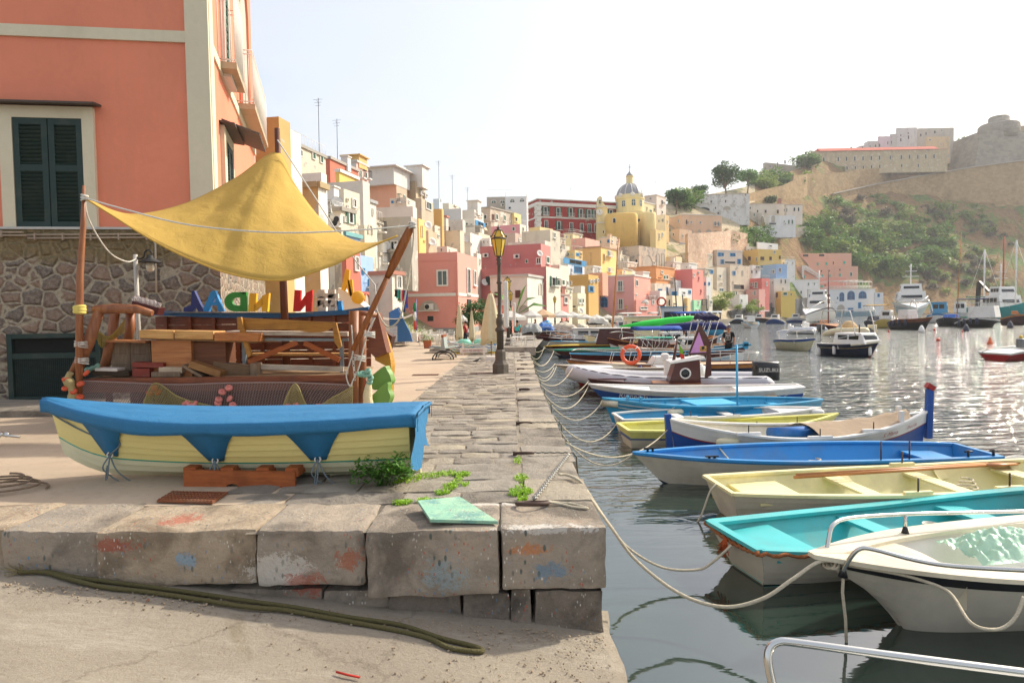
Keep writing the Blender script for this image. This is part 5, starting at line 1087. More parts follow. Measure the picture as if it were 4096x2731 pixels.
U_=spline([W(345,795,YS-.15),W(520,858,YS),W(740,815,YS+.5),W(940,715,YS+1),W(1106,610,YS+1.28),W(1180,742,YS+1.0),W(1290,885,YS+.6),W(1395,955,YS+.2),W(1490,974,YS-.2),W(1590,943,YS-.6)],8)
Bc=spline([W(346,797,YS-.15),W(430,850,YS-.5),W(600,955,YS-.95),W(770,1040,YS-1.1),W(960,1105,YS-1.2),W(1150,1118,YS-1.2),W(1320,1065,YS-1.1),W(1420,1015,YS-.95),W(1500,980,YS-.8),W(1590,945,YS-.62)],8)
rows_=[];nU=len(U_)
apx=U_[4*8]
for j in range(23):
 f=j/22;r=[]
 for i in range(nU):
  u=i/(nU-1);a,b=U_[i],Bc[i];p=a.lerp(b,f);rel=p-apx;ang=atan2(rel.x,-rel.z);dist=min(1.6,rel.length)
  fold=(.055*sin(ang*15+1.5*noise.noise(V((ang*2,0,0))))+.03*sin(ang*29))*max(0,1-dist/2.2)*(min(1,f*3))*min(1,dist*3)
  p+=V((0,-1,.2))*fold+V((0,-.35,-.15))*sin(pi*f)*sin(pi*u)*.5;p+=noise.noise_vector(p*2.2)*.03*sin(pi*f)+noise.noise_vector(p*6)*.012*sin(pi*f);r.append(p)
 rows_.append(r)
m=MB();m.smooth=True;m.loft(rows_,False,False);sail=solo(m,'awning',cloth('#dcb95e',.85,.35,.8,5),'mustard yellow sailcloth awning hung from the mast and two poles over the stall','awning',fixn=False)
s_=sail.modifiers.new('solid','SOLIDIFY');s_.thickness=.012;INV[sail.name]=Matrix.Translation(-sail.location)
m=MB();m.smooth=True;m.tube(rows_[-1],.016,6);m.tube(rows_[0],.014,6);m.obj('hem',cloth('#c79f45',.85,0,.8,9),sail)
for k_ in(20,34,46,58):m=MB();m.smooth=True;m.tube([r[k_]+V((0,-.004,0))for r in rows_],.006,4);m.obj('seam',cloth('#c79f45',.85,0,.8,9),sail)
rope('awning_rope','white rope stretched across the front of the yellow awning',spline([W(338,792,YS-.2),W(500,838,YS-.9),W(760,900,YS-1.35),W(1100,930,YS-1.45),W(1400,922,YS-1.2),W(1650,902,YS-.72)],8),.013,M_WROPE)
rope('halyard_rope','white rope running down from the mast top behind the awning to the right',[W(1110,560,YS+1.2),W(1250,775,YS+1),W(1420,1040,YS+.8),W(1500,1140,YS+.6),W(1508,1245,YS+.5)],.012,M_WROPE)
rope('oar_rope','pale rope hanging in a long loop from the top of the oar',spline([W(1655,900,YS-.7),W(1650,1000,YS-.7),W(1625,1160,YS-.7),W(1600,1270,YS-.7),W(1560,1308,YS-.6),W(1530,1285,YS-.5),W(1505,1235,YS-.3)],6),.014,M_ROPE)
rope('pole_rope','white rope slung from the left pole to the wall lamp post',spline([W(340,800,YS-.1),W(352,870,YS),W(400,960,YS+.3),W(450,1020,YS+.6),W(510,1047,YS+1),W(545,1035,YS+1.3)],6),.013,M_WROPE)
for(px,py,r)in((338,790,.05),(1650,900,.055)):
 m=MB()
 for k in range(4):m.torus(W(px,py-8+6*k,YS-.18 if px<999 else YS-.7),r,.013,V((.2*(-1)**k,0,1)),12,5)
 solo(m,'rope_knot',M_WROPE,'white rope lashing at the tip of the '+('left wooden pole' if px<999 else 'slanting oar'),'rope')
def letter(polys,col_,lab,px0,px1,py0,py1,holes=()):
 Y=yb-.1;m=MB()
 for P_ in polys:m.prism([W(px0+(px1-px0)*x,py1-(py1-py0)*y,Y)for x,y in P_],V((0,.09,0)))
 return solo(m,'letter',paint(col_,.5,.12),lab,'letter sign','coloured letters standing on the stall shelf')
LP=1246
letter([[(0,.0),(.0,.2),(.35,.3),(.4,1.0),(.52,1.0),(1,.0),(.72,0),(.6,.25),(.4,0)]],'#1b2a6b','navy blue letter, leftmost of the row, next to the light blue A',735,815,1163,LP)
letter([[(0,0),(.42,1),(.6,1),(.68,.8),(.45,.45),(.38,.3),(.3,0)],[(.38,.3),(.45,.45),(.62,.45),(.68,.3)],[(.6,1),(.68,.8),(.62,.45),(.68,.3),(.75,0),(1,0)]],'#1c86c8','light blue letter A between the navy and green letters',808,895,1163,LP)
arc_=[(.55-.5*cos(a),.5+.5*sin(a))for a in[-pi/2+pi*k/12 for k in range(13)]]
D1=[(.5-.5*cos(t),.5+.5*sin(t))for t in[-1.57+3.14*k/12 for k in range(13)]];D2=[(.55-.22*cos(t),.52+.2*sin(t))for t in[1.57-3.14*k/12 for k in range(13)]]
letter([[(D1[k][0],D1[k][1]),(D1[k+1][0],D1[k+1][1]),D2[11-k],D2[12-k]]for k in range(12)]+[[(.5,0),(.55,.32),(.75,.32),(1,0)],[(.5,1),(.55,.72),(.75,.72),(1,1)],[(.72,0),(.72,1),(1,1),(1,0)]],'#2f8f2f','green mirror written letter D',897,985,1168,LP)
Nn=[[(0,0),(.08,1),(.4,.98),(.33,0)],[(.3,.0),(.3,.35),(.66,.78),(.7,.4)],[(.64,0),(.66,.85),(1,1),(.93,0)]]
letter(Nn,'#f0b51c','yellow mirror written letter N left of the mast',992,1076,1172,LP)
letter(Nn,'#d3231c','red mirror written letter N right of the mast',1172,1249,1159,LP)
letter([[(.12,0),(.1,1),(.42,1),(.44,0)],[(.56,0),(.56,1),(.86,1),(.86,0)],[(0,.2),(0,.5),(1,.52),(1,.22)],[(0,.62),(0,.85),(1,.82),(1,.6)]],'#d8cab8','cream hash sign at the right of the letters',1259,1352,1158,LP)
letter([[(.15,0),(0,.75),(.0,1),(.8,1),(.8,.7),(1,0)]],'#1f8fd0','short light blue stump at the right end of the shelf',1347,1370,1203,LP)
lp=thing('lantern_post','grey wooden post with a dark metal barn lamp in front of the stone basement','lamp',W(543,1600,YS+1.4));Y_=YS+1.4
m=MB();a=W(541,1018,Y_);m.tube([a,V((a.x+.02,a.y,gl))],.04,7);m.obj('post',paint('#b9b4aa',.8),lp)
m=MB();m.tube(spline([a,W(555,1035,Y_),W(575,1028,Y_),W(580,1008,Y_),W(595,1000,Y_),W(606,1010,Y_),W(606,1030,Y_)],5),.015,6);m.obj('arm',M_IRON,lp)
s_c=W(600,1050,Y_);m=MB();m.lathe(s_c,[(.21,-.0),(.2,.015),(.06,.09),(.05,.14),(.01,.15)],18);m.obj('lamp_shade',M_IRON,lp)
m=MB();m.lathe(s_c,[(.07,0),(.075,-.1),(.06,-.16),(.01,-.18)],12);m.obj('glass',mt('#c9c2b0',.1),lp)
bx_=thing('ball_box','tilted dark wooden box filled with clear glass balls above the stall canopy','box',W(595,1248,YS+.5));Y_=YS+.5
a,b=W(540,1218,Y_),W(645,1246,Y_);m=MB();m.beam(a,b,.22,.13);m.obj('crate',wood('#3b1414','#551f1c',.5),bx_)
gm=N('clear_glass');gm.b.inputs['Transmission Weight'].default_value=.85;gm.b.inputs['Roughness'].default_value=.03;gm.b.inputs['IOR'].default_value=1.2;gm.b.inputs['Base Color'].default_value=(.95,.93,.93,1);M_CG=gm.m
for k in range(12):m=MB();m.smooth=True;m.ball(a.lerp(b,.06+.9*(k%7)/6)+V((0,-.05+.1*(k//7),.11+.01*(k%2))),.05,10,1,8);m.obj('glass_ball',M_CG,bx_)
def plank(name,lab,p,q,w_,h,mat,cat='plank',grp=None,Y=None):m=MB();m.beam(p,q,w_,h);o=solo(m,name,mat,lab,cat,grp,bevel=.008);return o
tb=thing('plank_table','low table of three thick raw boards resting on two box crates','table',wv(800,1508,YS+.3))
for(x0,x1,y,Y,mt_)in((562,700,1336,YS+.15,M_LIGHTW),(704,858,1338,YS+.12,M_LIGHTW),(862,1036,1346,YS+.1,wood('#96501f','#c98a4a'))):
 a,b=W(x0,y,Y),W(x1,y+3,Y);m=MB();m.beam(a+V((0,.2,0)),b+V((0,.2,0)),.5,.14);m.obj('board',mt_,tb,bevel=.01)
m=MB();a,b=wv(566,1352,YS+.2),wv(1030,1368,YS+.2);m.beam(a+V((0,.2,0)),b+V((0,.2,0)),.5,.03);m.obj('underboard',wood('#7a5a34','#96744a'),tb)
def crate(lab,x0,x1,y0,Y,mat,tilt=0):
 a,b=W(x0,y0,Y),W(x1,y0,Y);h=a.z-zd;m=MB()
 for k in range(3):m.box(((a.x+b.x)/2,Y,zd+h*(k+.5)/3),(b.x-a.x,.025,h/3-.004))
 m.box((a.x+.01,Y+.2,zd+h/2),(.02,.38,h));m.box((b.x-.01,Y+.2,zd+h/2),(.02,.38,h));m.box(((a.x+b.x)/2,Y+.4,zd+h/2),(b.x-a.x,.02,h));m.box(((a.x+b.x)/2,Y+.2,zd+h-.01),(b.x-a.x,.4,.02))
 return solo(m,'crate',mat,lab,'crate','wooden crates on the stall deck')
crate('reddish box crate under the middle of the plank table',606,765,1362,YS+.22,wood('#9a5c30','#b98250',.7,2));crate('dark brown box crate under the right end of the plank table',775,902,1368,YS+.3,wood('#5a3420','#7a4a2c',.7,2))
crate('weathered grey crate at the left end of the deck',446,520,1368,YS+.5,M_GREYW);crate('weathered grey crate with a plank lid beside the red box crate',522,602,1372,YS+.42,wood('#5c4a3a','#80705e',.9,3,(8,8,1)))
m=MB();a,b=W(450,1362,YS+.4),W(606,1366,YS+.4);m.beam(a,b,.4,.03);solo(m,'loose_board',wood('#9a5c30','#b98250'),'reddish board laid over the two grey crates','plank')
def blk(lab,x0,y0,x1,y1,th_,Y,mat,dep=.25):a,b=W(x0,y0,Y),W(x1,y1,Y);m=MB();m.beam(a+V((0,dep/2,0)),b+V((0,dep/2,0)),dep,th_);return solo(m,'wood_block',mat,lab,'wood block','offcuts of timber lying on the stall deck',bevel=.008)
M_RP=paint('#7d2a1c',.6,.5);
blk('red painted block lying on another red block',528,1459,652,1462,.09,YS+.1,M_RP);blk('chunky red painted block on the deck edge',528,1491,598,1492,.15,YS+.08,M_RP);blk('brown rough block right of the red blocks',604,1498,720,1497,.09,YS+.08,M_GREYW)
blk('pale split board with a white edge',634,1478,728,1481,.1,YS+.1,wood('#a0907a','#c9bba5',.9));blk('grey board leaning down to the deck',728,1462,806,1508,.05,YS+.02,M_GREYW);blk('brown board with two nail holes leaning on the pile',755,1456,880,1498,.12,YS+.0,wood('#7a5530','#9c7546',.8))
blk('long grey brown plank block behind the leaning boards',850,1470,1000,1490,.22,YS+.25,wood('#66503a','#836a50',.9));blk('small grey crate end beside the bench leg',1000,1478,1028,1478,.22,YS+.2,M_GREYW)
blk('white painted small board on the left of the deck',378,1478,468,1480,.05,YS+.1,M_WHT);blk('charred dark beam under the white board',368,1492,515,1494,.09,YS+.12,wood('#2d241c','#54442f',.9))
M_BGR=paint('#7f888c',.6,.3)
bn=thing('old_bench','weathered bench with white worn seat plank and grey metal legs on the stall deck','bench',wv(1180,1508,YS+.5));Y_=YS+.5
m=MB();m.beam(W(925,1330,Y_),W(1402,1335,Y_),.42,.07);m.obj('seat',wood('#9a8c7c','#d3c9ba',.9,3),bn)
m=MB();m.beam(W(925,1356,Y_),W(1402,1358,Y_),.3,.05);m.obj('apron',M_BGR,bn)
for x in(977,1366):m=MB();a=W(x,1360,Y_);m.beam(a,V((a.x,a.y,zd)),.06,.08,V((0,1,0)));m.obj('leg',M_BGR,bn)
m=MB();m.beam(W(1005,1416,Y_+.2),W(1402,1416,Y_+.2),.3,.04);m.obj('shelf',wood('#a5733c','#c99a5e',.8),bn)
m=MB();m.beam(W(1020,1466,Y_-.1),W(1375,1476,Y_-.1),.05,.09);m.obj('stretcher',wood('#a89c8a','#c9bfae',.9),bn)
for(x0,y0,x1,y1)in((995,1448,1190,1368),(1218,1370,1358,1440)):m=MB();m.beam(W(x0,y0,Y_-.12),W(x1,y1,Y_-.12),.05,.09);m.obj('brace',M_REDW,bn)
b2=thing('yellow_bench','golden varnished bench standing on its head over the weathered one','bench',wv(1150,1508,YS+.2));Y_=YS+.22
m=MB();q=[(948,1270),(1348,1290),(1344,1302),(1300,1326),(1250,1330),(1150,1318),(950,1318)];m.prism([W(x,y,Y_)for x,y in q],V((0,.05,0)));m.obj('backrest',M_YELW,b2)
for P_ in([(947,1268),(963,1268),(980,1330),(1004,1420),(990,1430),(960,1330)],[(1328,1288),(1344,1290),(1366,1385),(1355,1395),(1338,1370)]):m=MB();m.prism([W(x,y,Y_-.08)for x,y in P_],V((0,.07,0)));m.obj('leg',M_YELW,b2)
def net(name,lab,top,bot,nx_,ny_,col_,r=.0035,wob=.05,cat='net'):
 m=MB();t=spline(top,10);b=spline(bot,10);n2=len(t)-1
 def at(c_,u):f=u*(len(c_)-1);i=min(int(f),len(c_)-2);return c_[i].lerp(c_[i+1],f-i)
 def P(u,v):u=min(max(u,0),1);a=at(t,u);d=at(b,u);p=a.lerp(d,v);return p+V((0,-1,0))*wob*(noise.noise(V((u*9,v*1.5,0)))+.4*sin(u*60))*v
 for k in range(-ny_,nx_+ny_):
  for sg in(1,-1):
   pts=[P((k+sg*j)/nx_,j/ny_)for j in range(ny_+1)if 0<=(k+sg*j)/nx_<=1]
   if len(pts)>1:m.tube(pts,r,3,False)
 m.tube([P(k/60,0)for k in range(61)],r*2.5,4);return solo(m,name,mt(col_,.9),lab,cat)
Yn=YS-.12
net('fishing_net','dark maroon fishing net hung along the front of the stall deck',[W(320,1522,Yn),W(500,1530,Yn),W(700,1538,Yn),W(900,1532,Yn),W(1150,1530,Yn),W(1410,1540,Yn)],[W(330,1690,Yn),W(600,1690,Yn),W(900,1690,Yn),W(1200,1690,Yn),W(1412,1690,Yn)],110,14,'#94807a',.0055)
net('olive_net','olive net bunched into a tent shape left of centre over the maroon net',[W(565,1640,Yn-.1),W(618,1533,Yn-.1),W(720,1590,Yn-.1),W(850,1625,Yn-.1)],[W(565,1660,Yn-.1),W(640,1660,Yn-.1),W(760,1660,Yn-.1),W(850,1660,Yn-.1)],34,9,'#948a58',.005)
net('olive_net','olive net bunched into a tent shape at the right over the maroon net',[W(1125,1640,Yn-.1),W(1180,1535,Yn-.1),W(1240,1635,Yn-.1),W(1330,1590,Yn-.1),W(1412,1545,Yn-.1)],[W(1125,1660,Yn-.1),W(1190,1660,Yn-.1),W(1240,1660,Yn-.1),W(1330,1660,Yn-.1),W(1410,1660,Yn-.1)],44,9,'#9c9060',.005)
net('hanging_net','tan net drooping between the left log posts',[W(372,1310,YS+.4),W(400,1330,YS+.4),W(440,1345,YS+.4),W(500,1280,YS+.5)],[W(378,1340,YS+.4),W(405,1390,YS+.4),W(430,1370,YS+.4),W(500,1330,YS+.5)],26,10,'#a08a45',.004)
M_OF=paint('#c8532f',.6,.4);M_PF=paint('#c97a72',.6,.4);M_GF=paint('#7ba894',.6,.4)
def floats(pts,mat,what,place,Y):
 for i,(x,y)in enumerate(pts):
  m=MB();m.smooth=True;ax=V((R.uniform(-.5,.5),-.5,R.uniform(.3,1)));m.torus((0,0,0),.033,.03,ax,14,8)
  for k in range(len(m.v)):m.v[k]+=W(x,y,Y)
  solo(m,'net_float',mat,what+' net float in the bunch '+place,'float',what+' floats '+place)
floats([(345,1492),(263,1515),(322,1535),(262,1552),(295,1565),(321,1587)],M_OF,'orange','tied to the left pole',YS-.25)
floats([(600,1572),(632,1568),(618,1552)],M_OF,'orange','inside the left olive net',Yn+.0)
floats([(915,1551),(889,1567),(875,1597),(918,1594),(872,1611),(931,1619)],M_PF,'pink','at the middle of the net skirt',Yn-.12)
floats([(741,1610),(760,1614),(778,1614),(1155,1624),(1182,1620),(1270,1627),(1280,1627)],M_PF,'pink','along the bottom of the net skirt',Yn-.1)
floats([(1449,1494),(1471,1483),(1475,1498),(1482,1513),(1478,1528),(1440,1497),(1462,1500)],M_GF,'pale green','on the right post',YS-.2)
floats([(365,1475),(352,1480),(378,1470),(388,1465)],M_GF,'pale green','behind the left log post',YS+.2)
M_TC=cloth('#a89a6c',.95,0,.9,20)
m=MB();m.smooth=True;m.tube(spline([W(283,1490,YS-.22),W(272,1515,YS-.22),W(285,1545,YS-.22),W(292,1580,YS-.22),W(288,1640,YS-.22)],4),[.05]*4+[.085]*4+[.06]*4+[.08]*5,9);solo(m,'net_bundle',M_TC,'tan net bundle knotted to the foot of the left pole','net')
m=MB();m.smooth=True;m.tube(spline([W(1478,1520,YS-.2),W(1470,1580,YS-.2),W(1476,1640,YS-.2)],4),[.03,.04,.06,.07,.08,.08,.09,.09,.08],9);solo(m,'net_bundle',cloth('#d9c9a0',.95,0,.9,20),'cream net bundle hanging from the right post','net')
def chain(name,lab,a,b,drop,mat,link=.05,r=.008,grp=None,ground=False):
 pts=sag(a,b,drop,max(2,int((V(b)-V(a)).length/(link*1.3))));m=MB();m.smooth=True
 for k in range(len(pts)-1):
  c_=(pts[k]+pts[k+1])/2;d=(pts[k+1]-pts[k]).normalized();s_=d.orthogonal().normalized();ax=(s_ if k%2 else d.cross(s_));x0=d;i0=len(m.v)
  m.torus(c_,link*.85,r,ax,8,4,x0=x0,sq=.6)
 return solo(m,name,mat,lab,'chain',grp)
chain('white_chain','white chain hanging down the right log post',W(1412,1430,YS-.15),W(1420,1520,YS-.15),0,M_WHT,.04,.008);chain('red_chain','red plastic chain hanging beside the right log post',W(1462,1510,YS-.18),W(1466,1645,YS-.18),0,paint('#b51f1f',.5),.035,.008)
rope('post_rope','white rope coiled around the right log posts',spline([W(1405,1300,YS-.15),W(1412,1400,YS-.12),W(1400,1450,YS-.15),W(1385,1500,YS-.15),W(1400,1545,YS-.15),W(1412,1520,YS-.15),W(1435,1470,YS-.2),W(1470,1330,YS-.4),W(1500,1270,YS-.4)],6),.012,M_WROPE)
for(x,y,r,Y)in((325,1375,.1,YS-.1),(328,1440,.1,YS-.1),(1440,1430,.1,YS-.1),(1478,1335,.09,YS-.45)):
 m=MB()
 for k in range(5):m.torus(W(x,y-6+4*k,Y),r,.009,V((.25*(-1)**k,.1,1)),14,5)
 solo(m,'rope_lashing',M_WROPE,'white rope lashing around the stall timber '+{325:'high on the left pole',328:'low on the left pole',1440:'on the right log post',1478:'where the oar meets the post'}[x],'rope')
M_CUT=paint('#6b9440',.5,.35);M_CUTY=wood('#a8741c','#cf9a2a',.5,2)
for P_,mt_,Y,lab in(([(1500,1440),(1550,1470),(1558,1500),(1540,1510),(1530,1560),(1556,1580),(1560,1520),(1562,1440),(1530,1330),(1500,1300)],M_CUTY,YS+.3,'tall yellow plywood cut-out at the right end of the stall'),([(1490,1500),(1535,1465),(1548,1480),(1561,1505),(1560,1535),(1500,1560),(1478,1530)],M_CUT,YS+.1,'upper green painted wooden fish tail board'),([(1478,1590),(1545,1530),(1552,1560),(1561,1590),(1540,1630),(1500,1662),(1470,1665)],M_CUT,YS-.05,'lower green painted wooden fish tail board'),([(1480,1330),(1510,1250),(1540,1380),(1548,1410),(1500,1430),(1470,1400)],M_VAR,YS+.05,'dark red varnished rudder blade leaning on the stall'),([(1528,1318),(1568,1345),(1545,1430),(1520,1400)],M_DRK,YS+.5,'dark brown board sticking out behind the stall')):
 m=MB();q_=[W(x,y,Y)for x,y in P_];q_=spline(q_+q_[:1],4)[:-1]if 'fish' in lab or 'yellow' in lab else q_;m.prism(q_,V((.05,.12,0)));solo(m,'cutout_board',mt_,lab,'board')
 # things on the stones
bd=MB();q=[Q(1672,2052),Q(1840,2008),Q(1993,2105),Q(1722,2112)];q=[V((p.x,p.y,p.z+z))for p,z in zip(q,(.09,.03,.02,.05))];bd.prism(q,V((0,0,.025)))
solo(bd,'painted_board',stone('#7fb09a','#a3c2a0','#4f7f86',5,[(-1.0,6,1,.5,.5,.3,'#b58a4a',.1)],bump=.4),'flaking turquoise wooden board lying on the corner of the quay','board')
mh=MB();q=[Q(627,2013),Q(690,1975),Q(912,1978),Q(850,2020)];mh.prism([V((p.x,p.y,p.z+.012))for p in q],V((0,0,.02)))
e1=q[3]-q[0];e2=q[1]-q[0]
for i in range(16):
 for j in range(5):mh.box(q[0]+e1*(i+.5)/16+e2*(j+.5)/5+V((0,0,.036)),(e1 .length/16*.55,e2 .length/5*.5,.008))
solo(mh,'manhole_cover',paint('#7a4526',.8,.6),'rusty square manhole cover in the quay concrete','manhole cover')
for(x,y,w_,lab)in((1700,1502,.55,'rusty drain grate in the concrete left of the lamp'),(1925,1496,.5,'small brown drain grate beside the lamp base')):
 p=Q(x,y);m=MB();m.box(p+V((0,0,.012)),(w_*1.5,.03,.02));m.box(p+V((0,.3,.012)),(w_*1.5,.03,.02))
 for k in range(14):m.box(p+V((-w_*.7+k*w_*.108,.15,.012)),(.03,.3,.02))
 solo(m,'drain_grate',paint('#6b4a3a',.8,.6),lab,'drain')
def gr(x,y,e=.025):
 z=.3
 for i in range(14):p=G(x,y,z);z=zr(p.x)
 p.z=z+e;return p
M_OROPE=cloth('#5f5834',.95,0,.9,50)
pa=[(75,2300),(180,2300),(290,2330),(420,2360),(600,2380),(800,2410),(1000,2440),(1130,2450),(1300,2480),(1520,2520),(1700,2560),(1790,2600),(1850,2612),(1920,2618),(1925,2608),(1870,2590),(1760,2563),(1600,2511),(1400,2481),(1180,2441),(1000,2416),(800,2386),(600,2359),(420,2336),(290,2318),(180,2296)]
rope('doubled_rope','long olive green doubled rope lying along the foot of the quay on the ramp',spline([gr(x,y)for x,y in pa],7),.019,M_OROPE,n=8)
m=MB();a=gr(90,2298)
for k in range(26):m.tube([a,a+V((-R.uniform(.05,.16),R.uniform(-.08,.1),R.uniform(-.01,.05)))],.003,3)
solo(m,'frayed_end',cloth('#8d7f58'),'frayed tuft at the left end of the olive rope','rope end')
for i,(x,y,cx_)in enumerate(((40,1950,1),(60,1970,0))):
 m=MB();m.smooth=True;p=Q(10,1962)
 m.tube([p+V((.45*cos(a)*(1-.03*a)+.1*i,.28*sin(a)*(1-.02*a),.02+.006*a))for a in[k*.35 for k in range(60)]],.012,5)
 if i==0:solo(m,'rope_coil',M_GREYW,'loose grey rope coil at the far left edge of the concrete','rope')
m=MB();a=Q(-30,1785);m.tube([a+V((0,0,.18)),Q(82,1780)+V((0,0,.12))],.018,6);m.tube([a,a+V((.15,0,.2))],.02,5);m.ball(Q(30,1778)+V((0,0,.15)),.04);solo(m,'steel_bar',STEEL(),'end of a steel trailer bar poking in at the left edge','bar')
m=MB();m.tube([gr(1345,2700),gr(1390,2712),gr(1440,2722)],.008,5);solo(m,'red_string',mt('#b5301f',.8),'short piece of red string on the ramp','string')
def leafmesh(m,o,n,rad,hgt,size,rng,flat=0):
 for k in range(n):
  a=rng.uniform(0,2*pi);r=rad*sqrt(rng.random());z=hgt*rng.random()*(1-.5*(r/rad));p=V(o)+V((r*cos(a),r*sin(a)*(.6 if flat else 1),z))
  u=V((rng.uniform(-1,1),rng.uniform(-1,1),rng.uniform(-.3,.6))).normalized();v=u.cross(V((rng.uniform(-.4,.4),rng.uniform(-.4,.4),1))).normalized();s_=size*rng.uniform(.6,1.2)
  m.quad(p-u*s_,p-v*s_*.45+V((0,0,s_*.15)),p+u*s_,p+v*s_*.45)
def leafmat(h1,h2):
 key=('lf',h1)
 if key in MC:return MC[key]
 n=N('foliage');a=n.noise(n.pos(),1.2,6,.6);b=n.noise(n.pos(),9,3,.6);x=n.mix(n.ramp(a,.35,.65),c(h1),c(h2));x=n.mix(n.ramp(b,.4,.7,(0,0,0,1),(.5,)*3+(1,)),x,dul(h1,.5));n.base(x);n.b.inputs['Roughness'].default_value=.6
 t=n.add('ShaderNodeBsdfTranslucent');t.inputs[0].default_value=c(h2);mx_=n.add('ShaderNodeMixShader',Fac=.25);n.l(n.b,0,mx_,1);n.l(t,0,mx_,2);n.l(mx_,0,n.out,0);MC[key]=n.m;return n.m
M_WEED=leafmat('#3d6b1e','#5f8f2c');M_MOSS=leafmat('#7fae1c','#a3c92f')
m=MB();b_=Q(1540,1948)
for k in range(26):
 e=b_+V((R.uniform(-.26,.25),R.uniform(-.12,.1),R.uniform(.12,.36)));m.tube([b_+V((R.uniform(-.1,.1),0,0)),b_.lerp(e,.6)+V((0,0,.05)),e],.004,3);leafmesh(m,e-V((0,0,.07)),26,.1,.14,.034,R)
solo(m,'weed',M_WEED,'leafy green weed growing at the stern of the covered dinghy','plant')
m=MB()
for(x,y,w_,h_)in((1640,1920,60,18),(1720,1905,60,12),(1790,1898,50,10),(1850,1900,40,8),(1830,1925,25,22),(1800,1950,40,12),(1860,1942,20,8),(1770,1975,40,8),(1610,2015,50,8),(1700,2008,40,12),(1745,2008,20,6),(2070,1845,20,14),(2085,1915,35,14),(2085,1965,40,22),(2060,1975,35,12),(2110,1972,30,10),(2080,2005,16,10),(2100,1998,14,6),(1590,1935,20,6)):
 p=Q(x,y);rx=w_*p.y/F;
 for k in range(int(60*w_/10)):
  a=R.uniform(0,2*pi);r=sqrt(R.random());q=p+V((rx*.8*r*cos(a),rx*1.3*r*sin(a)*(h_/w_)*3,R.uniform(0,.035)));s_=R.uniform(.008,.017);u=V((R.uniform(-1,1),R.uniform(-1,1),R.uniform(0,1))).normalized()*s_;v=u.cross(V((R.uniform(-1,1),0,1))).normalized()*s_*.6;m.quad(q-u,q-v,q+u,q+v)
o=m.obj('ground_cover',M_MOSS,None,fixn=False);o['kind']='stuff';o['label']='bright green creeping stonecrop in the joints of the quay';o['category']='ground cover'
M_RUST=paint('#4a3428',.7,.5);M_CHN=paint('#56554c',.6,.5)
ch_rows=[(2060,1820,2268,1820),(2070,1697,2220,1695),(2075,1605,2180,1608),(2080,1560,2160,1555),(2085,1523,2145,1522),(2085,1500,2140,1498),(2070,1478,2125,1476),(2085,1460,2125,1460),(2070,1444,2122,1442),(2085,1432,2118,1431),(2080,1420,2115,1419),(2080,1411,2110,1410),(2088,1402,2108,1401),(2085,1393,2106,1392)]
ordn='first second third fourth fifth sixth seventh eighth ninth tenth eleventh twelfth thirteenth fourteenth'.split()
for i,(x0,y0,x1,y1)in enumerate(ch_rows):
 a,b=Q(x0,y0),Q(x1,y1);b=V((xe(a.y)+.02,b.y,b.z+.03));t=thing('mooring_chain',ordn[i]+' mooring chain with its iron ring across the kerb, counted from the painted quay corner','chain',a,0,'mooring chains across the kerb')
 m=MB();m.smooth=True;m.torus(a+V((.12,0,.025)),.11,.016,V((.05,.3,1)),18,6,x0=V((1,0,0)),sq=.55);m.box(a+V((0,0,.02)),(.05,.05,.05));m.obj('ring',M_RUST,t)
 m=MB();m.smooth=True;s0=a+V((.22,0,.03));pts=[s0 .lerp(b,k/30)+V((0,.02*sin(k*1.1+i),.0))for k in range(0,31,2 if i>5 else 1)]
 for k in range(len(pts)-1):
  d=(pts[k+1]-pts[k]);L_=d.length;d.normalize();m.torus((pts[k]+pts[k+1])/2,L_*.72,.007,V((0,0,1))if k%2 else V((0,1,.2)),8,4,x0=d,sq=.55)
 m.tube([b,b+V((.04,0,-.05)),b+V((.06,-.05,-.5))],.012,4);m.obj('links',M_CHN,t)
rg=Q(2130,2030);m=MB();m.smooth=True;m.torus(rg+V((0,0,.04)),.14,.019,V((.1,.2,1)),24,8,x0=V((1,0,0)),sq=.7);solo(m,'iron_ring',M_RUST,'large rusty iron ring lying at the corner of the quay','ring')
chain('braided_chain','galvanised chain from the big iron ring up to the second kerb chain',rg+V((.02,.1,.05)),Q(2275,1825)+V((0,0,.03)),.0,mt('#8d8b84',.4,.6),.035,.011)
rope('ring_rope','doubled cream rope from the big iron ring over the quay edge',spline([rg+V((.14,0,.05)),Q(2250,2030)+V((0,0,.03)),Q(2290,2040)+V((0,0,.03)),Q(2350,2045)+V((0,0,.03)),Q(2290,2028)+V((0,0,.03)),Q(2235,2022)+V((0,0,.03)),rg+V((.14,.03,.05))],6),.012,M_ROPE)
rope('edge_rope','thick cream rope knotted on the chain and falling over the quay edge',spline([Q(2235,1920)+V((0,0,.06)),Q(2270,1918)+V((0,0,.05)),Q(2320,1935)+V((0,0,.03)),G(2345,1960,.85),G(2360,2010,.6)],6),.015,M_ROPE)
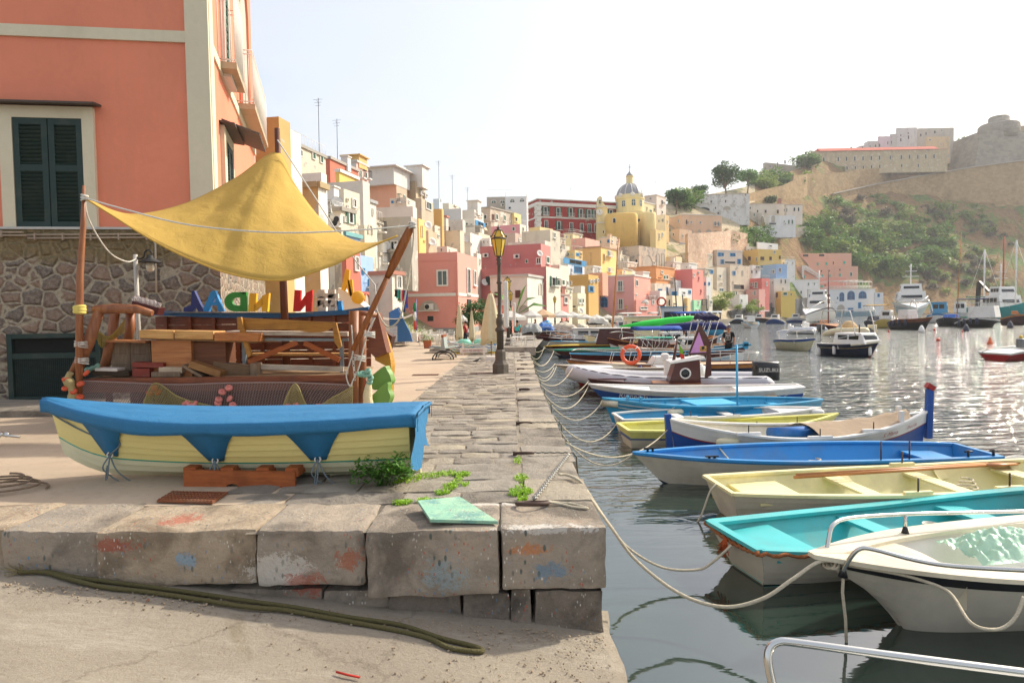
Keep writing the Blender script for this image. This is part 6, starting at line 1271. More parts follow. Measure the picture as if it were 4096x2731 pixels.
# boats on the water
D_=1.7415
def bt(name,lab,a,b,B,zm,hull,bands=(),bow='L',cat='boat',grp='boats moored along the quay',zk=-.18,ts=.7,D=True,lap=6,ext=None,ztr=0,pw=2.3,rake=.35,**kw):
 k=D_ if D else 1;pa=W(a[0]*k,a[1]*k,a[2]);pb=W(b[0]*k,b[1]*k,b[2]);za,zb_=pa.z,pb.z;pa.z=pb.z=0
 d=pb-pa;L_=d.length;mid=(pa+pb)/2
 if bow=='L':d=-d;zbow,zst=za,zb_
 else:zbow,zst=zb_,za
 o=thing(name,lab,cat,mid,atan2(d.y,d.x),grp,world=False)
 s=Hull(L_,B,zk,zm,zbow,zst,ts=ts,pw=pw,bow=rake,full=kw.pop('full',.42),stern=kw.pop('sr',.12),tm=kw.pop('tm',.42))
 build_hull(s,o,hull,bands,lap=lap,**kw)
 if ext:ext(o,s)
 return o,s
def fender(o,s,t,h,col_,sd=1,r=.06,L_=.32,horiz=False):
 p=s.P(t,h,sd,r+.02);m=MB();m.smooth=True;ax=V((1,0,0))if horiz else V((0,0,1));m.lathe(p-ax*L_/2,[(.01,0),(r*.5,.01),(r,.06),(r,L_-.06),(r*.5,L_-.01),(.01,L_)],10,ax)
 f=m.obj('fender',col_,o);q=s.P(t,1,sd,.0);m=MB();m.tube([p+(V((0,0,L_/2))if not horiz else V((L_/2,0,0))),q],.006,4);m.obj('fender_line',M_WROPE,f)
def thole(o,s,t,sd=1,h=.16):p=s.P(t,1,sd,-.03);m=MB();m.box(p+V((0,0,.03)),(.3,.05,.035));g=m.obj('oarlock_block',kwg(o),o);m=MB();m.tube([p,p+V((0,0,h))],.009,5);m.obj('thole_pin',M_RUST,g)
def kwg(o):return[c_ for c_ in o.children if c_.name.startswith('gunwale')][0].data.materials[0]
def rail(o,pts,r=.015,posts=(),name='rail',mat=None):m=MB();m.smooth=True;m.tube(spline(pts,5)if len(pts)>2 else pts,r,7);[m.tube(p,r*.8,6)for p in posts];return m.obj(name,mat or STEEL(),o)
def outboard(o,s,col_='#1a1c1e',txt=None,k=1.0,y=0,tilt=0):
 b=s.P(0,1,1);base=V((b.x-.12,y,s.zsh(0)));m=MB();m.smooth=True;h=.42*k
 m.loft([[base+V((x*k,yy*k*w_,z*k))for x,yy in((-.36,-.16),(-.42,0),(-.36,.16),(.1,.19),(.2,.12),(.2,-.12),(.1,-.19))]for z,w_ in((.05,.8),(.15,1),(.38,1),(.47,.9),(.5,.5))],True,True)
 e=m.obj('outboard_motor',mt(col_,.25),o);m=MB();m.box(base+V((-.12*k,0,-.3*k)),(.16*k,.1*k,.8*k));m.box(base+V((.05*k,0,-.05*k)),(.25*k,.2*k,.2*k));m.obj('motor_leg',mt('#2b2d2f',.4),e)
 if txt:
  for sd in(1,-1):m=MB();text_mb(m,txt,base+V((-.12*k,sd*.2*k,.3*k)),V((-sd,0,0)),V((0,0,1)),V((0,sd,0)),.13*k,.012);m.obj('lettering',M_WHT,e)
def bimini(o,x0,x1,w_,z0,z1,col_,bow_=.08,legs=True,thin=False,zx=0):
 m=MB();m.smooth=True;rows_=[[V((x0+(x1-x0)*i/6,-w_/2+w_*j/6,z1+zx*i/6+bow_*(1-(j/3-1)**2)-.05*(1 if j in(0,6)else 0)))for j in range(7)]for i in range(7)]
 m.loft(rows_,False,False);t=m.obj('bimini_top',cloth(col_),o,fixn=False);q=t.modifiers.new('s','SOLIDIFY');q.thickness=.03
 if legs:
  m=MB()
  for sd in(-1,1):
   xm=(x0+x1)/2
   for xx in(x0+.1,xm,x1-.1):m.tube([V((xm,sd*w_/2,z0)),V((xx,sd*w_/2,z1+zx*(xx-x0)/(x1-x0)-.03))],.014,5)
  m.obj('bimini_frame',STEEL(),o)
def cabin(o,x0,x1,w_,z0,h,mat,taper=.12,win=3,glassm=None,roof=None,wfront=False):
 m=MB();lo=[V((x0,-w_/2,z0)),V((x1,-w_/2,z0)),V((x1,w_/2,z0)),V((x0,w_/2,z0))];k=1 if x1>x0 else-1
 up=[V((x0+.05*k,-w_/2+taper*.5,z0+h)),V((x1-taper*2*k,-w_/2+taper*.5,z0+h)),V((x1-taper*2*k,w_/2-taper*.5,z0+h)),V((x0+.05*k,w_/2-taper*.5,z0+h))]
 m.loft([lo,up],True,True,False);cb=m.obj('cabin',mat,o,bevel=.03)
 if win:
  for sd in(-1,1):
   for j in range(win):
    xx=x0+(x1-x0)*(.12+.7*(j+.5)/win);m=MB();m.box((xx,sd*(w_/2-taper*.28+.012),z0+h*.6),(abs(x1-x0)*.72/win*.8,.03,h*.4));m.obj('window',glassm or M_DARK,cb)
  m=MB();m.obox(V((x1-taper*1.15*k,0,z0+h*.6)),V((0,1,0)),V((-.24*k*taper/.12,0,1)).normalized(),V((k,0,.2)).normalized(),w_*.36,h*.22,.02);m.obj('window',glassm or M_DARK,cb)
 if roof:m=MB();m.box(((x0+x1)/2-taper*k,0,z0+h+.03),(abs(x1-x0)+.1,w_+.1,.05));m.obj('cabin_roof',roof,cb,bevel=.01)
 return cb
W1=paint('#dcd2b8',.4,.5,2.5,.72,.05);W2=paint('#cfc8b6',.45,.45,2.5,.65,.05);W3=paint('#dedcd6',.4,.32,3,.8,.04);BL=paint('#124a94',.4,.25,3,.6);NV=paint('#0f1f3d',.35,.2,3,.6);BR=paint('#1f86c6',.45,.5,3,.65)
SKY=paint('#2f9cc6',.5,.5,3,.6);CYA=paint('#3ab4b6',.45,.5,3,.8);YE=paint('#ebe0a6',.45,.45,3,.8);LY=paint('#e3de7c',.45,.4,3,.8);MAH=paint('#4a1712',.3,.3,3,.6);RD=paint('#7d1412',.35,.2,3,.6);BK=mt('#141516',.4);GRV=paint('#b9b9bd',.5,.15,3,.8);TEAK=wood('#a0602a','#c98a4c',.45,3,(1,10,10));TL=paint('#2fa58c',.4,.2)
MHULL=mt('#1b2a24',.7);M_TWINE=cloth('#a8683c',.95,0,1,30)
def ex(o,s):
 T_=lambda x,y,Y:o.matrix_world.inverted()@W(x*D_,y*D_,Y)
 bpy.context.view_layer.update();Mi=(Matrix.Translation(o.location)@Matrix.Rotation(o.rotation_euler.z,4,'Z')).inverted();P_=lambda x,y,Y:Mi@W(x*D_,y*D_,Y)
 rail(o,[P_(1897,1288,5.45),P_(1903,1240,5.5),P_(1915,1203,5.55),P_(1960,1188,5.7),P_(2080,1180,6.0),P_(2200,1177,6.2),P_(2420,1172,6.5)],.018,[[P_(2080,1180,6.0),P_(2079,1218,6.0)]])
 rail(o,[P_(1935,1315,5.2),P_(1950,1285,5.15),P_(1975,1260,5.1),P_(2010,1262,5.05),P_(2100,1285,4.95),P_(2200,1300,4.85),P_(2420,1312,4.6)],.018)
 for q in((1897,1292,5.45),(1936,1318,5.2),(2079,1222,6.0)):m=MB();p=P_(*q);m.lathe(p-V((0,0,.02)),[(.04,0),(.025,.05),(.02,.07)],8);m.obj('rail_foot',BK,o)
 m=MB();m.smooth=True;m.tube(spline([P_(1925,1292,5.25)+V((.0,0,.0)),P_(1960,1300,5.2),P_(2050,1315,5.1),P_(2110,1330,5.05),P_(2180,1360,4.9),P_(2230,1430,4.6),P_(2290,1445,4.55),P_(2330,1420,4.55),P_(2352,1370,4.6)],6),.013,6);m.obj('deck_rope',M_ROPE,o)
 m=MB();m.smooth=True;m.tube(spline([P_(1925,1290,5.3),P_(1990,1293,5.3),P_(2060,1300,5.4),P_(2110,1290,5.5),P_(2080,1270,5.6),P_(2100,1300,5.5),P_(2160,1330,5.2),P_(2220,1350,5.1),P_(2290,1340,5.1),P_(2310,1333,5.1)],6),.013,6)
 for k in range(5):m.torus(P_(1925,1290,5.3)+V((.02*k,.02*(k%2),0)),.05,.012,V((.3*k,.5,1)),12,5)
 m.obj('rope_knot',M_ROPE,o);m=MB();m.smooth=True
 c0=P_(2320,1258,5.8);g=[]
 for i in range(70):
  r=[]
  for j in range(34):u,v=i/69-.5,j/33-.5;q=c0+V((-u*1.0,v*.6,.16*(1-(2*u)**2)*(1-(2*v)**2)+(.014*sin(u*70+5*v)+.07*noise.noise(V((u*9,v*7,1)))+.03*noise.noise(V((u*25,v*22,4))))*(1-(2*v)**4)));r.append(q)
  g.append(r)
 m.loft(g,False,False);m.obj('plastic_wrap',cloth('#b9dcc4',.3,.2,1,9),o,fixn=False)
o,s=bt('speedboat','cream speedboat with a black gunwale stripe and steel rails, nearest at the right',(1873,1290,5.3),(1873,1290,5.3),1.5,.55,[W1,BK,W2])if 0 else(None,None)
def near_boat(name,lab,bowxy,ang,L_,H,hull,bands,**kw):
 d=V((cos(radians(ang)),sin(radians(ang)),0));mid=V((bowxy[0],bowxy[1],0))+d*L_/2;flip=kw.pop('bowleft',True);ext=kw.pop('ext',None)
 o=thing(name,lab,'boat',mid,radians(ang+(180 if flip else 0)),'boats moored along the quay',world=False);s=Hull(L_,*H[0],**H[1]);build_hull(s,o,hull,bands,**kw)
 if ext:ext(o,s)
 return o,s
near_boat('speedboat','cream speedboat with black gunwale stripe and steel rails, nearest at the right edge',(2.44,5.3),10,5.2,((1.5,-.2,.56,.68,.6),dict(ts=.85,pw=2.6,bow=.95,full=.5,stern=.05)),[W2,BK],[(.86,.95,1)],lap=0,gun=W1,inn=(W3,W3),deck=.2,deckm=W1,floor=.42,gw=.06,thick=.1,nt=36,ext=ex)
def ex0(o,s):
 Mi=(Matrix.Translation(o.location)@Matrix.Rotation(o.rotation_euler.z,4,'Z')).inverted();P_=lambda x,y,Y:Mi@W(x*D_,y*D_,Y)
 rail(o,[P_(1788,1640,3.35),P_(1776,1580,3.38),P_(1764,1520,3.4),P_(1768,1488,3.42),P_(1790,1473,3.42),P_(1830,1475,3.4),P_(2000,1498,3.3),P_(2200,1524,3.2),P_(2450,1556,3.1)],.022)
near_boat('rail_boat','white motorboat of which only the arched steel bow rail shows at the bottom right',(1.35,2.9),4,4.6,((1.35,-.2,.45,.55,.5),dict(ts=.8,pw=2.5,bow=.5,full=.45)),[W3],[],lap=0,gun=W3,inn=W3,deck=.3,deckm=W3,ext=ex0)
def ex2(o,s):
 m=MB();m.smooth=True;path=[s.P(t,.97,1,.03)for t in(.55,.4,.25,.12,0)]+[V((s.P(0,.97,1).x-.03,s.P(0,1,1).y*f,s.zsh(0)-.01-.05*(1-f*f)))for f in(.9,.5,0,-.5,-.9)]+[s.P(t,.97,-1,.03)for t in(0,.12,.25,.4,.55)]
 pts=spline(path,12);m.tube([p+V((0,.012*sin(k*1.3),.012*cos(k*1.3)))for k,p in enumerate(pts)],.02,7);m.obj('rope_fender',M_TWINE,o)
 m=MB();p=V((s.P(0,1,1).x-.06,.05,s.zsh(0)-.03))
 for k in range(50):m.tube([p+V((0,R.uniform(-.03,.03),0)),p+V((R.uniform(-.05,.0),R.uniform(-.09,.09),-R.uniform(.1,.2)))],.004,3)
 m.obj('rope_tassel',cloth('#c05a24',.9,0,.8,30),o)
o,s=near_boat('turquoise_dinghy','turquoise lined rowing dinghy with a brown rope fender round its white hull',(2.22,6.55),13.5,4.4,((1.42,-.15,.34,.6,.42),dict(ts=.66,pw=2.4,bow=.2,full=.42,stern=.22,tm=.5)),[W2,MHULL],[(0,.22,1)],lap=7,gun=CYA,inn=(CYA,CYA),seats=[(.42,.24,.86),(.72,.3,.86),(.1,.55,.84)],smat=CYA,floor=.34,gw=.045,thick=.045,nt=34,bowleft=False,ext=ex2)
def ex3(o,s):
 for t,sd in((.55,1),(.4,-1),(.62,-1)):
  p=s.P(t,1,sd,-.03);m=MB();m.box(p+V((0,0,.035)),(.36,.06,.04));g=m.obj('oarlock_block',YE,o);m=MB();m.tube([p,p+V((0,0,.22))],.012,5);m.obj('thole_pin',M_RUST,g)
 for t in(.36,.62,.8):
  for sd in(-1,1):p=s.P(t,.98,sd,-.05);m=MB();q=[p,p+V((.14,0,-.02)),p+V((.2,-sd*.1,-.14)),p+V((.02,-sd*.14,-.16))];m.prism(q,V((0,-sd*.03,0)));m.obj('knee',YE,o)
 m=MB();q=[s.P(0,f,1,.02)for f in(.35,.35)];m.tube([s.P(t,.55,1,.01)for t in(.0,.1,.2,.3)],.018,5);m.obj('yellow_pole',paint('#c9a52a'),o)
near_boat('yellow_rowing_boat','pale yellow rowing boat with white hull and open benches, stern to the quay',(2.66,8.42),5.5,5.6,((1.5,-.15,.4,.62,.44),dict(ts=.62,pw=2.3,bow=.2,full=.42,stern=.18,tm=.5)),[W1,MHULL],[(0,.15,1)],lap=6,gun=YE,inn=(YE,paint('#1d7f86',.6)),seats=[(.34,.22,.85),(.56,.22,.85),(.78,.26,.85),(.12,.7,.8)],smat=YE,floor=.3,gw=.03,thick=.03,nt=34,bowleft=False,ext=ex3)
def clutter(par,items):
 for nm,p,q,r,mt_ in items:
  m=MB();m.smooth=True
  if nm=='oar':m.tube([p,q],.022,6);d=(q-p).normalized();m.beam(q,q+d*.45,.13,.02)
  elif nm=='rope_coil':m.tube([p+V((r*(1-.012*k)*cos(k*.5),r*.7*(1-.012*k)*sin(k*.5),.004*k))for k in range(60)],.013,5)
  else:m.lathe(p,[(r*.8,0),(r,r*1.6),(r*.94,r*1.6),(r*.74,.02)],12)
  m.obj(nm,mt_,par)
bpy.context.view_layer.update()
for o_ in list(col.objects):
 if o_.name=='yellow_rowing_boat':clutter(o_,[('oar',V((-1.6,.3,.42)),V((1.3,.38,.46)),0,TEAK),('oar',V((-1.5,.42,.42)),V((1.4,.46,.46)),0,TEAK),('rope_coil',V((.6,-.1,.2)),None,.2,M_ROPE)])
 if o_.name=='turquoise_dinghy':clutter(o_,[('bailer',V((.4,.15,.12)),None,.09,paint('#c9c4b5')),('rope_coil',V((.9,-.15,.12)),None,.2,M_ROPE)])
def ex4(o,s):
 for t,sd in((.95,1),(.8,1)):p=s.P(t,1,sd,-.03)if t<.9 else V((s.P(t,1,1).x,0,s.zsh(t)+.03));m=MB();m.box(p+V((0,0,.05)),(.2,.03,.02));m.box(p+V((.04,0,.02)),(.03,.04,.05));m.box(p+V((-.04,0,.02)),(.03,.04,.05));m.obj('cleat',mt('#2a2a2a',.4,.8),o)
 for t in(.1,.02):p=s.P(t,1,1,-.06);m=MB();m.tube([p,p+V((0,0,.12))],.02,6);m.tube([p+V((-.06,0,.1)),p+V((.06,0,.1))],.015,5);m.obj('bollard',BK,o)
 for t,sd in((.36,1),(.28,1)):p=s.P(t,1,sd,-.03);m=MB();m.tube([p,p+V((0,0,.3))],.012,5);m.obj('thole_pin',M_RUST,o)
 m=MB();m.smooth=True;p=s.P(.72,.9,-1,-.02);m.tube(spline([s.P(.72,1,-1,-.02),p+V((-.1,.15,-.1)),p+V((-.2,.4,-.25))],5),.014,6);m.obj('line',M_ROPE,o);clutter(o,[('rope_coil',V((-.1,.1,.12)),None,.25,M_ROPE),('oar',V((-1.5,.2,.3)),V((1.0,.3,.32)),0,TEAK)])
bt('clinker_boat','open boat with bright blue inside and cream clinker hull, bow to the quay',(1453,1040,10.2),(2242,1034,10.4),1.5,.44,[W2,BK,BR],[(0,.16,1),(.93,1,2)],lap=8,gun=BR,inn=(BR,BR),seats=[(.12,.5,.8)],smat=BR,floor=.3,gw=.03,thick=.035,ts=.72,rake=.45,nt=34,ext=ex4)
def ex5(o,s):
 for t,sd in((.82,1),(.62,1),(.38,1)):fender(o,s,1-t,.78,paint('#d9d0ae',.5,.3),-1,.075,.42,True)
 for t in(.25,.5,.72):p=s.P(t,1,-1,-.03);m=MB();m.box(p+V((0,0,.03)),(.42,.06,.05));g=m.obj('oarlock_block',W3,o);m=MB();m.tube([p,p+V((0,0,.18))],.01,5);m.obj('thole_pin',M_IRON,g)
 m=MB();m.smooth=True;rows_=[]
 for k in range(15):
  t=.52+.4*k/14;p=s.P(t,1,1,-.05);rows_.append([V((p.x,p.y*(f/4),p.z+.02+.13*(1-abs(f/4))+noise.noise(V((t*20,f,0)))*.06))for f in range(-4,5)])
 m.loft(rows_,False,False);m.obj('canvas_cover',cloth('#a08c74',.95,0,.8,4),o,fixn=False)
 m=MB();m.smooth=True;m.tube([V((-.6,-.05,s.zm-.02)),V((.35,-.05,s.zm))],.11,10);m.obj('blue_roll',paint('#1f68b0',.7,.5,8),o)
 for e in(.9,.86):m=MB();p=V((s.P(e,1,1).x,(.1 if e>.88 else-.28),s.zsh(e)));m.box(p+V((0,0,.1)),(.07,.07,.24));m.obj('bitt',W3,o)
 m=MB();q=s.P(1,1,1);m.beam(V((q.x+.02,0,q.z-.5)),V((q.x+.04,0,q.z+.42)),.09,.11,V((1,0,0)));hp=m.obj('bow_post',BL,o);m=MB();m.beam(V((q.x+.02,0,q.z+.42)),V((q.x+.07,0,q.z+.5)),.1,.15,V((1,0,0)));m.obj('post_cap',paint('#9a1b14'),hp)
 m=MB();q=s.P(0,1,1);m.beam(V((q.x+.02,0,-.1)),V((q.x-.03,0,q.z+.1)),.08,.11,V((1,0,0)));m.obj('stern_post',BL,o)
 for txt,t,sz in(('S. Maria',.80,.13),('Procida',.91,.1)):m=MB();p=s.P(t,.84,-1,.022);u=(s.P(t+.04,.84,-1,.022)-s.P(t-.04,.84,-1,.022)).normalized();v=(s.P(t,.95,-1)-s.P(t,.75,-1)).normalized();text_mb(m,txt,p,u,v,V((0,-1,0)),sz,.012,.9,.3);m.obj('lettering',mt('#a3161a',.5),o)
bt('wooden_gozzo','white and navy double ended boat with a tall blue red tipped bow post',(1537,963,11.9),(2130,945,12.1),1.6,.46,[BL,W3,paint('#8a1a18')],[(.70,1,1),(.67,.70,2)],bow='R',lap=6,gun=W3,inn=(W1,W1),seats=[(.25,.2,.8),(.5,.2,.8)],smat=W3,floor=.25,gw=.035,thick=.03,ts=.06,pw=2.0,rake=.1,nt=34,full=.5,ext=ex5)
bt('lemon_boat','white hulled rowing boat with lemon yellow inside and a thin blue stripe',(1432,981,13.2),(1925,950,13.6),1.35,.36,[W1,LY,BL],[(.72,1,1),(.66,.72,2)],bow='R',gun=LY,inn=(LY,LY),seats=[(.3,.2,.85),(.6,.2,.85)],smat=LY,floor=.3,ts=.7,ext=lambda o,s:[thole(o,s,t,-1)for t in(.35,.55,.75)])
bt('white_boat','white boat with teal blue inside and a small foredeck, behind the lemon boat',(1420,957,14.5),(1885,936,14.9),1.45,.42,[W3],[],bow='R',gun=W3,inn=(SKY,SKY),seats=[(.3,.2,.85),(.55,.22,.85)],smat=W3,floor=.3,ts=.7,deck=.24,deckm=W3,ext=lambda o,s:[thole(o,s,t,-1)for t in(.3,.5)]+[fender(o,s,.97,.85,W3,-1,.07,.34,True)])
def ex8(o,s):
 m=MB();m.smooth=True;p=V((s.L*.5-.1,0,s.zb-.12));m.tube([p+V((-.25,.14,-.02)),p+V((.06,0,0)),p+V((-.25,-.14,-.02))],.09,8);m.obj('bow_fender',W1,o)
 m=MB();m.box((s.L*.02,.0,s.zm+.0),(1.1,1.0,.05));m.obj('hatch',paint('#35a8d6',.5),o);p=s.P(.46,1,1,-.1);m=MB();m.tube([p+V((0,0,-.1)),p+V((.02,0,1.45))],.025,7);m.obj('blue_stick',paint('#2aa3d3',.5),o)
 fender(o,s,.72,.8,W1,1,.07,.4,True)
 for k in range(9):p=s.P(.12+.08*k,.9,-1,-.05);m=MB();m.box(p-V((0,0,.08)),(.04,.03,.22));m.obj('frame_rib',SKY,o)
 for t in(.85,.9):p=s.P(t,1,1,-.05);m=MB();m.box(p+V((0,0,.06)),(.06,.06,.16));m.obj('bitt',SKY,o)
 for h in(.72,.86):m=MB();m.tube([s.P(t,h,1,.012)for t in(.97,.9,.8,.7)],.012,4);m.obj('white_stripe',W3,o)
bt('sky_blue_gozzo','sky blue open wooden boat with a tall blue stick and white bow fender',(1383,914,15.6),(1885,917,16.4),1.7,.46,[SKY],[],gun=SKY,inn=(SKY,paint('#c9c0aa')),seats=[(.2,.2,.8),(.75,.2,.85)],smat=SKY,floor=.3,ts=.1,pw=2.0,rake=.25,full=.5,ext=ex8)
def ex9(o,s):
 for t in(.5,.32,.16):fender(o,s,t,.72,paint('#c9a06c',.5,.4),1,.085,.42,True)
 m=MB();p=s.P(.78,.72,1,.015);u=(s.P(.70,.72,1,.015)-s.P(.86,.72,1,.015)).normalized();text_mb(m,'Ririnedda',p,u,V((0,0,1)),V((0,1,0)),.22,.015,1,.2);m.obj('lettering',mt('#b9b9b9',.4),o)
 m=MB();m.smooth=True;a=s.P(.62,.55,1,.03);
 for k in range(6):q=[s.P(.62-.1*k,.95-.25*(j%2),1,.03)for j in range(3)]
 m.tube([s.P(.6-.05*k,.93 if k%2 else.7,1,.02)for k in range(12)],.008,4);m.obj('fender_lines',M_WROPE,o)
bt('white_blue_launch','long white decked launch with royal blue sides and tan fenders',(1350,882,19.0),(1838,886,18.0),1.8,.5,[BL,W3,W1],[(.8,1,1),(0,.1,2)],gun=W3,inn=(W3,W3),deck=.3,deckm=W3,aft=.3,floor=.45,ts=.5,rake=.55,ext=ex9)
def ex10(o,s):
 cb=MB();q=[V((x,0,z))for x,z in((.35,s.zm-.05),(-.62,s.zm-.05),(-.58,s.zm+.72),(.15,s.zm+.6))];cb.prism([p+V((0,.42,0))for p in q],V((0,-.84,0)));c_=cb.obj('cabin',MAH,o)
 m=MB();m.beam(V((.32,0,s.zm+.63)),V((-.72,0,s.zm+.78)),1.02,.06);m.obj('cabin_roof',W3,c_)
 for sd in(1,-1):m=MB();m.smooth=True;m.torus(V((-.15,sd*.44,s.zm+.3)),.15,.025,V((0,1,0)),20,6);f=m.obj('porthole',W3,c_);m=MB();m.lathe(V((-.15,sd*.425,s.zm+.3)),[(.14,0),(.14,.01),(.01,.012)],16,V((0,sd,0)));m.obj('pane',M_DARK,f)
 m=MB();q=[V((x,0,z))for x,z in((-.3,s.zm+.85),(-.62,s.zm+1.75),(-.72,s.zm+1.72),(-.98,s.zm+1.2),(-1.0,s.zm+.2),(-.8,s.zm+.1),(-.86,s.zm+.82))];m.prism([p+V((0,.05,0))for p in q],V((0,-.07,0)));tl=m.obj('tail_fin',MAH,o)
 m=MB();q=[V((x,.07,z))for x,z in((-.36,s.zm+.9),(-.62,s.zm+1.55),(-.84,s.zm+.92))];m.prism(q,V((0,.01,0)));m.obj('pink_panel',paint('#c58ac0',.4),tl)
 m=MB();m.box((-.74,.09,s.zm+1.03),(.2,.01,.17));pl=m.obj('number_plate',paint('#c99a4a',.5),tl);m=MB();text_mb(m,'0319',V((-.74,.096,s.zm+1.0)),V((-1,0,0)),V((0,0,1)),V((0,1,0)),.09,.004);m.lathe(V((-.74,.098,s.zm+1.06)),[(.05,0),(.05,.002)],12,V((0,1,0)));m.obj('lettering',BK,pl)
 m=MB();m.tube([V((.15,0,s.zm+.6)),V((.02,0,s.zm+1.35))],[.06,.02],6);fp=m.obj('flag_staff',MAH,o);m=MB();
 m.cur=0;m.quad((-.02,0,s.zm+1.2),(-.14,.02,s.zm+1.0),(-.16,.02,s.zm+.85),(-.05,0,s.zm+.9));m.cur=1;m.quad((-.05,0,s.zm+.9),(-.16,.02,s.zm+.85),(-.2,.02,s.zm+.72),(-.08,0,s.zm+.7));m.obj('flag',[cloth('#6fa82c'),cloth('#c9392f')],fp)
 m=MB();m.box((.1,.0,s.zm-.02),(1.4,1.0,.04));m.obj('deck',TEAK,o)
bt('mahogany_cabin_boat','dark mahogany boat with a porthole cabin and pink panelled fin',(1350,870,20.6),(1772,882,20.0),1.7,.52,[MAH,W2],[(0,.45,1)],gun=MAH,inn=(MAH,TEAK),floor=.4,ts=.3,rake=.5,deck=.2,deckm=MAH,ext=ex10)
def rib(name,lab,a,b,B,tube_col,hull_col,r=.24,bow='L',D=True,ext=None,cover=None,grp='boats moored along the quay',stripe=None,mot=1):
 k=D_ if D else 1;pa=W(a[0]*k,a[1]*k,a[2]);pb=W(b[0]*k,b[1]*k,b[2]);za,zb_=pa.z,pb.z;pa.z=pb.z=0;d=pb-pa;L_=d.length;mid=(pa+pb)/2
 if bow=='L':d=-d;zbow,zst=za,zb_
 else:zbow,zst=zb_,za
 o=thing(name,lab,'inflatable boat',mid,atan2(d.y,d.x),grp,world=False);s=Hull(L_,B,-.15,zst-r,zbow-r,zst-r,ts=.9,pw=3.2,bow=1.5,full=.6,stern=.0)
 build_hull(s,o,[hull_col],[],inn=(hull_col,hull_col),floor=.5,thick=.02)
 m=MB();m.smooth=True;path=[V((-L_/2-.35,B/2-.02,zst-r+.02))]+[s.P(t,1,1,0)for t in(0,.2,.4,.6,.75,.86,.94,.985)]+[s.P(t,1,-1,0)for t in(.985,.94,.86,.75,.6,.4,.2,0)]+[V((-L_/2-.35,-B/2+.02,zst-r+.02))]
 pts=spline(path,5);n_=len(pts);m.tube(pts,[r*(.25+.75*min(1,min(i,n_-1-i)/4))for i in range(n_)],12);tb=m.obj('inflatable_tube',tube_col,o)
 m=MB();m.smooth=True;m.tube([p+V((0,.0,0))+((p-V((0,0,p.z))).normalized()*(r+.0))*V((0,1,0)).dot(V((0,1,0)))*1 for p in[]]or[V((p.x,p.y+(r*(1 if p.y>0 else-1))*min(1,abs(p.y)*3),p.z-.02))for p in pts[4:-4]],.022,5);m.obj('rub_strip',stripe or GRV,tb)
 m=MB();m.tube([V((p.x,p.y+.55*r*(1 if p.y>0 else-1),p.z+r*.86-.03*(k%3==1)))for k,p in enumerate(pts[4:n_//2-4])],.012,4);m.obj('grab_rope',mt('#3a3d3f',.8),tb)
 m=MB();m.box((-.3*L_/5,0,zst+.1),(.6,.55,.75));m.box((-.12*L_/5+.05,0,zst+.55),(.25,.5,.25));m.obj('console',W3,o,bevel=.06)
 if mot:outboard(o,s,ext or '#1a1c1e',None if ext else 'SUZUKI',1.35)
 if cover:
  m=MB();m.smooth=True;m.lathe(V((-.2,0,zst-.1)),[(.8,0),(.75,.3),(.5,.6),(.35,.75),(.01,.8)],10);m.obj('cover',cloth(cover),o)
 return o,s
o,s=rib('grey_inflatable','long grey inflatable boat with a black outboard motor',(1312,836,22.3),(1740,858,21.2),1.75,GRV,W2,.27)
m=MB();m.smooth=True;m.lathe((-1.1,0,.55),[(.26,0),(.3,.35),(.2,.4),(.22,.42),(.01,.44)],10);m.obj('plastic_seat',W3,o)
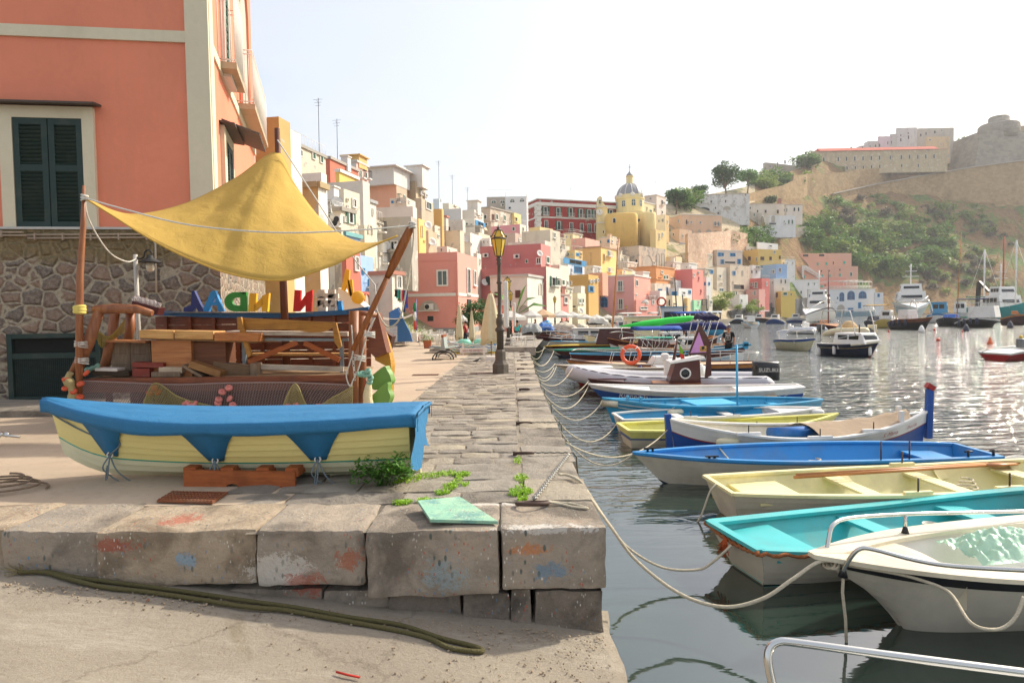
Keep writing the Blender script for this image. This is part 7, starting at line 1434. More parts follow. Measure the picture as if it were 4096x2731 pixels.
def ex12(o,s):
 L_=s.L
 pr=[V((L_*.47,0,s.zb+.35)),V((L_*.42,.35,s.zb+.42)),V((L_*.25,.75,s.zb+.35)),V((.0,.9,s.zm+.55)),V((-.6,.9,s.zm+.5))]
 for sd in(1,-1):rail(o,[V((p.x,p.y*sd,p.z))for p in pr],.016,[[V((x,.8*sd if x<1.5 else.55*sd,s.zsh(x/L_+.5))),V((x-.12,.85*sd if x<1.5 else.6*sd,s.zsh(x/L_+.5)+.42))]for x in(2.0,1.2,.4)],'pulpit_rail')
 for sd in(1,-1):rail(o,[V((-L_*.18,.85*sd,s.zm+.05)),V((-L_*.2,.85*sd,s.zm+.38)),V((-L_*.35,.82*sd,s.zs+.42)),V((-L_*.47,.6*sd,s.zs+.42)),V((-L_*.49,.3*sd,s.zs+.4))],.016,[[V((-L_*.33,.84*sd,s.zm)),V((-L_*.33,.84*sd,s.zm+.42))],[V((-L_*.47,.6*sd,s.zs)),V((-L_*.47,.6*sd,s.zs+.42))]],'stern_rail')
 m=MB()
 for xb,xt in((-1.15,-1.65),(-1.35,-1.85),(-1.0,-1.35),(-1.6,-2.1)):
  for sd in(1,-1):m.tube([V((xb,sd*.75,s.zm+.05)),V((xt+.0,sd*.7,s.zm+1.75))],.016,5)
 m.obj('bimini_frame',STEEL(),o);m=MB();m.smooth=True
 for k in range(4):m.tube([V((-1.5-.15*k,-.8,s.zm+1.78)),V((-1.5-.15*k,-.3,s.zm+1.9+.04*(k%2))),V((-1.5-.15*k,.3,s.zm+1.82)),V((-1.55-.15*k,.85,s.zm+1.76))],.09,7)
 m.obj('folded_bimini',cloth('#1a1440'),o)
 m=MB();m.smooth=True;m.torus(V((1.25,.86,s.zm+.42)),.33,.075,V((0,1,.1)),28,8);lb=m.obj('life_ring',paint('#d9542a',.5,.2),o);m=MB()
 for a in(0,90,180,270):p=V((1.25+.33*cos(radians(a+40)),.86,s.zm+.42+.33*sin(radians(a+40))));m.torus(p,.08,.012,V((-sin(radians(a+40)),0,cos(radians(a+40)))),10,4);m.torus(p+V((.02,0,.01)),.08,.012,V((-sin(radians(a+40)),0,cos(radians(a+40)))),10,4)
 m.obj('white_bands',W3,lb)
 for t in(.62,.28):fender(o,s,t,.82,paint('#15206e',.4),1,.1,.3)
 cabin(o,-.6,.5,1.0,s.zm-.05,.35,W3,.1,0)
bt('navy_launch','navy launch with varnished deck edge, life ring and folded dark bimini on poles',(1300,826,26.2),(1742,832,25.5),2.0,.66,[NV,TEAK],[(.82,1,1)],gun=MAH,inn=(W2,W2),deck=.42,deckm=paint('#d0aa85',.5),aft=.3,floor=.5,ts=.6,rake=.6,ext=ex12)
bt('red_launch','dark red hulled launch with white deck behind the grey inflatable',(1276,838,24.4),(1600,840,24.2),1.8,.7,[RD,W2,MAH],[(.6,.93,1),(.93,1,2)],gun=W2,inn=(W2,W2),deck=.4,deckm=W3,aft=.3,floor=.5,ts=.6,rake=1.0)
def ex13(o,s):
 m=MB();q=s.P(1,1,1);m.beam(V((q.x,0,q.z-.1)),V((q.x+.02,0,q.z+.22)),.16,.2,V((1,0,0)));m.box((q.x+.05,0,q.z+.08),(.34,.16,.09));m.obj('bow_post',SKY,o)
 m=MB();m.beam(V((q.x-.1,0,q.z+.08)),V((q.x-1.3,.35,q.z-.02)),.08,.07);m.obj('tiller',SKY,o)
 for h in(.62,.68):m=MB();m.tube([s.P(t,h,-1,.012)for t in[.05+.095*k for k in range(10)]],.012,4);m.obj('pin_stripe',SKY,o)
bt('passenger_boat','white wooden boat with brown top strake and light blue bow post carrying two men',(1310,812,29.0),(1712,796,29.0),2.0,.86,[W3,MAH],[(.76,.94,1)],bow='R',gun=SKY,inn=(MAH,TEAK),seats=[(.3,.25,.8),(.5,.25,.8)],smat=TEAK,floor=.35,ts=.2,pw=2.0,rake=.15,ext=ex13)
def cab(x0,x1,w_,h,mat,win=2,roof=None,mast=None,rl=False,bim=None,dz=0):
 def f(o,s):
  z=s.zm+.0+dz;cabin(o,x0,x1,w_,z,h,mat,.12,win,None,roof)
  if mast:m=MB();m.tube([V((mast[0],0,z)),V((mast[0]+mast[2],0,z+mast[1]))],[.07,.045],7);m.obj('mast',TEAK if len(mast)<4 else mast[3],o)
  if rl:
   L_=s.L
   for sd in(1,-1):rail(o,[V((L_*.48,.02*sd,s.zb+.3)),V((L_*.35,.5*sd,s.zb+.35)),V((L_*.12,.85*sd,s.zm+.45)),V((-L_*.1,.9*sd,s.zm+.42))],.018,[[V((L_*f_,y*sd,s.zsh(f_+.5))),V((L_*f_-.08,y*sd,s.zsh(f_+.5)+.38))]for f_,y in((.38,.42),(.25,.65),(.12,.84),(0,.88))],'pulpit_rail')
  if bim:bimini(o,*bim)
 return f
bt('white_skiff','long white skiff with dark lettering along its side',(1300,828,31.5),(1560,822,31.5),1.7,.7,[W3,NV],[(0,.35,1)],gun=W3,inn=W2,deck=.3,deckm=W3,floor=.4,ts=.6,ext=lambda o,s:(lambda m:(text_mb(m,'FRECCIA AZZURRA',s.P(.55,.72,1,.02),V((-1,0,0)),UPV,V((0,1,0)),.28,.012),m.obj('lettering',BL,o),bimini(o,-2.7,-.5,1.5,s.zm,s.zm+1.2,'#1d4c9c',.1,True,False,.0)))(MB()))
bt('teal_trimmed_boat','dark boat with teal gunwale, brown strake and white stem',(1270,803,36),(1585,806,35),2.0,.75,[NV,MAH,TL],[(.6,.9,1),(.9,1,2)],gun=TL,inn=(TL,TL),deck=.25,deckm=TL,floor=.4,ts=.4,rake=.9,ext=cab(-2.6,-.8,1.2,.55,MAH,0,TL))
bt('yellow_striped_boat','brown boat with yellow edge and dark box cabin',(1250,795,40),(1520,800,39),2.0,.8,[W2,NV,MAH],[(0,.4,1),(.8,1,2)],gun=paint('#d9b52a'),inn=MAH,deck=.3,deckm=paint('#d9c23a'),floor=.4,ts=.5,rake=.8,ext=cab(-1.9,.4,1.5,.95,MAH,0,W3))
bt('pale_blue_boat','cream boat with pale blue gunwale between the brown boats',(1262,783,44),(1490,788,43),2.0,.8,[W2],[],gun=SKY,inn=W2,deck=.3,deckm=W2,floor=.4,ts=.5,ext=cab(-1,.3,1.0,.5,W3,1,None,None,True))
bt('wood_mast_boat','white cabined boat with a tall varnished wooden mast',(1228,772,47),(1520,780,46),2.2,.85,[W3,MAH],[(.75,1,1)],gun=MAH,inn=W2,deck=.35,deckm=W3,floor=.4,ts=.5,rake=.8,ext=cab(-.6,1.9,1.4,.75,W3,2,W3,(-1.0,7.1,-.55),True))
bt('railed_launch','low brown launch with a row of chrome rails beside the covered boats',(1235,752,54),(1420,758,53),2.1,.9,[MAH,W2],[(.8,1,1)],gun=MAH,inn=TEAK,deck=.4,deckm=TEAK,floor=.4,ts=.5,ext=cab(-2,-.6,1.2,.5,W2,1,None,None,True))
bt('railed_launch','second brown launch with chrome rails just in front of the first',(1228,762,50),(1440,768,50),2.1,.85,[W2,MAH],[(.7,1,1)],gun=MAH,inn=TEAK,deck=.4,deckm=TEAK,floor=.4,ts=.5,ext=cab(-1.5,-.2,1.2,.5,W3,1,None,None,True))
bt('cream_pilothouse_boat','cream pilothouse boat with an open wheelhouse behind the wooden mast',(1340,768,44.5),(1560,770,44.5),2.2,.9,[paint('#ddd2a8',.4,.2)],[],gun=MAH,inn=W2,deck=.3,deckm=W2,floor=.4,ts=.6,ext=cab(-1.8,.6,1.6,1.5,paint('#ddd2a8',.4,.2),2,W3,(-2.2,2.2,.3)))
bt('lime_awning_boat','boat with a long lime green furled awning',(1395,776,38),(1640,772,38),2.1,.85,[MAH,W3],[(0,.6,1)],gun=TEAK,inn=TEAK,deck=.3,deckm=TEAK,floor=.4,ts=.6,ext=lambda o,s:(cab(-1.2,.2,1.3,.7,W3,2,None,None,True)(o,s),(lambda m:(setattr(m,'smooth',True),m.tube([V((2.4,0,1.9)),V((1,0,2.0)),V((-.5,0,2.15)),V((-1.7,0,2.3)),V((-2.1,0,2.35))],[.03,.2,.24,.16,.05],8),m.obj('furled_awning',cloth('#2fd94a',.6),o)))(MB()),rail(o,[V((-2.2,-.8,.9)),V((-2.1,-.4,2.3)),V((-2.1,.4,2.3)),V((-2.2,.8,.9))],.02),rail(o,[V((2.2,0,1)),V((2.3,0,1.95))],.02)))
def furl(o,s):cab(-1.5,-.3,1.2,.6,W3,1,None,None,True)(o,s);m=MB();m.smooth=True;m.tube([V((-3.0,0,1.75)),V((-2.6,0,1.95)),V((-1.3,0,1.95)),V((.1,0,1.9)),V((.5,0,1.88))],[.05,.2,.22,.2,.12],8);m.obj('furled_bimini',cloth('#16205a'),o);rail(o,[V((-3,0,1.7)),V((-1.2,.7,.9))],.02);rail(o,[V((.3,0,1.8)),V((-.6,.7,.9))],.02)
bt('navy_awning_boat','white launch with a furled navy bimini sticking out astern',(1420,792,33.5),(1660,790,33.5),2.0,.8,[W3,W2],[],gun=TEAK,inn=W2,deck=.3,deckm=W3,floor=.4,ts=.6,ext=furl)
bt('workboat','grey white fishing workboat with a square wheelhouse and ring on its roof',(1440,752,58),(1620,757,57),2.6,1.2,[W3,SKY],[(.88,1,1)],gun=SKY,inn=W2,deck=.3,deckm=W2,floor=.5,ts=.6,ext=lambda o,s:(cab(-1.6,.8,2.0,1.9,paint('#c3c9cc',.5),1,SKY,(-1.0,4.5,.2,M_IRON))(o,s),(lambda m:(setattr(m,'smooth',True),m.torus(V((.4,.6,3.6)),.35,.08,V((0,1,0)),20,6),m.obj('life_ring',paint('#c94a26'),o)))(MB())))
for i,(x0,x1,y,Y,hc,cc_,lab)in enumerate(((1430,1560,758,66,W3,'#d9d4c6','white awning'),(1500,1600,762,50,W3,'#1d4c9c','blue canopy'),(1380,1470,752,72,W2,'#ddd8ca','cream awning'),(1560,1660,752,74,SKY,'#cfd6d8','pale grey canopy'),(1470,1560,748,84,W3,'#2fa58c','sea green canopy'))):
 bt('moored_boat','small moored boat with '+lab+' in the crowded back row',(x0,y,Y),(x1,y-1,Y),2.1,1.0,[hc,NV],[(0,.2,1)],gun=TEAK if i%2 else SKY,inn=W2,deck=.35,deckm=W3,floor=.4,ts=.6,ext=cab(-1,.6,1.4,.8,W3,2,None,(-.8,3,.2,M_IRON)if i%2 else None,True,(-2.2,.2,1.7,1.0,2.6,cc_)),grp='boats in the crowded back row')
def far(name,lab,a,b,B,zm,hull,bands=(),**kw):return bt(name,lab,a,b,B,zm,hull,bands,D=False,grp=kw.pop('grp','boats riding in the harbour'),**kw)
def exn(o,s):
 cabin(o,-.6,1.5,1.35,s.zm+.02,.62,W3,.16,2);p=[V((-1.3,.8,s.zm)),V((-1.25,.8,s.zm+1.75)),V((-.9,.8,s.zm+1.9)),V((.4,.8,s.zm+1.9)),V((.7,.8,s.zm+1.7)),V((1.0,.8,s.zm+.5))]
 for sd in(1,-1):rail(o,[V((q.x,q.y*sd,q.z))for q in p],.03)
 for sd in(1,-1):rail(o,[V((s.L*.46,.1*sd,s.zb+.28)),V((s.L*.25,.7*sd,s.zm+.5)),V((-.2,.95*sd,s.zm+.3)),V((-.8,.95*sd,s.zm+.05))],.018)
 for t,h in((.05,.45),(.42,.6),(.93,.4)):fender(o,s,t,h,W3,-1,.09,.5)
 m=MB();m.smooth=True;m.tube([s.P(t,.93,-1,.05)for t in(.7,.8,.9,.97)]+[s.P(1,.93,1,.08)],.07,7);m.obj('bow_fender',W1,o);m=MB();m.tube([s.P(t,.72,-1,.012)for t in[.04+.1*k for k in range(10)]],.015,4);m.obj('gold_stripe',paint('#b5963c'),o)
 m=MB();m.tube([V((.6,0,s.zm+.6)),V((.6,0,s.zm+1.1))],.04,5);m.obj('post',MAH,o)
far('navy_cabin_boat','navy blue hulled cabin boat with white coachroof riding alone in mid harbour',(3292,1372,39.5),(3520,1362,36),2.1,.72,[NV,RD],[(0,.2,1)],bow='R',gun=W3,inn=W2,deck=.5,deckm=W3,floor=.5,ts=.5,rake=.5,aft=.05,ext=exn)
far('clinker_launch','white clinker launch with blue top strake turning in the harbour',(3116,1361,46.5),(3262,1352,42.5),1.9,.72,[paint('#c9c6a6',.5,.3),BL],[(.82,1,1),(0,.12,1)],bow='R',lap=7,gun=W3,inn=W2,deck=.3,deckm=W2,floor=.4,ts=.5,rake=.5,ext=lambda o,s:[rail(o,[V((-.9,.7*sd,s.zm)),V((-.85,.7*sd,s.zm+.55)),V((s.L*.3,.55*sd,s.zb+.45)),V((s.L*.46,.1*sd,s.zb+.5)),V((s.L*.48,.0,s.zb))],.03)for sd in(1,-1)])
rib('beige_inflatable','beige inflatable boat with a covered console and tan arch',(3302,1326,69),(3478,1310,66),2.6,paint('#d9cba5',.5),W2,.38,'L',False,'#d9cba5','#c9a878','boats riding in the harbour',TEAK)
rib('white_inflatable','white inflatable boat with blue stripe, rightmost of the pair beside the clinker launch',(3160,1325,76),(3275,1308,73),2.5,paint('#d3d5d8',.5),W3,.36,'L',False,'#33373b',None,'boats riding in the harbour',BL)
rib('white_inflatable','smaller grey white inflatable boat, leftmost beside the clinker launch',(3112,1325,82),(3205,1318,80),2.2,paint('#c3c9d3',.5),W3,.32,'L',False,'#33373b',None,'boats riding in the harbour',BL)
far('maroon_gozzo','maroon hulled boat with a tall dark red mast behind the beige inflatable',(3255,1322,78),(3345,1305,73),2.6,1.1,[paint('#451218'),MAH],[(.85,1,1)],bow='R',gun=TEAK,inn=TEAK,deck=.5,deckm=TEAK,floor=.5,ts=.5,ext=cab(-.5,.5,.8,.4,TEAK,0,None,(.8,6.2,0,paint('#6d2a1c')),True))
far('yellow_boat','yellow hulled boat with white console and beige arch',(3502,1293,92),(3590,1288,90),2.6,1.3,[paint('#c9b25c',.5)],[],bow='R',gun=W3,inn=W3,deck=.4,deckm=W3,floor=.5,ts=.8,ext=cab(-.6,.9,1.3,1.2,W3,1,None,None,True,(-2.4,.2,2,1.3,3.2,'#c9a25c')))
far('taxi_boat','dark blue small boat with a navy canopy beside the yellow one',(3455,1292,100),(3530,1292,97),2.2,1.0,[NV],[],bow='L',gun=W3,inn=W3,deck=.3,deckm=W3,floor=.5,ts=.8,ext=cab(-.6,.6,1.2,.6,NV,0,None,None,False,(-1.5,1.0,2,1.0,3.2,'#1b2350')))
def fen4(o,s):
 for t in(.12,.25,.4,.55):fender(o,s,t,.7,paint('#16223f'),-1,.17,.8)
far('varnished_launch','dark hulled launch with varnished side, chrome arch and four dark fenders',(3572,1290,86),(3732,1268,80),2.9,1.35,[BK,wood('#5a2f1a','#7d4526')],[(.7,1,1)],bow='R',gun=TEAK,inn=TEAK,deck=.4,deckm=TEAK,floor=.5,ts=.7,rake=1.4,ext=lambda o,s:(fen4(o,s),cab(-1.6,.2,1.5,1.2,W3,0,None,None,True)(o,s),rail(o,[V((-1.8,1.2,s.zm)),V((-1.2,1.1,s.zm+2.3)),V((1.2,1.1,s.zm+2.4)),V((2.0,1.1,s.zm+.8))],.05),rail(o,[V((-1.8,-1.2,s.zm)),V((-1.2,-1.1,s.zm+2.3)),V((1.2,-1.1,s.zm+2.4)),V((2.0,-1.1,s.zm+.8))],.05)))
far('black_gozzo','black hulled boat with blue tarpaulin and an ochre wooden mast',(3742,1282,95),(3858,1276,92),2.7,1.3,[BK],[],bow='L',gun=MAH,inn=W2,deck=.4,deckm=W2,floor=.5,ts=.6,ext=lambda o,s:(fen4(o,s),cab(-.9,.7,1.3,.5,paint('#2f6fd0'),0,None,(-.9,12.0,-.4),True)(o,s)))
far('black_cabin_cruiser','black hulled white cabin cruiser with a navy bimini',(3832,1292,90),(4003,1282,86),3.1,1.35,[BK,W3],[(.86,1,1)],bow='R',gun=W3,inn=W3,deck=.5,deckm=W3,floor=.5,ts=.8,rake=1.1,ext=lambda o,s:(fen4(o,s),cab(-1.0,2.2,2.0,1.5,W3,0,None,None,True,(-2.4,.6,2.2,1.3,3.8,'#1b2350'))(o,s)))
far('maroon_launch','long maroon launch with teak deck at the right edge',(4000,1275,97),(4230,1262,93),3.0,1.6,[paint('#3a1416'),TEAK],[(.88,1,1)],bow='R',gun=TEAK,inn=TEAK,deck=.6,deckm=TEAK,floor=.5,ts=.7,ext=cab(-2,-1,1.2,.5,TEAK,0,None,None,True))
def ferry(o,s):
 cabin(o,-3.5,.8,s.B*.8,s.zm,2.2,W3,.25,4);cabin(o,-2.2,.2,s.B*.6,s.zm+2.2,1.6,W3,.25,3);m=MB();m.tube([V((-1.5,0,s.zm+3.7)),V((-1.5,0,s.zm+8))],.12,6);m.box((-1.5,0,s.zm+6.5),(.1,2.2,.12));m.box((-1.5,0,s.zm+5.4),(.1,3.0,.12));m.obj('mast',W3,o)
 for sd in(1,-1):rail(o,[V((s.L*.45,.1*sd,s.zb+.8)),V((s.L*.2,s.B*.4*sd,s.zm+1.2)),V((-s.L*.4,s.B*.45*sd,s.zm+1.0))],.05,[[V((s.L*f,s.B*.42*sd,s.zm)),V((s.L*f,s.B*.42*sd,s.zm+1.05))]for f in(.1,0,-.1,-.2,-.3)])
far('fishing_vessel','white fishing vessel with a tall mast seen bow on below the brown hill',(3668,1232,128),(3625,1215,145),6.5,4.0,[W3,paint('#9db5bb')],[(0,.75,1)],bow='L',gun=SKY,inn=W2,deck=.3,deckm=W3,floor=.5,ts=.7,cat='ship',ext=ferry)
far('white_trawler','white wheelhouse boat moored in front of the dark stone wall',(3222,1258,132),(3312,1262,150),5,3.2,[W3,NV],[(.9,1,1)],bow='L',gun=NV,inn=W2,deck=.3,deckm=W3,floor=.5,ts=.7,cat='ship',ext=ferry)
def trawl(o,s):
 ferry(o,s)
 for k in range(3):m=MB();m.smooth=True;m.torus(s.P(.82+.06*k,.86,1,.25),.5,.2,V((0,1,0)),16,6);m.obj('tyre_fender',BK,o)
 m=MB();m.beam(V((-7,.5,s.zm)),V((-6.6,.5,s.zm+5)),.5,.6,V((1,0,0)));m.beam(V((-6.6,.5,s.zm+5)),V((-4.5,.5,s.zm+3)),.4,.5,V((0,1,0)));m.obj('crane',BK,o)
 for x,h in((-5,11),(-1,13),(1.5,12)):m=MB();m.tube([V((x,0,s.zm)),V((x,0,s.zm+h))],.13,6);m.tube([V((x,0,s.zm+h)),V((x+4,0,s.zm+1))],.03,3);m.tube([V((x,0,s.zm+h)),V((x-4,0,s.zm+1))],.03,3);m.obj('mast',W3 if x!=-1 else paint('#a5553a'),o)
M_TQ=paint('#35aba8',.4,.3,1)
far('turquoise_trawler','large turquoise trawler with white superstructure and masts at the right edge',(3862,1228,128),(4230,1165,110),6,2.6,[M_TQ],[],bow='R',gun=paint('#5fc3c6'),inn=W3,deck=.35,deckm=W3,floor=.5,ts=.8,rake=2,cat='ship',ext=trawl)
far('blue_cabin_boat','small light blue cabin fishing boat between the dark launches',(3705,1265,118),(3795,1262,116),3,1.8,[W3,paint('#3a7fb0')],[(.8,1,1)],bow='R',gun=SKY,inn=W2,deck=.3,deckm=W2,floor=.5,ts=.7,ext=cab(-1.0,1.6,2,1.9,paint('#3f95c0'),2,SKY))
far('green_canopy_boat','white cabined boat with a dark green canopy left of the trawler',(3810,1262,122),(3900,1258,120),3,1.8,[TL,W3],[(.6,1,1)],bow='L',gun=W3,inn=W2,deck=.3,deckm=W2,floor=.5,ts=.7,ext=cab(-.4,1.6,2,2.0,W3,2,W3,None,False,(-3.2,-.3,2.4,1.8,4.6,'#2c5a48')))
def ex_red(o,s):outboard(o,s,'#4a4b4d',None,1.2)if 0 else None;m=MB();m.smooth=True;m.box((-s.L*.15,.2,s.zm+.2),(.45,.35,.5));m.obj('motor_cowl',mt('#55585b',.35),o,bevel=.08);m=MB();m.tube([V((-s.L/2,.3,.55)),V((-s.L/2-.35,.3,.45)),V((-s.L/2-.4,.3,.1)),V((-s.L/2,.3,.1))],.02,5);m.obj('ladder',M_IRON,o)
far('red_motorboat','bright red motorboat with white top at the right edge of the water',(3975,1412,33),(4330,1400,34),2.0,.62,[paint('#a3170f',.35,.15),W3,BK],[(.84,1,1),(0,.24,2)],bow='R',gun=W3,inn=W3,deck=.5,deckm=W3,aft=.2,floor=.5,ts=.9,ext=ex_red)
far('white_yacht','long white motor yacht moored in front of the mint green house',(2700,1286,112),(2848,1291,110),3.2,1.5,[W3],[],bow='R',gun=W3,inn=W3,deck=.5,deckm=W3,floor=.5,ts=.8,rake=1.2,ext=cab(-1.8,1.0,2.2,1.2,W3,2,W3,None,True))
for nm,lab,a,b,hm,g_ in(('moored_boat','dark navy open boat below the sea wall',(2916,1292,140),(2995,1292,138),[NV],SKY),('moored_boat','white canopied boat alongside the dark hull below the sea wall',(2985,1281,150),(3085,1279,148),[paint('#1d2f3a'),MAH],TEAK),('moored_boat','tiny white boat with a red ball fender in the middle water',(2977,1302,104),(3018,1300,100),[W3],SKY),('moored_boat','blue and white little boats raft beside the sea wall',(3060,1290,132),(3140,1288,130),[BL],W3),('moored_boat','blue hulled boat with white cabin near the white wheelhouse boat',(3140,1281,140),(3225,1280,138),[BL,W3],SKY)):
 far(nm,lab,a,b,2.4,1.0,hm,[(.7,1,len(hm)-1)],gun=g_,inn=W2,deck=.3,deckm=W2,floor=.5,ts=.6,ext=cab(-.8,.8,1.3,.9,W3,1,None,None,False,(-2.3,-.2,1.8,1.0,2.6,'#d5d3cc')if 'canop' in lab else None),grp='boats below the sea wall')
def buoy(lab,px,py,r,mat,shape='ball',Yov=None):
 p=G(px,py);m=MB();m.smooth=True;rr=r*p.y/F
 if shape=='ball':m.ball(p+V((0,0,rr*.6)),rr,14,1,10);m.torus(p+V((0,0,rr*1.6)),rr*.2,rr*.07,V((0,1,0)),8,4)
 elif shape=='cone':m.lathe(p,[(.01,-rr*.3),(rr,0),(rr,rr*.5),(rr*.35,rr*1.8),(rr*.3,rr*2.2),(rr*.45,rr*2.4),(rr*.2,rr*2.7),(.01,rr*2.75)],14)
 else:m.lathe(p,[(.01,-rr*.4),(rr*.9,0),(rr,rr*.6),(rr*.75,rr*1.5),(rr*.35,rr*2.3),(.01,rr*2.5)],14)
 solo(m,'buoy',mat,lab,'buoy','mooring buoys')
RB=paint('#c23a20',.4,.15);OB=paint('#e0602a',.4,.1);GB=paint('#26283a',.4,.2)
buoy('round red buoy in open water between the launches and the near boats',3753,1364,8,RB);buoy('orange bottle shaped buoy floating right of the red one',3960,1376,10,OB,'cone');buoy('small red buoy beside the dark drum of the beige inflatable',3496,1342,6,RB);buoy('tiny red buoy under the yellow boat',3555,1328,5,RB)
buoy('big white pear buoy at the bow of the varnished launch',3686,1330,12,W3,'pear');buoy('dark pear buoy below the black cabin cruiser',3864,1326,12,GB,'pear');buoy('dark pear buoy with an orange tag near the maroon launch',4040,1313,12,GB,'pear');buoy('dark drum buoy beside the beige inflatable',3478,1343,13,GB,'pear')
buoy('tiny red buoy right of the white pear buoy',3738,1321,5,RB);buoy('tiny red buoy under the black cabin cruiser',3850,1327,4,RB);buoy('yellow ball buoy at the far right edge',4084,1352,7,paint('#d9b02a'))
ln=lambda lab,a,b,dr,r=.012:rope('mooring_line',lab,sag(a,b,dr,16),r,M_ROPE,'mooring lines')
rope('mooring_line','thick line hanging from the quay edge across the water to the speedboat bow',spline([Q(2290,1920),G(2330,1950,.8),W(1400*D_,1205*D_,5.9),W(1460*D_,1285*D_,5.7),W(1560*D_,1362*D_,5.5),W(1660*D_,1393*D_,5.3),W(1750*D_,1375*D_,5.2),W(1820*D_,1330*D_,5.2),W(1880*D_,1290*D_,5.25),W(1925*D_,1290*D_,5.28)],8),.016,M_ROPE,'mooring lines')
rope('mooring_line','line sagging from the quay edge to the transom of the turquoise dinghy',spline([G(1345*D_,1120*D_,.8),W(1390*D_,1190*D_,6.6),W(1440*D_,1255*D_,6.5),W(1520*D_,1302*D_,6.4),W(1600*D_,1308*D_,6.4),W(1635*D_,1292*D_,6.4),W(1680*D_,1252*D_,6.4)],8),.014,M_ROPE,'mooring lines')
rope('mooring_line','line falling straight from the speedboat bow into the water',[W(1938*D_,1300*D_,5.2),W(1935*D_,1360*D_,5.2),W(1942*D_,1420*D_,5.2),W(1945*D_,1500*D_,5.2)],.012,M_ROPE,'mooring lines')
rope('mooring_line','line drooping from the yellow rowing boat transom into the water',spline([W(1645*D_,1112*D_,8.4),W(1630*D_,1130*D_,8.35),W(1612*D_,1180*D_,8.3),W(1590*D_,1215*D_,8.3),W(1572*D_,1235*D_,8.3)],5),.013,M_ROPE,'mooring lines')
for i,(x0,y0,x1,y1,Y1,dr)in enumerate(((1300,985,1456,1040,10.2,.35),(1285,950,1425,960,14.4,.5),(1270,915,1385,920,15.6,.45),(1262,900,1352,885,19,.5),(1250,880,1352,875,20.5,.4),(1245,870,1315,845,22,.35),(1240,862,1278,842,24.2,.3),(1232,845,1275,835,25.5,.2),(1226,825,1272,806,35.5,.5),(1222,815,1272,806,35.5,.6),(1222,810,1250,796,39.5,.5),(1218,800,1262,785,43.5,.4),(1310,1010,1535,985,11.9,.35),(1230,850,1272,845,24,.3))):
 a=Q(x0*D_,y0*D_);a.x=xe(a.y);a.z-=.03;ln(f'{ordn[i]} sagging line from the quay edge to the moored bows, counted from the near side' if i<12 else('line from the near quay edge to the stern post of the navy boat' if i==12 else 'short line from the quay edge to the red launch'),a,W(x1*D_,y1*D_,Y1),dr)
 # haze
m=MB();m.box((120,335,65.8),(1400,780,140));hn=bpy.data.materials.new('haze');hn.use_nodes=True;hn.node_tree.nodes.clear();o_=hn.node_tree.nodes.new('ShaderNodeOutputMaterial');v_=hn.node_tree.nodes.new('ShaderNodeVolumePrincipled');v_.inputs['Color'].default_value=(.95,.96,1,1);v_.inputs['Density'].default_value=.00026;v_.inputs['Anisotropy'].default_value=.3
hn.node_tree.links.new(v_.outputs[0],o_.inputs['Volume']);o=m.obj('haze',hn,None);o['kind']='stuff';o['label']='thin pale sea haze over the harbour';o['category']='haze'
# street lamps
M_POST=paint('#4a4338',.5,.5,4);M_LG=N('lantern_glass');M_LG.b.inputs['Base Color'].default_value=c('#d9b53a');M_LG.b.inputs['Roughness'].default_value=.3;M_LG=M_LG.m
def lamp(p,H,lab):
 k=H/4.25;t=thing('street_lamp',lab,'street lamp',p,0,'street lamps along the quay',world=False)
 m=MB();m.lathe((0,0,0),[(.25,0),(.25,.26),(.2,.32),(.165,.38),(.165,.64),(.12,.7)],8,smooth=False);m.obj('base',paint('#5f574c',.8,.6),t)
 m=MB();m.lathe((0,0,.7),[(.1,0),(.105,.5),(.145,.54),(.145,.6),(.085,.66),(.12,.78),(.11,.9),(.07,.96),(.095,1.0),(.06,1.04),(.055,1.9),(.09,1.94),(.06,1.99),(.05,2.45),(.08,2.5),(.05,2.56),(.09,2.62),(.03,2.7)],12);m.obj('column',M_POST,t)
 m=MB();q=[(.12,0),(.22,.46)];b=V((0,0,3.42));r=lambda R_,z:[b+V((R_*cos(a*pi/3),R_*sin(a*pi/3),z))for a in range(6)]
 m.loft([r(.1,0),r(.21,.5)],True,True,False);m.loft([r(.2,.54),r(.09,.74)],True,True,False);g=m.obj('glass',M_LG,t)
 m=MB();A_,B_,C_,D2_=r(.105,0),r(.215,.5),r(.23,.53),r(.1,.74)
 for i in range(6):m.tube([A_[i],B_[i]],.013,4);m.tube([B_[i],B_[i-1]],.022,4);m.tube([C_[i],D2_[i]],.013,4);m.ball(C_[i]+V((0,0,.04)),.025,5,1,4)
 m.lathe(b+V((0,0,.73)),[(.11,0),(.12,.02),(.04,.05),(.06,.08),(.02,.12),(.01,.17)],8);m.lathe(b-V((0,0,.1)),[(.03,0),(.05,.06),(.11,.1)],8);m.obj('lantern_frame',M_POST,t);t.scale=(k,k,k);return t
l1=None
for x,y,yt,lab in((1150,857,522,'nearest lamp post with yellow lantern, tallest, standing on the paving'),(1168,802,635,'second lamp post from the front, just behind the closed parasol'),(1174,784,667,'third lamp post from the front, by the white parasol')):
 p=Q(x*D_,y*D_);H=W(x*D_,yt*D_,p.y).z-p.z
 if l1 is None:l1=lamp(p,H,lab)
 else:dup(l1,p,.3,lab,H/4.25)
for x,yt,Y,lab in((1274,680,79,'lamp post rising behind the boats covered in tarpaulins'),(1374,696,128,'lamp post in front of the pink arched house, left one'),(1438,701,134,'lamp post in front of the pink arched house, middle one'),(1487,705,140,'lamp post before the coral terrace house'),(1600,712,150,'lamp post before the sand coloured house')):
 q=W(x*D_,yt*D_,Y);dup(l1,V((q.x,Y,.55)),.2,lab,(q.z-.55)/4.25)
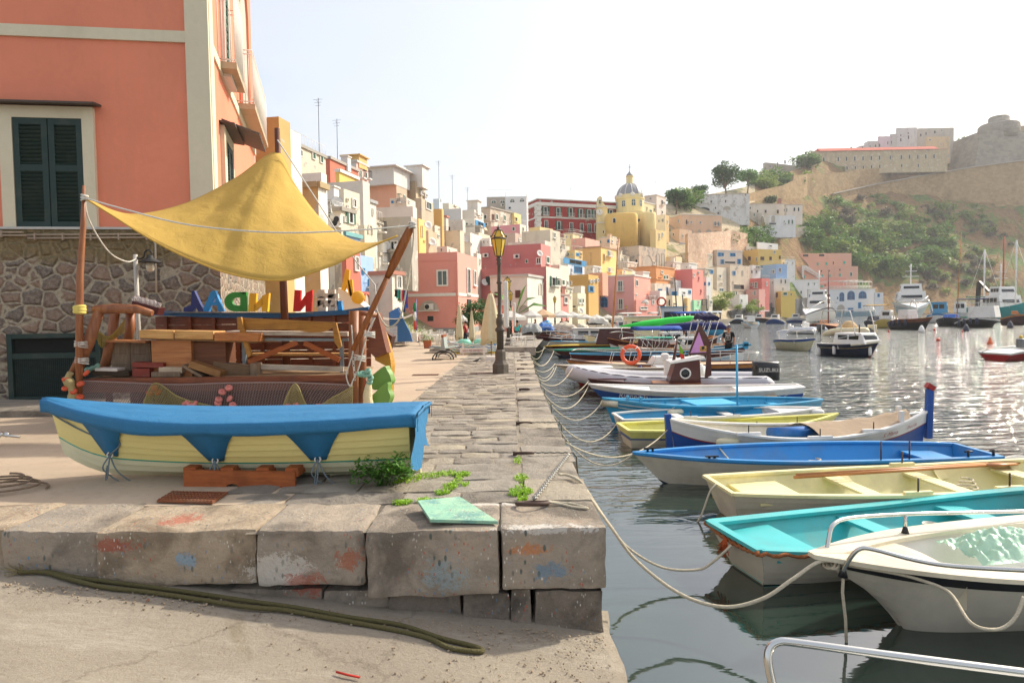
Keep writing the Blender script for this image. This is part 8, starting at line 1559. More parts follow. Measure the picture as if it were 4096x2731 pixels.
for x,y0,y1,Y,lab in((1162,646,753,19.5,'white notice board'),(1181,695,750,30,'second white notice board')):
 a,b=W(x*D_,y0*D_,Y),W(x*D_,y1*D_,Y);m=MB();m.box((a+b)/2,(.14,.35,(a-b).z));solo(m,'notice_board',M_WHT,lab+' clamped to a lamp post','sign',bevel=.04)
 # cafe square
M_CAN=cloth('#d9d0ae',.9,.2,.5,6);M_CANW=cloth('#dedad0',.9,.25,.4,6);M_CANP=cloth('#dcb893',.9,.25,.4,6);M_TERR=paint('#b0603a',.8,.4)
def closed(x,y,yt,lab,wpx):
 p=Q(x,y);H=W(x,yt,p.y).z-p.z;w_=wpx*p.y/F/2;t=thing('closed_parasol',lab,'parasol',p,0,'closed cream parasols',world=False);m=MB();m.smooth=True;rg=[]
 for k in range(13):
  f=k/12;z=H*(.97-.70*f);r=w_*(.16+.84*f**.75)*(.92 if f>.9 else 1);rg.append([V((r*(1+.16*sin(a*6))*cos(a),r*(1+.16*sin(a*6))*sin(a),z+(.14*sin(a*3)if k==12 else 0)))for a in[2*pi*j/36 for j in range(36)]])
 m.loft(rg,True,True);m.obj('canopy',M_CAN,t);m=MB();m.tube([V((0,0,.1)),V((0,0,H))],.025,6);m.ball(V((0,0,H)),.04,6);m.obj('pole',wood('#8a4a22','#a8652f'),t)
 m=MB();m.loft([[V((sx*r,sy*r,z))for sx,sy in((-1,-1),(1,-1),(1,1),(-1,1))]for r,z in((.26,0),(.24,.16),(.18,.2))],True,True,False);m.obj('base',M_WHT,t)
closed(1966,1441,1166,'large closed cream parasol next to the nearest lamp',84);closed(1840,1405,1211,'closed cream parasol in front of the pink corner house',30);closed(1889,1402,1237,'slim closed cream parasol before the lemon tree',24)
def openp(x,Y,yt,yr,wpx,mat,lab,zb=.6):
 top,rim=W(x,yt,Y),W(x,yr,Y);r=wpx*Y/F/2;t=thing('parasol',lab,'parasol',V((top.x,Y,zb)),0,'open cafe parasols',world=False);h=top.z-zb;hr=rim.z-zb
 m=MB();m.smooth=False;A_=[V((r*cos(a),r*sin(a),hr))for a in[pi/8+k*pi/4 for k in range(8)]];m.loft([[V((p.x,p.y,p.z-.22))for p in A_],A_,[V((.02*p.x,.02*p.y,h))for p in A_]],True,False,False);m.obj('canopy',mat,t,fixn=False)
 m=MB();m.tube([V((0,0,0)),V((0,0,h))],.03,6);[m.tube([V((0,0,h-.3)),p*.96+V((0,0,.02))],.012,3)for p in A_];m.obj('frame',M_IRON,t)
for i,(x,Y,yt,yr,w_,mt_,lab)in enumerate(((2040,46,1243,1268,140,M_CANW,'large white parasol right of the lamp posts'),(2125,58,1240,1262,90,M_CANW,'cream white parasol behind the large white one'),(2172,62,1236,1260,104,M_CANP,'peach parasol over the quay tables'),(2245,68,1242,1262,100,M_CANW,'white parasol with dark slanting arms, right of the peach one'),(2290,78,1246,1263,80,M_CANW,'white parasol in front of the cream tower house'),(2340,90,1255,1270,70,M_CANW,'white parasol left of the pink arched house'),(2385,100,1257,1271,66,M_CANW,'low white parasol at the foot of the pink arched house'),(2430,108,1258,1271,60,M_CANW,'right hand white parasol at the pink arched house'),(2580,134,1196,1208,32,M_CANW,'small white parasol on the coral terrace'),(2672,145,1256,1266,70,M_CANW,'wide cream parasol before the white cube house'),(1850,50,1258,1276,40,M_CANW,'white parasol edge behind the lemon tree'))):
 openp(x,Y,yt,yr,w_,mt_,lab,.75 if Y<80 else(3.4 if '1196' in str(yt)else.6))
p=Q(1772,1440);t=thing('park_bench','double slatted bench on arched black iron feet beside the paving','bench',p)
for dy in(0,1.3):
 m=MB();m.smooth=True;m.tube([p+V((.46*cos(a),dy,.02+.36*sin(a)))for a in[pi*k/12 for k in range(13)]],.03,6);m.tube([p+V((.34*cos(a),dy,.02+.26*sin(a)))for a in[pi*k/12 for k in range(13)]],.02,6);m.tube([p+V((-.45,dy,.06)),p+V((.45,dy,.06))],.018,6);m.obj('leg',M_IRON,t)
for sd in(-1,1):
 m=MB()
 for k in range(7):m.box(p+V((sd*(.12+.075*k),.65,.5+.012*k)),(.045,1.5,.025))
 m.obj('seat',paint('#8f9a94',.6,.3),t)
m=MB();m.prism([p+V((x,0,z))for x,z in((-.1,.42),(.1,.42),(.04,.98),(-.05,.98))],V((0,1.3,0)));m.obj('backrest',paint('#9aa39f',.6,.3),t);m=MB();m.box(p+V((-.01,.65,1.03)),(.1,1.32,.12));m.obj('top_rail',wood('#7a3a1c','#9a5430'),t)
a,b=Q(1790,1416),Q(1985,1416);o=thing('painted_boat','old white boat painted all over with blue waves, red hearts and yellow dots','boat',(a+b)/2,0,world=False);L_=(b-a).length;s=Hull(L_,.95,.02,.52,.66,.62,ts=.3,pw=2.2,bow=.25,full=.42)
n=N('painted_waves');w_=n.n.new('ShaderNodeTexWave');w_.wave_type='BANDS';w_.bands_direction='Z';w_.inputs['Scale'].default_value=3;w_.inputs['Distortion'].default_value=9;w_.inputs['Detail'].default_value=2;n.l(n.pos((1,.2,1))[0],0,w_,0);v=n.n.new('ShaderNodeTexVoronoi');v.inputs['Scale'].default_value=7;n.l(n.pos()[0],0,v,'Vector');g=n.noise(n.pos(),1.2,3)
x=n.mix(n.ramp((w_,0),.72,.76),c('#e3dfd5'),n.mix(n.ramp(g,.45,.55),c('#2f86c4'),c('#35b5a8')));x=n.mix(n.ramp((v,0),.16,.18,(1,1,1,1),(0,0,0,1)),x,n.mix(n.ramp((v,'Color'),.45,.5,interp='CONSTANT'),c('#d9a52a'),c('#d94a4a')));n.base(x);MPB=n.m
build_hull(s,o,[MPB,paint('#d9c02a')],[(0,.18,1)],gun=MPB,inn=W3,deck=.25,deckm=W3);o.rotation_euler.z=pi
for dx in(-.45,.35):m=MB();m.smooth=True;m.lathe((dx,0,.45),[(.3,0),(.36,.15),(.25,.3)],10);m.obj('basin',paint('#7fc9ae',.5),o)
a,b=Q(1852,1420),Q(1936,1420);o=thing('sign_bench','white low board reading SOLO PER DIPORTISTI in red letters','sign',a);zt=W(1895,1392,a.y).z;m=MB();w_=(b-a).x+.3;mid=(a+b)/2;m.box(V((mid.x,a.y,zt-.12)),(w_,.03,.24));bd_=m.obj('board',M_WHT,o)
m=MB();text_mb(m,'SOLO PER DIPORTISTI',V((mid.x,a.y-.02,zt-.125)),V((1,0,0)),UPV,V((0,-1,0)),.15,.004,w_/1.85);m.obj('lettering',mt('#a5303a',.6),bd_)
for e in(a,b):m=MB();m.box(e+V((0,.03,.3)),(.07,.04,.6));m.obj('leg',M_WHT,o)
def chair(loc,rz,lab):
 t=thing('cafe_chair',lab,'chair',loc,rz,'white cafe chairs',world=False);m=MB();m.box((0,0,.44),(.42,.42,.03));m.obj('seat',M_WHT,t)
 m=MB()
 for k in range(5):m.box((-.16+.08*k,.2,.68),(.03,.02,.44))
 m.box((0,.2,.9),(.42,.03,.06));m.obj('backrest',M_WHT,t)
 for sx in(-1,1):
  for sy in(-1,1):m=MB();m.tube([V((sx*.19,sy*.19,.44)),V((sx*.22,sy*.23,0))],.014,5);m.obj('leg',M_WHT,t)
  m=MB();m.tube([V((sx*.21,-.2,.44)),V((sx*.22,-.18,.64)),V((sx*.21,.2,.66))],.014,5);m.obj('armrest',M_WHT,t)
 return t
def table(loc,lab):
 t=thing('cafe_table',lab,'table',loc,0,'white cafe tables',world=False);m=MB();m.box((0,0,.73),(.8,.8,.03));m.obj('tabletop',M_WHT,t)
 for sx in(-1,1):
  for sy in(-1,1):m=MB();m.tube([V((sx*.35,sy*.35,.72)),V((sx*.36,sy*.36,0))],.018,5);m.obj('leg',M_WHT,t)
 return t
c0=t0_=None
for i,(x,y,dx)in enumerate(((1730,1383,0),(1770,1378,0),(1710,1368,0),(1760,1362,0),(1800,1366,0),(1690,1360,0),(2075,1400,0),(2020,1388,0))):
 p=Q(x,y);lb=['front','middle','left rear','centre rear','right rear','far left','quay side','lamp side'][i]+' white table of the harbour cafe'
 t0_=table(p,lb)if t0_ is None else dup(t0_,p,0,lb)and t0_
 for j,(ex,ey,rz)in enumerate(((-.65,0,pi/2),(.65,0,-pi/2),(0,.65,0))):
  lb2=['left','right','back'][j]+' hand white slatted chair at the '+lb;q=p+V((ex,ey,0));c0=chair(q,rz,lb2)if c0 is None else dup(c0,q,rz,lb2)and c0
M_GRNL=leafmat('#3f6f26','#6f9a3a');M_DKL=leafmat('#264d22','#47702c');M_FLW=paint('#e8e4dc',.8)
def pot(x,y,k,lab,shape='round',mat=None,fl=1,hh=.8):
 p=Q(x,y)if isinstance(x,(int,float))else V(x);t=thing('potted_plant',lab,'potted plant',p);m=MB()
 if shape=='round':m.lathe(p,[(.2*k,0),(.28*k,.4*k),(.31*k,.4*k),(.31*k,.46*k),(.25*k,.46*k)],14)
 else:m.loft([[p+V((sx*r*k,sy*r*k,z*k))for sx,sy in((-1,-1),(1,-1),(1,1),(-1,1))]for r,z in((.2,0),(.25,.5))],True,True,False)
 m.obj('pot',mat or M_TERR,t);m=MB();leafmesh(m,p+V((0,0,.4*k)),260,.36*k,hh*k,.055,R);f=m.obj('foliage',M_GRNL,t,fixn=False)
 if fl:
  m=MB();[m.ball(p+V((R.uniform(-.3,.3)*k,R.uniform(-.35,.1)*k,R.uniform(.5,.4+hh)*k)),.03,5,1,3)for _ in range(14)];m.obj('flowers',M_FLW,f)
pot(1711,1393,1.0,'square terracotta pot of white daisies at the corner of the cafe','sq');pot(1655,1366,1.5,'white pot with a tall leafy shrub left of the cafe tables','sq',M_WHT,1,1.6);pot(1627,1364,1.3,'big round terracotta pot beside the white shrub pot');pot(1685,1364,1.1,'round terracotta pot right of the white shrub pot')
pot(1840,1372,1.3,'green bush in front of the nearest closed parasol pair');pot(1675,1350,1,'planter of white roses with garden canes','sq')
def tree(p,H,r,lab,mat,n_=1500,sz=.1,name='tree',blobs=9,seed=1,grp=None,cr=.55,flat=1):
 rg=random.Random(seed);t=thing(name,lab,'tree',p,0,grp,world=False);m=MB();m.smooth=True;tips=[]
 m.tube([V((0,0,-.5)),V((.03*H,0,H*.25)),V((0,.03*H,H*cr))],[.05*r+.04,.04*r+.03,.03*r],7)
 for k in range(blobs):
  a=2*pi*k/blobs+rg.uniform(-.3,.3);q=V((r*.6*cos(a)*rg.uniform(.3,1),r*.6*sin(a)*rg.uniform(.3,1),H*cr+(H*(1-cr))*rg.uniform(.15,.8)*flat));tips.append(q);m.tube([V((0,0,H*cr*.8)),q.lerp(V((0,0,H*cr*.8)),.4)+V((0,0,.05*H)),q],[.03*r+.01,.02*r,.008*r],5)
 m.obj('trunk',M_GREYW,t);m=MB()
 for q in tips:
  rr=r*rg.uniform(.35,.6)
  for k in range(n_//blobs):
   d=V((rg.gauss(0,1),rg.gauss(0,1),rg.gauss(0,1))).normalized()*rr*rg.random()**.4;d.z*=.7;c_=q+d;u=V((rg.uniform(-1,1),rg.uniform(-1,1),rg.uniform(-.6,.6))).normalized()*sz*rg.uniform(.6,1.3);v=u.cross(V((rg.uniform(-1,1),rg.uniform(-1,1),1))).normalized()*u.length*.6;m.quad(c_-u,c_-v,c_+u,c_+v)
 m.obj('crown',mat,t,fixn=False);return t
tree(Q(1872,1365)+V((0,1,0)),3.6,1.3,'bushy lemon tree between the slim closed parasols and the pink house',M_DKL,2200,.09,cr=.35)
tree(Q(1925,1360)+V((0,3,0)),3.8,1.5,'second lemon tree hidden behind the large closed parasol',M_DKL,2200,.09,seed=4,cr=.35)
m=MB();p=W(2060,1290,50)
for k,(dx,dz,l)in enumerate(((-1.3,2.3,1.7),(1.3,1.9,2.2),(.7,2.9,1.6),(2.0,1.2,2.0))):
 a=p+V((0,0,.5));e=p+V((dx*1.3,0,dz));mid=a.lerp(e,.55)+V((0,0,.5));w_=V((.05,.3,.12));m.quad(a,mid-w_,e,mid+w_)
solo(m,'banana_plant',M_GRNL,'banana plant with broad leaves behind the white parasol','plant',fixn=False)
p=Q(1668,1366);t=thing('flagpole','blue flagpole with a furled green white red flag in front of the arched niche','flag',p);zt=W(1668,1196,p.y).z;m=MB();m.tube([p,V((p.x,p.y,zt))],.04,6);m.obj('pole',BL,t);m=MB()
for k,mt_ in enumerate((0,1,2)):m.cur=k;m.smooth=True;m.tube([V((p.x-.1,p.y-.02,zt-.3-.75*k)),V((p.x-.14,p.y-.02,zt-.7-.75*k)),V((p.x-.12,p.y-.02,zt-1.05-.75*k))],[.09,.15,.1],8)
m.obj('flag',[cloth('#1f7a4a'),cloth('#dcdad2'),cloth('#c9442f')],t)
m=MB();m.smooth=True;g=[[W(1530+120*u,1268-14*u+12*sin(pi*u)+(8*v),36+5*v)for u in[k/8 for k in range(9)]]for v in(0,.5,1)];m.loft(g,False,False);solo(m,'shade_sail',M_CANW,'greyish white shade sail strung left of the flagpole','awning',fixn=False)
m=MB();m.prism([W(x,y,38)for x,y in((1555,1250),(1590,1230),(1640,1330),(1650,1366),(1560,1366))],V((0,.2,0)));solo(m,'blue_hull',paint('#1b5f9c',.4),'upright bright blue boat hull used as a shop front under the shade sail','boat hull')
m=MB()
for k in range(9):a=W(1546+5*k,1304,33);b=W(1546+5*k,1368,33);m.box((a+b)/2,(.02,.02,(a-b).z))
for k in range(12):a=W(1544,1306+5.5*k,33);b=W(1590,1306+5.5*k,33);m.box((a+b)/2,((b-a).x,.02,.02))
solo(m,'trellis',M_WHT,'white garden trellis at the left edge of the cafe square','trellis');pot(1562,1375,.9,'climbing plant with white flowers on the white trellis','sq',M_WHT,1,1.4)
m=MB();m.smooth=True;rblock(m,*[v for v in(Q(1553,1388).x,Q(1618,1388).x)],Q(1580,1388).y,Q(1580,1380).y+.5,.8,1.05,.03,8,4,3,.01,9);solo(m,'stone_kerb',M_PAVE[1],'low pale stone block left of the cafe tables','kerb')
p=Q(1608,1374);m=MB();m.box(p+V((0,0,.2)),(.34,.3,.4));m.prism([p+V((x,-.15,z))for x,z in((-.19,.4),(.19,.4),(0,.62))],V((0,.3,0)));solo(m,'toy_house',paint('#2f7fb5',.5),'small blue box with a white pointed lid near the trellis','box')
for i,(x,y)in enumerate(((1622,1372),(1632,1374),(1638,1371),(1675,1372),(1907,1452))):
 p=Q(x,y);m=MB();m.smooth=True;m.loft([[p+V((dx,r*cos(a),.09+dz+r*.8*sin(a)))for a in[j*pi/4 for j in range(8)]]for dx,r,dz in((-.16,.01,-.01),(-.06,.05,0),(.03,.06,.02),(.09,.03,.07),(.13,.03,.1),(.17,.005,.09))],True,True);m.tube([p,p+V((0,0,.08))],.006,3);solo(m,'pigeon',mt('#33353a',.7),'dark pigeon pecking on the square, '+['leftmost of the cluster','middle of the cluster','right of the cluster','standing apart to the right','alone near the big parasol'][i],'pigeon','pigeons on the square')
m=MB();m.prism([W(x,y,30)for x,y in((1345,1250),(1352,1150),(1380,1160),(1465,1235),(1480,1260))],V((0,1.5,0)));solo(m,'stair_wall',plaster('#d9d6cf',.2),'white sloping stair parapet behind the hash sign','stair')
for P_,lab in(([(1365,1158),(1382,1075),(1398,1080),(1395,1120),(1412,1190),(1395,1180),(1385,1140),(1378,1165)],'yellow plastic slide shape standing against the white stair'),([(1390,1120),(1408,1118),(1415,1192),(1400,1185)],'yellow board stacked right of the slide shape')):
 m=MB();m.prism([W(x,y,29.5)for x,y in P_],V((0,.2,0)));solo(m,'yellow_board',paint('#dba61c',.5),lab,'board')
m=MB();m.lathe(W(1432,1190,29.4),[(.3,0),(.27,.06),(.02,.08)],16,V((.2,-1,0)));solo(m,'yellow_dish',paint('#dba61c',.5),'round yellow satellite dish on the white stair','dish')
hc_='#1b1b22 #2fb5a5 #5a6b2c #d9d9d5 #b53a44 #22406b #a3201f #2f5fc0'.split();p0_=W(1580,1158,46);p1_=W(1628,1160,47.5);rope('clothes_line','clothes line under the corner house window',[p0_,p1_],.01,M_WROPE)
for k,h_ in enumerate(hc_):
 a=p0_.lerp(p1_,(k+.5)/8);L_=(.5,.6,.8,.9,.8,1.6,1.0,1.3)[k];m=MB();m.smooth=True;m.loft([[a+V((-.1+.03*sin(j),0,-L_*j/4)),a+V((0,.03,-L_*j/4)),a+V((.1+.02*sin(j*2),-.02,-L_*j/4))]for j in range(5)],False,False);solo(m,'laundry_item',cloth(h_),['black','turquoise','olive','white','red pink','dark jeans blue','crimson','bright blue'][k]+' garment on the clothes line of the corner house','laundry','laundry on the line',fixn=False)
def heap(x0,x1,y0,y1,Y,mat,lab,seed):
 a,b=W(x0,y1,Y),W(x1,y1,Y);h=W(x0,y0,Y).z-a.z;L_=b.x-a.x;o=thing('tarped_boat',lab,'covered boat',(a+b)/2-V((0,0,.2)));m=MB();m.smooth=True;rg=[]
 for i in range(17):
  f=i/16;r=[]
  for j in range(13):g=pi*j/12;q=V((a.x+L_*f,Y+1.1*cos(g),a.z+h*(.25+.75*sin(g)**.6)*(sin(pi*(.08+.84*f))**.5)));q+=noise.noise_vector(V((f*7+seed,g*2,0)))*.16+noise.noise_vector(V((f*19+seed,g*5,0)))*.06;r.append(q)
  rg.append(r)
 m.loft(rg,False,False);m.obj('tarpaulin',mat,o,fixn=False);m=MB();m.prism([V((a.x+L_*f,Y-.6,a.z+z))for f,z in((.05,0),(.9,0),(1,.45),(0,.45))],V((0,1.2,0)));m.obj('hull',paint('#4a4038',.7),o)
heap(2085,2165,1293,1340,46,cloth('#9a9c98',.8,0,1,3),'boat on the quay under a crumpled grey and white tarpaulin',1);heap(2140,2215,1293,1335,51,cloth('#2f64a8',.7,0,1,3),'boat on the quay under a blue tarpaulin',5);heap(2205,2310,1290,1332,56,cloth('#b5aa98',.9,0,1,3),'long boat on the quay under a cream canvas',9);heap(2300,2352,1292,1330,62,cloth('#c9bfa8',.9,0,1,3),'short boat on the quay under a draped cream canvas',13);heap(2165,2205,1283,1312,58,paint('#3f8fc4',.6),'little boat with a light blue canopy on the quay',17)
heap(2440,2520,1262,1296,96,cloth('#c9c2b0',.9,0,1,3),'boat under a pale canvas beneath the pink arched house',21);heap(2350,2430,1268,1300,84,cloth('#d3cdbf',.9,0,1,3),'boat under a whitish canvas left of the pink arched house',25)
# people
def person(lab,foot,H,top,bottom,pose,face=pi,cap=None,hair='#2a211b',sitcut=0,hold=None):
 o=thing('person',lab,'person',foot,face,world=False);J=dict(hip=(0,0,.52),chest=(.0,0,.72),neck=(.0,0,.83),head=(.01,0,.9),shL=(0,.11,.8),elL=(0,.14,.63),haL=(.05,.13,.48),shR=(0,-.11,.8),elR=(0,-.14,.63),haR=(.05,-.13,.48),hpL=(0,.05,.5),knL=(.02,.055,.28),ftL=(0,.055,.04),hpR=(0,-.05,.5),knR=(.02,-.055,.28),ftR=(0,-.055,.04));J.update(pose);j={k:V(v)*H for k,v in J.items()}
 def sk(name,ed,rad,mat,par,k=1):
  names=list(dict.fromkeys(n_ for e in ed for n_ in e));me=bpy.data.meshes.new(name);me.from_pydata([j[n_]for n_ in names],[(names.index(a),names.index(b))for a,b in ed],[]);me.materials.append(mat);q=bpy.data.objects.new(name,me);col.objects.link(q);q.parent=par
  q.modifiers.new('skin','SKIN');sv=me.skin_vertices[0].data
  for i,n_ in enumerate(names):sv[i].radius=(rad.get(n_[:2],.03)*H*k,)*2;sv[i].use_root=(i==0)
  q.modifiers.new('sub','SUBSURF').render_levels=2;return q
 rad=dict(hi=.07,ch=.085,ne=.03,he=.045,sh=.034,el=.024,ha=.018,hp=.05,kn=.033,ft=.025,to=.018)
 for s_ in 'LR':j['to'+s_]=j['ft'+s_]+V((.07*H,0,-.02*H))
 arms=[(a+s_,b+s_)for s_ in 'LR' for a,b in(('sh','el'),('el','ha'))];legs=[(a+s_,b+s_)for s_ in 'LR' for a,b in(('hp','kn'),('kn','ft'),('ft','to'))]
 body=sk('body',[('hip','chest'),('chest','neck'),('neck','head'),('chest','shL'),('chest','shR')]+arms+[('hip','hpL'),('hip','hpR')]+legs,rad,mt('#a8704e',.6),o)
 for s_ in 'LR':j['sl'+s_]=j['sh'+s_].lerp(j['el'+s_],.75);j['pk'+s_]=j['kn'+s_].lerp(j['ft'+s_],.1)
 rad.update(sl=.026,pk=.034);sk('shirt',[('hip','chest'),('chest','shL'),('shL','slL'),('chest','shR'),('shR','slR')],rad,top,o,1.18);sk('shorts',[('hip','hpL'),('hpL','knL'),('knL','pkL'),('hip','hpR'),('hpR','knR'),('knR','pkR')],rad,bottom,o,1.2)
 hd=j['head']+V((0,0,.025*H));m=MB();m.smooth=True;m.ball(hd+V((-.01*H,0,.018*H)),.058*H,12,1.0,8);m.obj('hair' if not cap else 'cap',mt(cap or hair,.8),o)
 if cap:m=MB();m.obox(hd+V((.07*H,0,.02*H)),V((1,0,-.1)),V((0,1,0)),UPV,.04*H,.035*H,.006*H);m.obj('cap_brim',mt(cap,.8),o)
 m=MB();m.smooth=True;m.ball(hd+V((.012*H,0,-.012*H)),.052*H,12,1.2,8);m.ball(hd+V((.066*H,0,-.015*H)),.009*H,6);f_=m.obj('face',mt('#b07a58',.6),o);m=MB();[m.ball(hd+V((.058*H,e*.02*H,.0)),.006*H,6)for e in(-1,1)];m.obj('eyes',BK,f_)
 return o
f1=W(2915,1418,29);f1 .z=.35
o=person('bearded man in a black printed T-shirt and cap standing in the white wooden boat',f1,1.72,mt('#101011',.9),mt('#1a1a1c',.9),dict(haR=(.2,-.06,.5),elR=(.03,-.15,.62)),face=-pi/2-.5,cap='#1d1a40')
m=MB();m.box((.185,0,1.22),(.008,.2,.3));pn=m.obj('print_frame',M_WHT,o);m=MB();m.box((.19,0,1.22),(.006,.17,.27));m.obj('print_ground',mt('#101011',.9),pn);m=MB();[m.prism([V((.196,y*.05-.018+.0,1.24)),V((.196,y*.05+.018,1.24)),V((.196,y*.06+.012,1.31)),V((.196,y*.06,1.335)),V((.196,y*.06-.012,1.31))],V((.002,0,0)))for y in(-1,0,1)];m.box((.196,0,1.2),(.003,.1,.012));m.box((.196,0,1.15),(.003,.1,.02));m.obj('leaf_mark',M_WHT,pn)
f2=W(2738,1390,43);f2 .z=W(2738,1388,43).z
o=person('man in dark shirt and cap stepping along a boat with a white bucket',f2,1.68,mt('#3a3340',.9),mt('#33303a',.9),dict(chest=(-.06,0,.72),neck=(-.03,0,.84),head=(.0,0,.9),knL=(.1,.05,.3),ftL=(.02,.05,.05),knR=(-.05,-.05,.28),ftR=(-.14,-.05,.1),haL=(.04,.14,.5),shL=(-.04,.11,.8),shR=(-.04,-.11,.8)),face=pi,cap='#1a1838')
for(x,y,Y,lab,hx)in((2248,1318,66,'person in black behind the parasol table','#15151a'),(2141,1312,62,'red haired person in dark blue under the peach parasol','#1b2440'),(2069,1318,44,'seated looking person in a turquoise top under the white parasol','#3fb5ad'),(1863,1365,40,'person in red sitting at the cafe by the closed parasols','#8a1c20'),(2267,1300,72,'person near the cream tower house doorway','#4a3a3a')):
 q=W(x,y,Y);q.z=zq(Y)+.02;person(lab,q,1.66,mt(hx,.9),mt('#2a2c33',.9),{},face=R.uniform(-pi,pi),hair='#7a3a20' if 'red haired' in lab else '#2a211b')
m=MB();q=W(2733,1352,42.7);m.lathe(q-V((0,0,.2)),[(.13,0),(.16,.36),(.17,.38)],14,V((-.15,0,1)));m.tube([q+V((-.15,0,.17)),q+V((0,0,.36)),q+V((.15,0,.17))],.006,4);solo(m,'bucket',M_WHT,'white bucket carried by the man in the dark cap','bucket')
# hill vegetation
M_S1=leafmat('#3f6a26','#6f9438');M_S2=leafmat('#6a8a34','#a0b04a');M_S3=leafmat('#4a4a34','#76705a');rs=random.Random(3);protos=[]
def shrub_proto(mat,seed,name='shrub'):
 rg=random.Random(seed);o=thing(name,'x','shrub',(0,0,0),0,'shrubs on the castle hillside',world=False);m=MB()
 for b in range(7):
  q=V((rg.uniform(-1,1),rg.uniform(-1,1),rg.uniform(.1,.9)));rr=rg.uniform(.45,.85)
  for k in range(70):
   d=V((rg.gauss(0,1),rg.gauss(0,1),rg.gauss(0,1))).normalized()*rr*rg.random()**.35;c_=q+d;u=V((rg.uniform(-1,1),rg.uniform(-1,1),rg.uniform(-.6,.6))).normalized()*.15*rg.uniform(.5,1.3);v=u.cross(V((rg.uniform(-1,1),rg.uniform(-1,1),1))).normalized()*u.length*.7;m.quad(c_-u,c_-v,c_+u,c_+v)
 m.obj('crown',mat,o,fixn=False);m=MB();m.tube([V((0,0,-.8)),V((.1,0,.3)),V((.3,.2,.7))],[.12,.08,.03],5);m.obj('stem',M_GREYW,o);return o
pr=[shrub_proto(M_S1,1),shrub_proto(M_S1,2),shrub_proto(M_S2,3),shrub_proto(M_S3,4)];first=[True]*4
ZN=[((3560,1010,260,95),70,(0,1,0,2,2),(3,6),'on the thick green slope'),((3300,970,90,80),26,(0,1,1),(2.5,5),'above the peach hotel'),((3450,860,150,70),24,(0,2,3),(2,4),'on the upper slope below the rampart'),((3050,955,90,28),16,(0,1),(2,3.6),'under the white terraced house'),((3120,735,90,26),20,(0,2),(2.5,4.5),'along the tuff wall top'),((3850,980,200,160),70,(3,3,2,0),(1.4,3.4),'scattered over the brown slope at the right'),((3740,860,260,30),18,(0,3,2),(2,4),'at the foot of the rampart'),((3850,1130,240,60),22,(3,2,3),(1.5,2.6),'low on the dry brown slope'),((3235,900,60,30),10,(0,1),(2,4),'beside the cream end pavilion'),((2985,1245,60,14),8,(2,),(.8,1.5),'growing on the dark lava stone wall'),((3830,630,50,40),12,(0,0,2),(4,6),'climbing beside the fortress'),((3218,668,18,22),5,(0,),(4,6),'ivy green at the end of the prison palace'),((2710,815,40,26),8,(0,2),(3,5),'on the ridge right of the dome'),((2870,968,70,18),8,(0,1),(1.5,3),'on the cliff edge by the pink plastered wall')]
for(cx_,cy_,rx,ry),n_,kinds,(s0,s1),lab in ZN:
 for i in range(n_):
  a=rs.uniform(0,2*pi);r=sqrt(rs.random());k=rs.choice(kinds);p=T(cx_+rx*r*cos(a),cy_+ry*r*sin(a));sc_=rs.uniform(s0,s1)
  if lab.startswith('growing'):p.y-=3;p.z+=1
  lb=['dark green','deep green','yellow green','dry grey brown'][k]+' shrub '+lab
  if first[k]:first[k]=False;pr[k].location=p;pr[k].scale=(sc_,)*3;pr[k]['label']=lb
  else:dup(pr[k],p,rs.uniform(0,6),lb,(sc_,sc_,sc_*rs.uniform(.7,1)))
def T2(px,py):return T(px,py)
tree(T2(2900,805),15,8.5,'lone umbrella pine on the ridge against the sky',M_DKL,3000,.5,'pine_tree',12,5,cr=.45);tree(T2(2705,852),8,4.6,'spreading tree right of the church on the skyline',M_DKL,2000,.5,seed=8);tree(T2(2800,815),7,4,'small roundish tree left of the umbrella pine',M_DKL,1200,.4,seed=9);tree(T2(2990,770),10,6,'leafy tree at the left end of the tuff wall',M_GRNL,1800,.5,seed=12)
q=W(2880,1278,180);tree(V((q.x,180,.6)),8,4.2,'yellow green tree between the cream houses and the stone wall',M_S2,2400,.28,seed=15,cr=.2)
tree(T2(3085,822),4,3.4,'clipped round tree above the beige villa',M_DKL,1400,.3,seed=16,cr=.3)
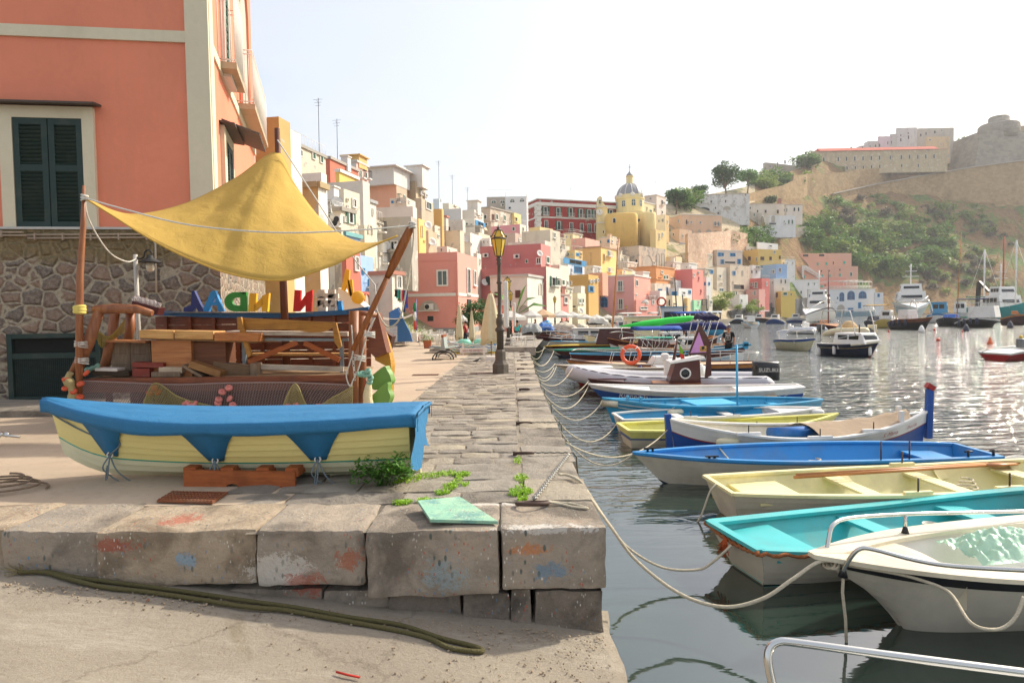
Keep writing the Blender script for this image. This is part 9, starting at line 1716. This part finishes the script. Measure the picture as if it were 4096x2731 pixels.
# more small houses filling the town
FL=[('yellow house wall with a little window beneath the pale pink block','#e0b765',2250,2300,2330,1000,1060,132,30),('white washed house step between the blue mural house and the big yellow house','#dcd6c8',2330,2372,2404,1062,1130,136,30),('beige stacked house right below the church bastion','#cfbf9f',2440,2480,2520,1018,1090,168,34),('grey plastered house under the bell tower rocks','#bfb39b',2462,2510,2548,1045,1110,164,34),('cream house showing between orange and coral houses','#ddd0b6',2660,2694,2722,1045,1110,178,38),('tiny white house above the coral red one','#dedbd2',2722,2756,2788,1050,1110,184,40),('pale sand house right of the coral red house','#d9c8a4',2788,2822,2852,1072,1180,186,42),('plain cream house behind the mint green one','#d6c9ad',2740,2790,2826,1165,1260,178,42),('white low house by the beach steps','#dcd9cf',2844,2868,2880,1205,1290,182,46),('peach small house behind the big yellow house','#deb389',2395,2440,2478,950,1010,172,32),('cream house under the crimson palace, left part','#d9ccb0',2168,2215,2262,945,1010,150,32),('pale yellow house under the crimson palace, right part','#e3cf90',2256,2292,2330,930,1000,158,32),('white house wedge behind the dark red terrace','#dbd5c7',1926,1960,2010,952,1040,104,24),('beige plain house between ochre column and white house','#cabc9f',1716,1742,1768,900,1060,92,16),('cream lower house left of the peeling gable','#d9cbae',1748,1764,1782,955,1080,94,16),('pale house stacked over the concrete grey one','#d6c8ae',1560,1628,1662,790,880,80,12),('warm beige house left of the long cream wall','#cdbb98',1480,1506,1530,880,1060,62,12),('light cream house stacked behind the sail edge','#dbcfb6',1300,1342,1376,850,1100,50,12),('white plastered house under the stepped parapet','#dcd6c9',1296,1330,1362,800,980,54,12),('beige house filling behind the blue facade','#cdbf9f',1400,1440,1470,960,1180,54,13),('plain white wall house behind the corner house','#d9d3c5',1490,1520,1560,1010,1180,62,12),('pale pink house behind the corner house roof','#dfc0ac',1740,1790,1830,985,1090,90,14),('cream house front right of the white stair house','#d9cca8',2236,2262,2290,1145,1240,96,24),('soft yellow house behind the pink arched one','#e0c884',2430,2490,2530,1072,1150,150,30),('white tall house right of the yellow stair house','#dbd7ca',2664,2700,2724,1120,1230,166,36),('pale stone house stacked above the blue shutters house','#cfc2a6',2760,2800,2850,1012,1080,206,50),('beige house right of the peach cliff house','#d6c3a2',2720,2752,2790,1010,1080,200,42),('white annex stepping down from the beige villa','#dcd8ce',2990,3030,3080,905,960,262,60),('cream annex above the golden yellow house','#d8cdb6',2950,2985,3030,985,1050,240,58),('white small house next to the golden yellow one','#dcd9d0',3126,3140,3180,1036,1100,236,60),('peach house stacked left of the beige villa','#dcb48c',2880,2905,2935,925,990,246,56)]
rf=random.Random(21)
for i,(lab,hx,a,b,d,yt,yb,Y,th)in enumerate(FL):
 ws=[];H=yb-yt
 for(x0,x1)in((a,b),(b,d)):
  n_=int((x1-x0)/14)
  for k in range(n_):
   for r in range(1+int(H>70)):
    if rf.random()<.8:w_=rf.uniform(5,8);ws.append((x0+(x1-x0)*(k+.5+rf.uniform(-.15,.15))/n_,yt+16+r*28+rf.uniform(-2,3),w_,w_*rf.choice((1.3,1.9,2.1)),rf.choice(('g','w','d','w','B' if i%3==0 else 'g','A','w+'))))
 Hs(lab,hx,a,b,d,yt,yb,ws,Y=Y,th=th,dirt=rf.uniform(.2,.6),patch=rf.choice((0,.1,.2)),cor=rf.choice((None,'w','#a99c86')),ext=[rf.choice((e_rail(.9),e_chim(.4,.4,.9,1.1),e_ant(.5,.4,3.5),lambda*a_:None))])
m=MB();rg=random.Random(8)
for k in range(900):
 X=.7-abs(rg.gauss(0,1.2))if k%2 else rg.uniform(-4.5,.7);Y=rg.uniform(3.6,5.1)if k%2 else 5.15-abs(rg.gauss(0,.12));X=max(X,-4.6);r=rg.uniform(.003,.011);m.lathe(V((X,Y,zr(X)+.012)),[(.3*r,-r),(r,-.2*r),(.8*r,.5*r),(.1*r,.7*r)],5,smooth=False)
o=m.obj('grit',M_BLOCK[0],None,fixn=False);o['kind']='stuff';o['label']='loose grit and pebbles scattered on the ramp';o['category']='grit'
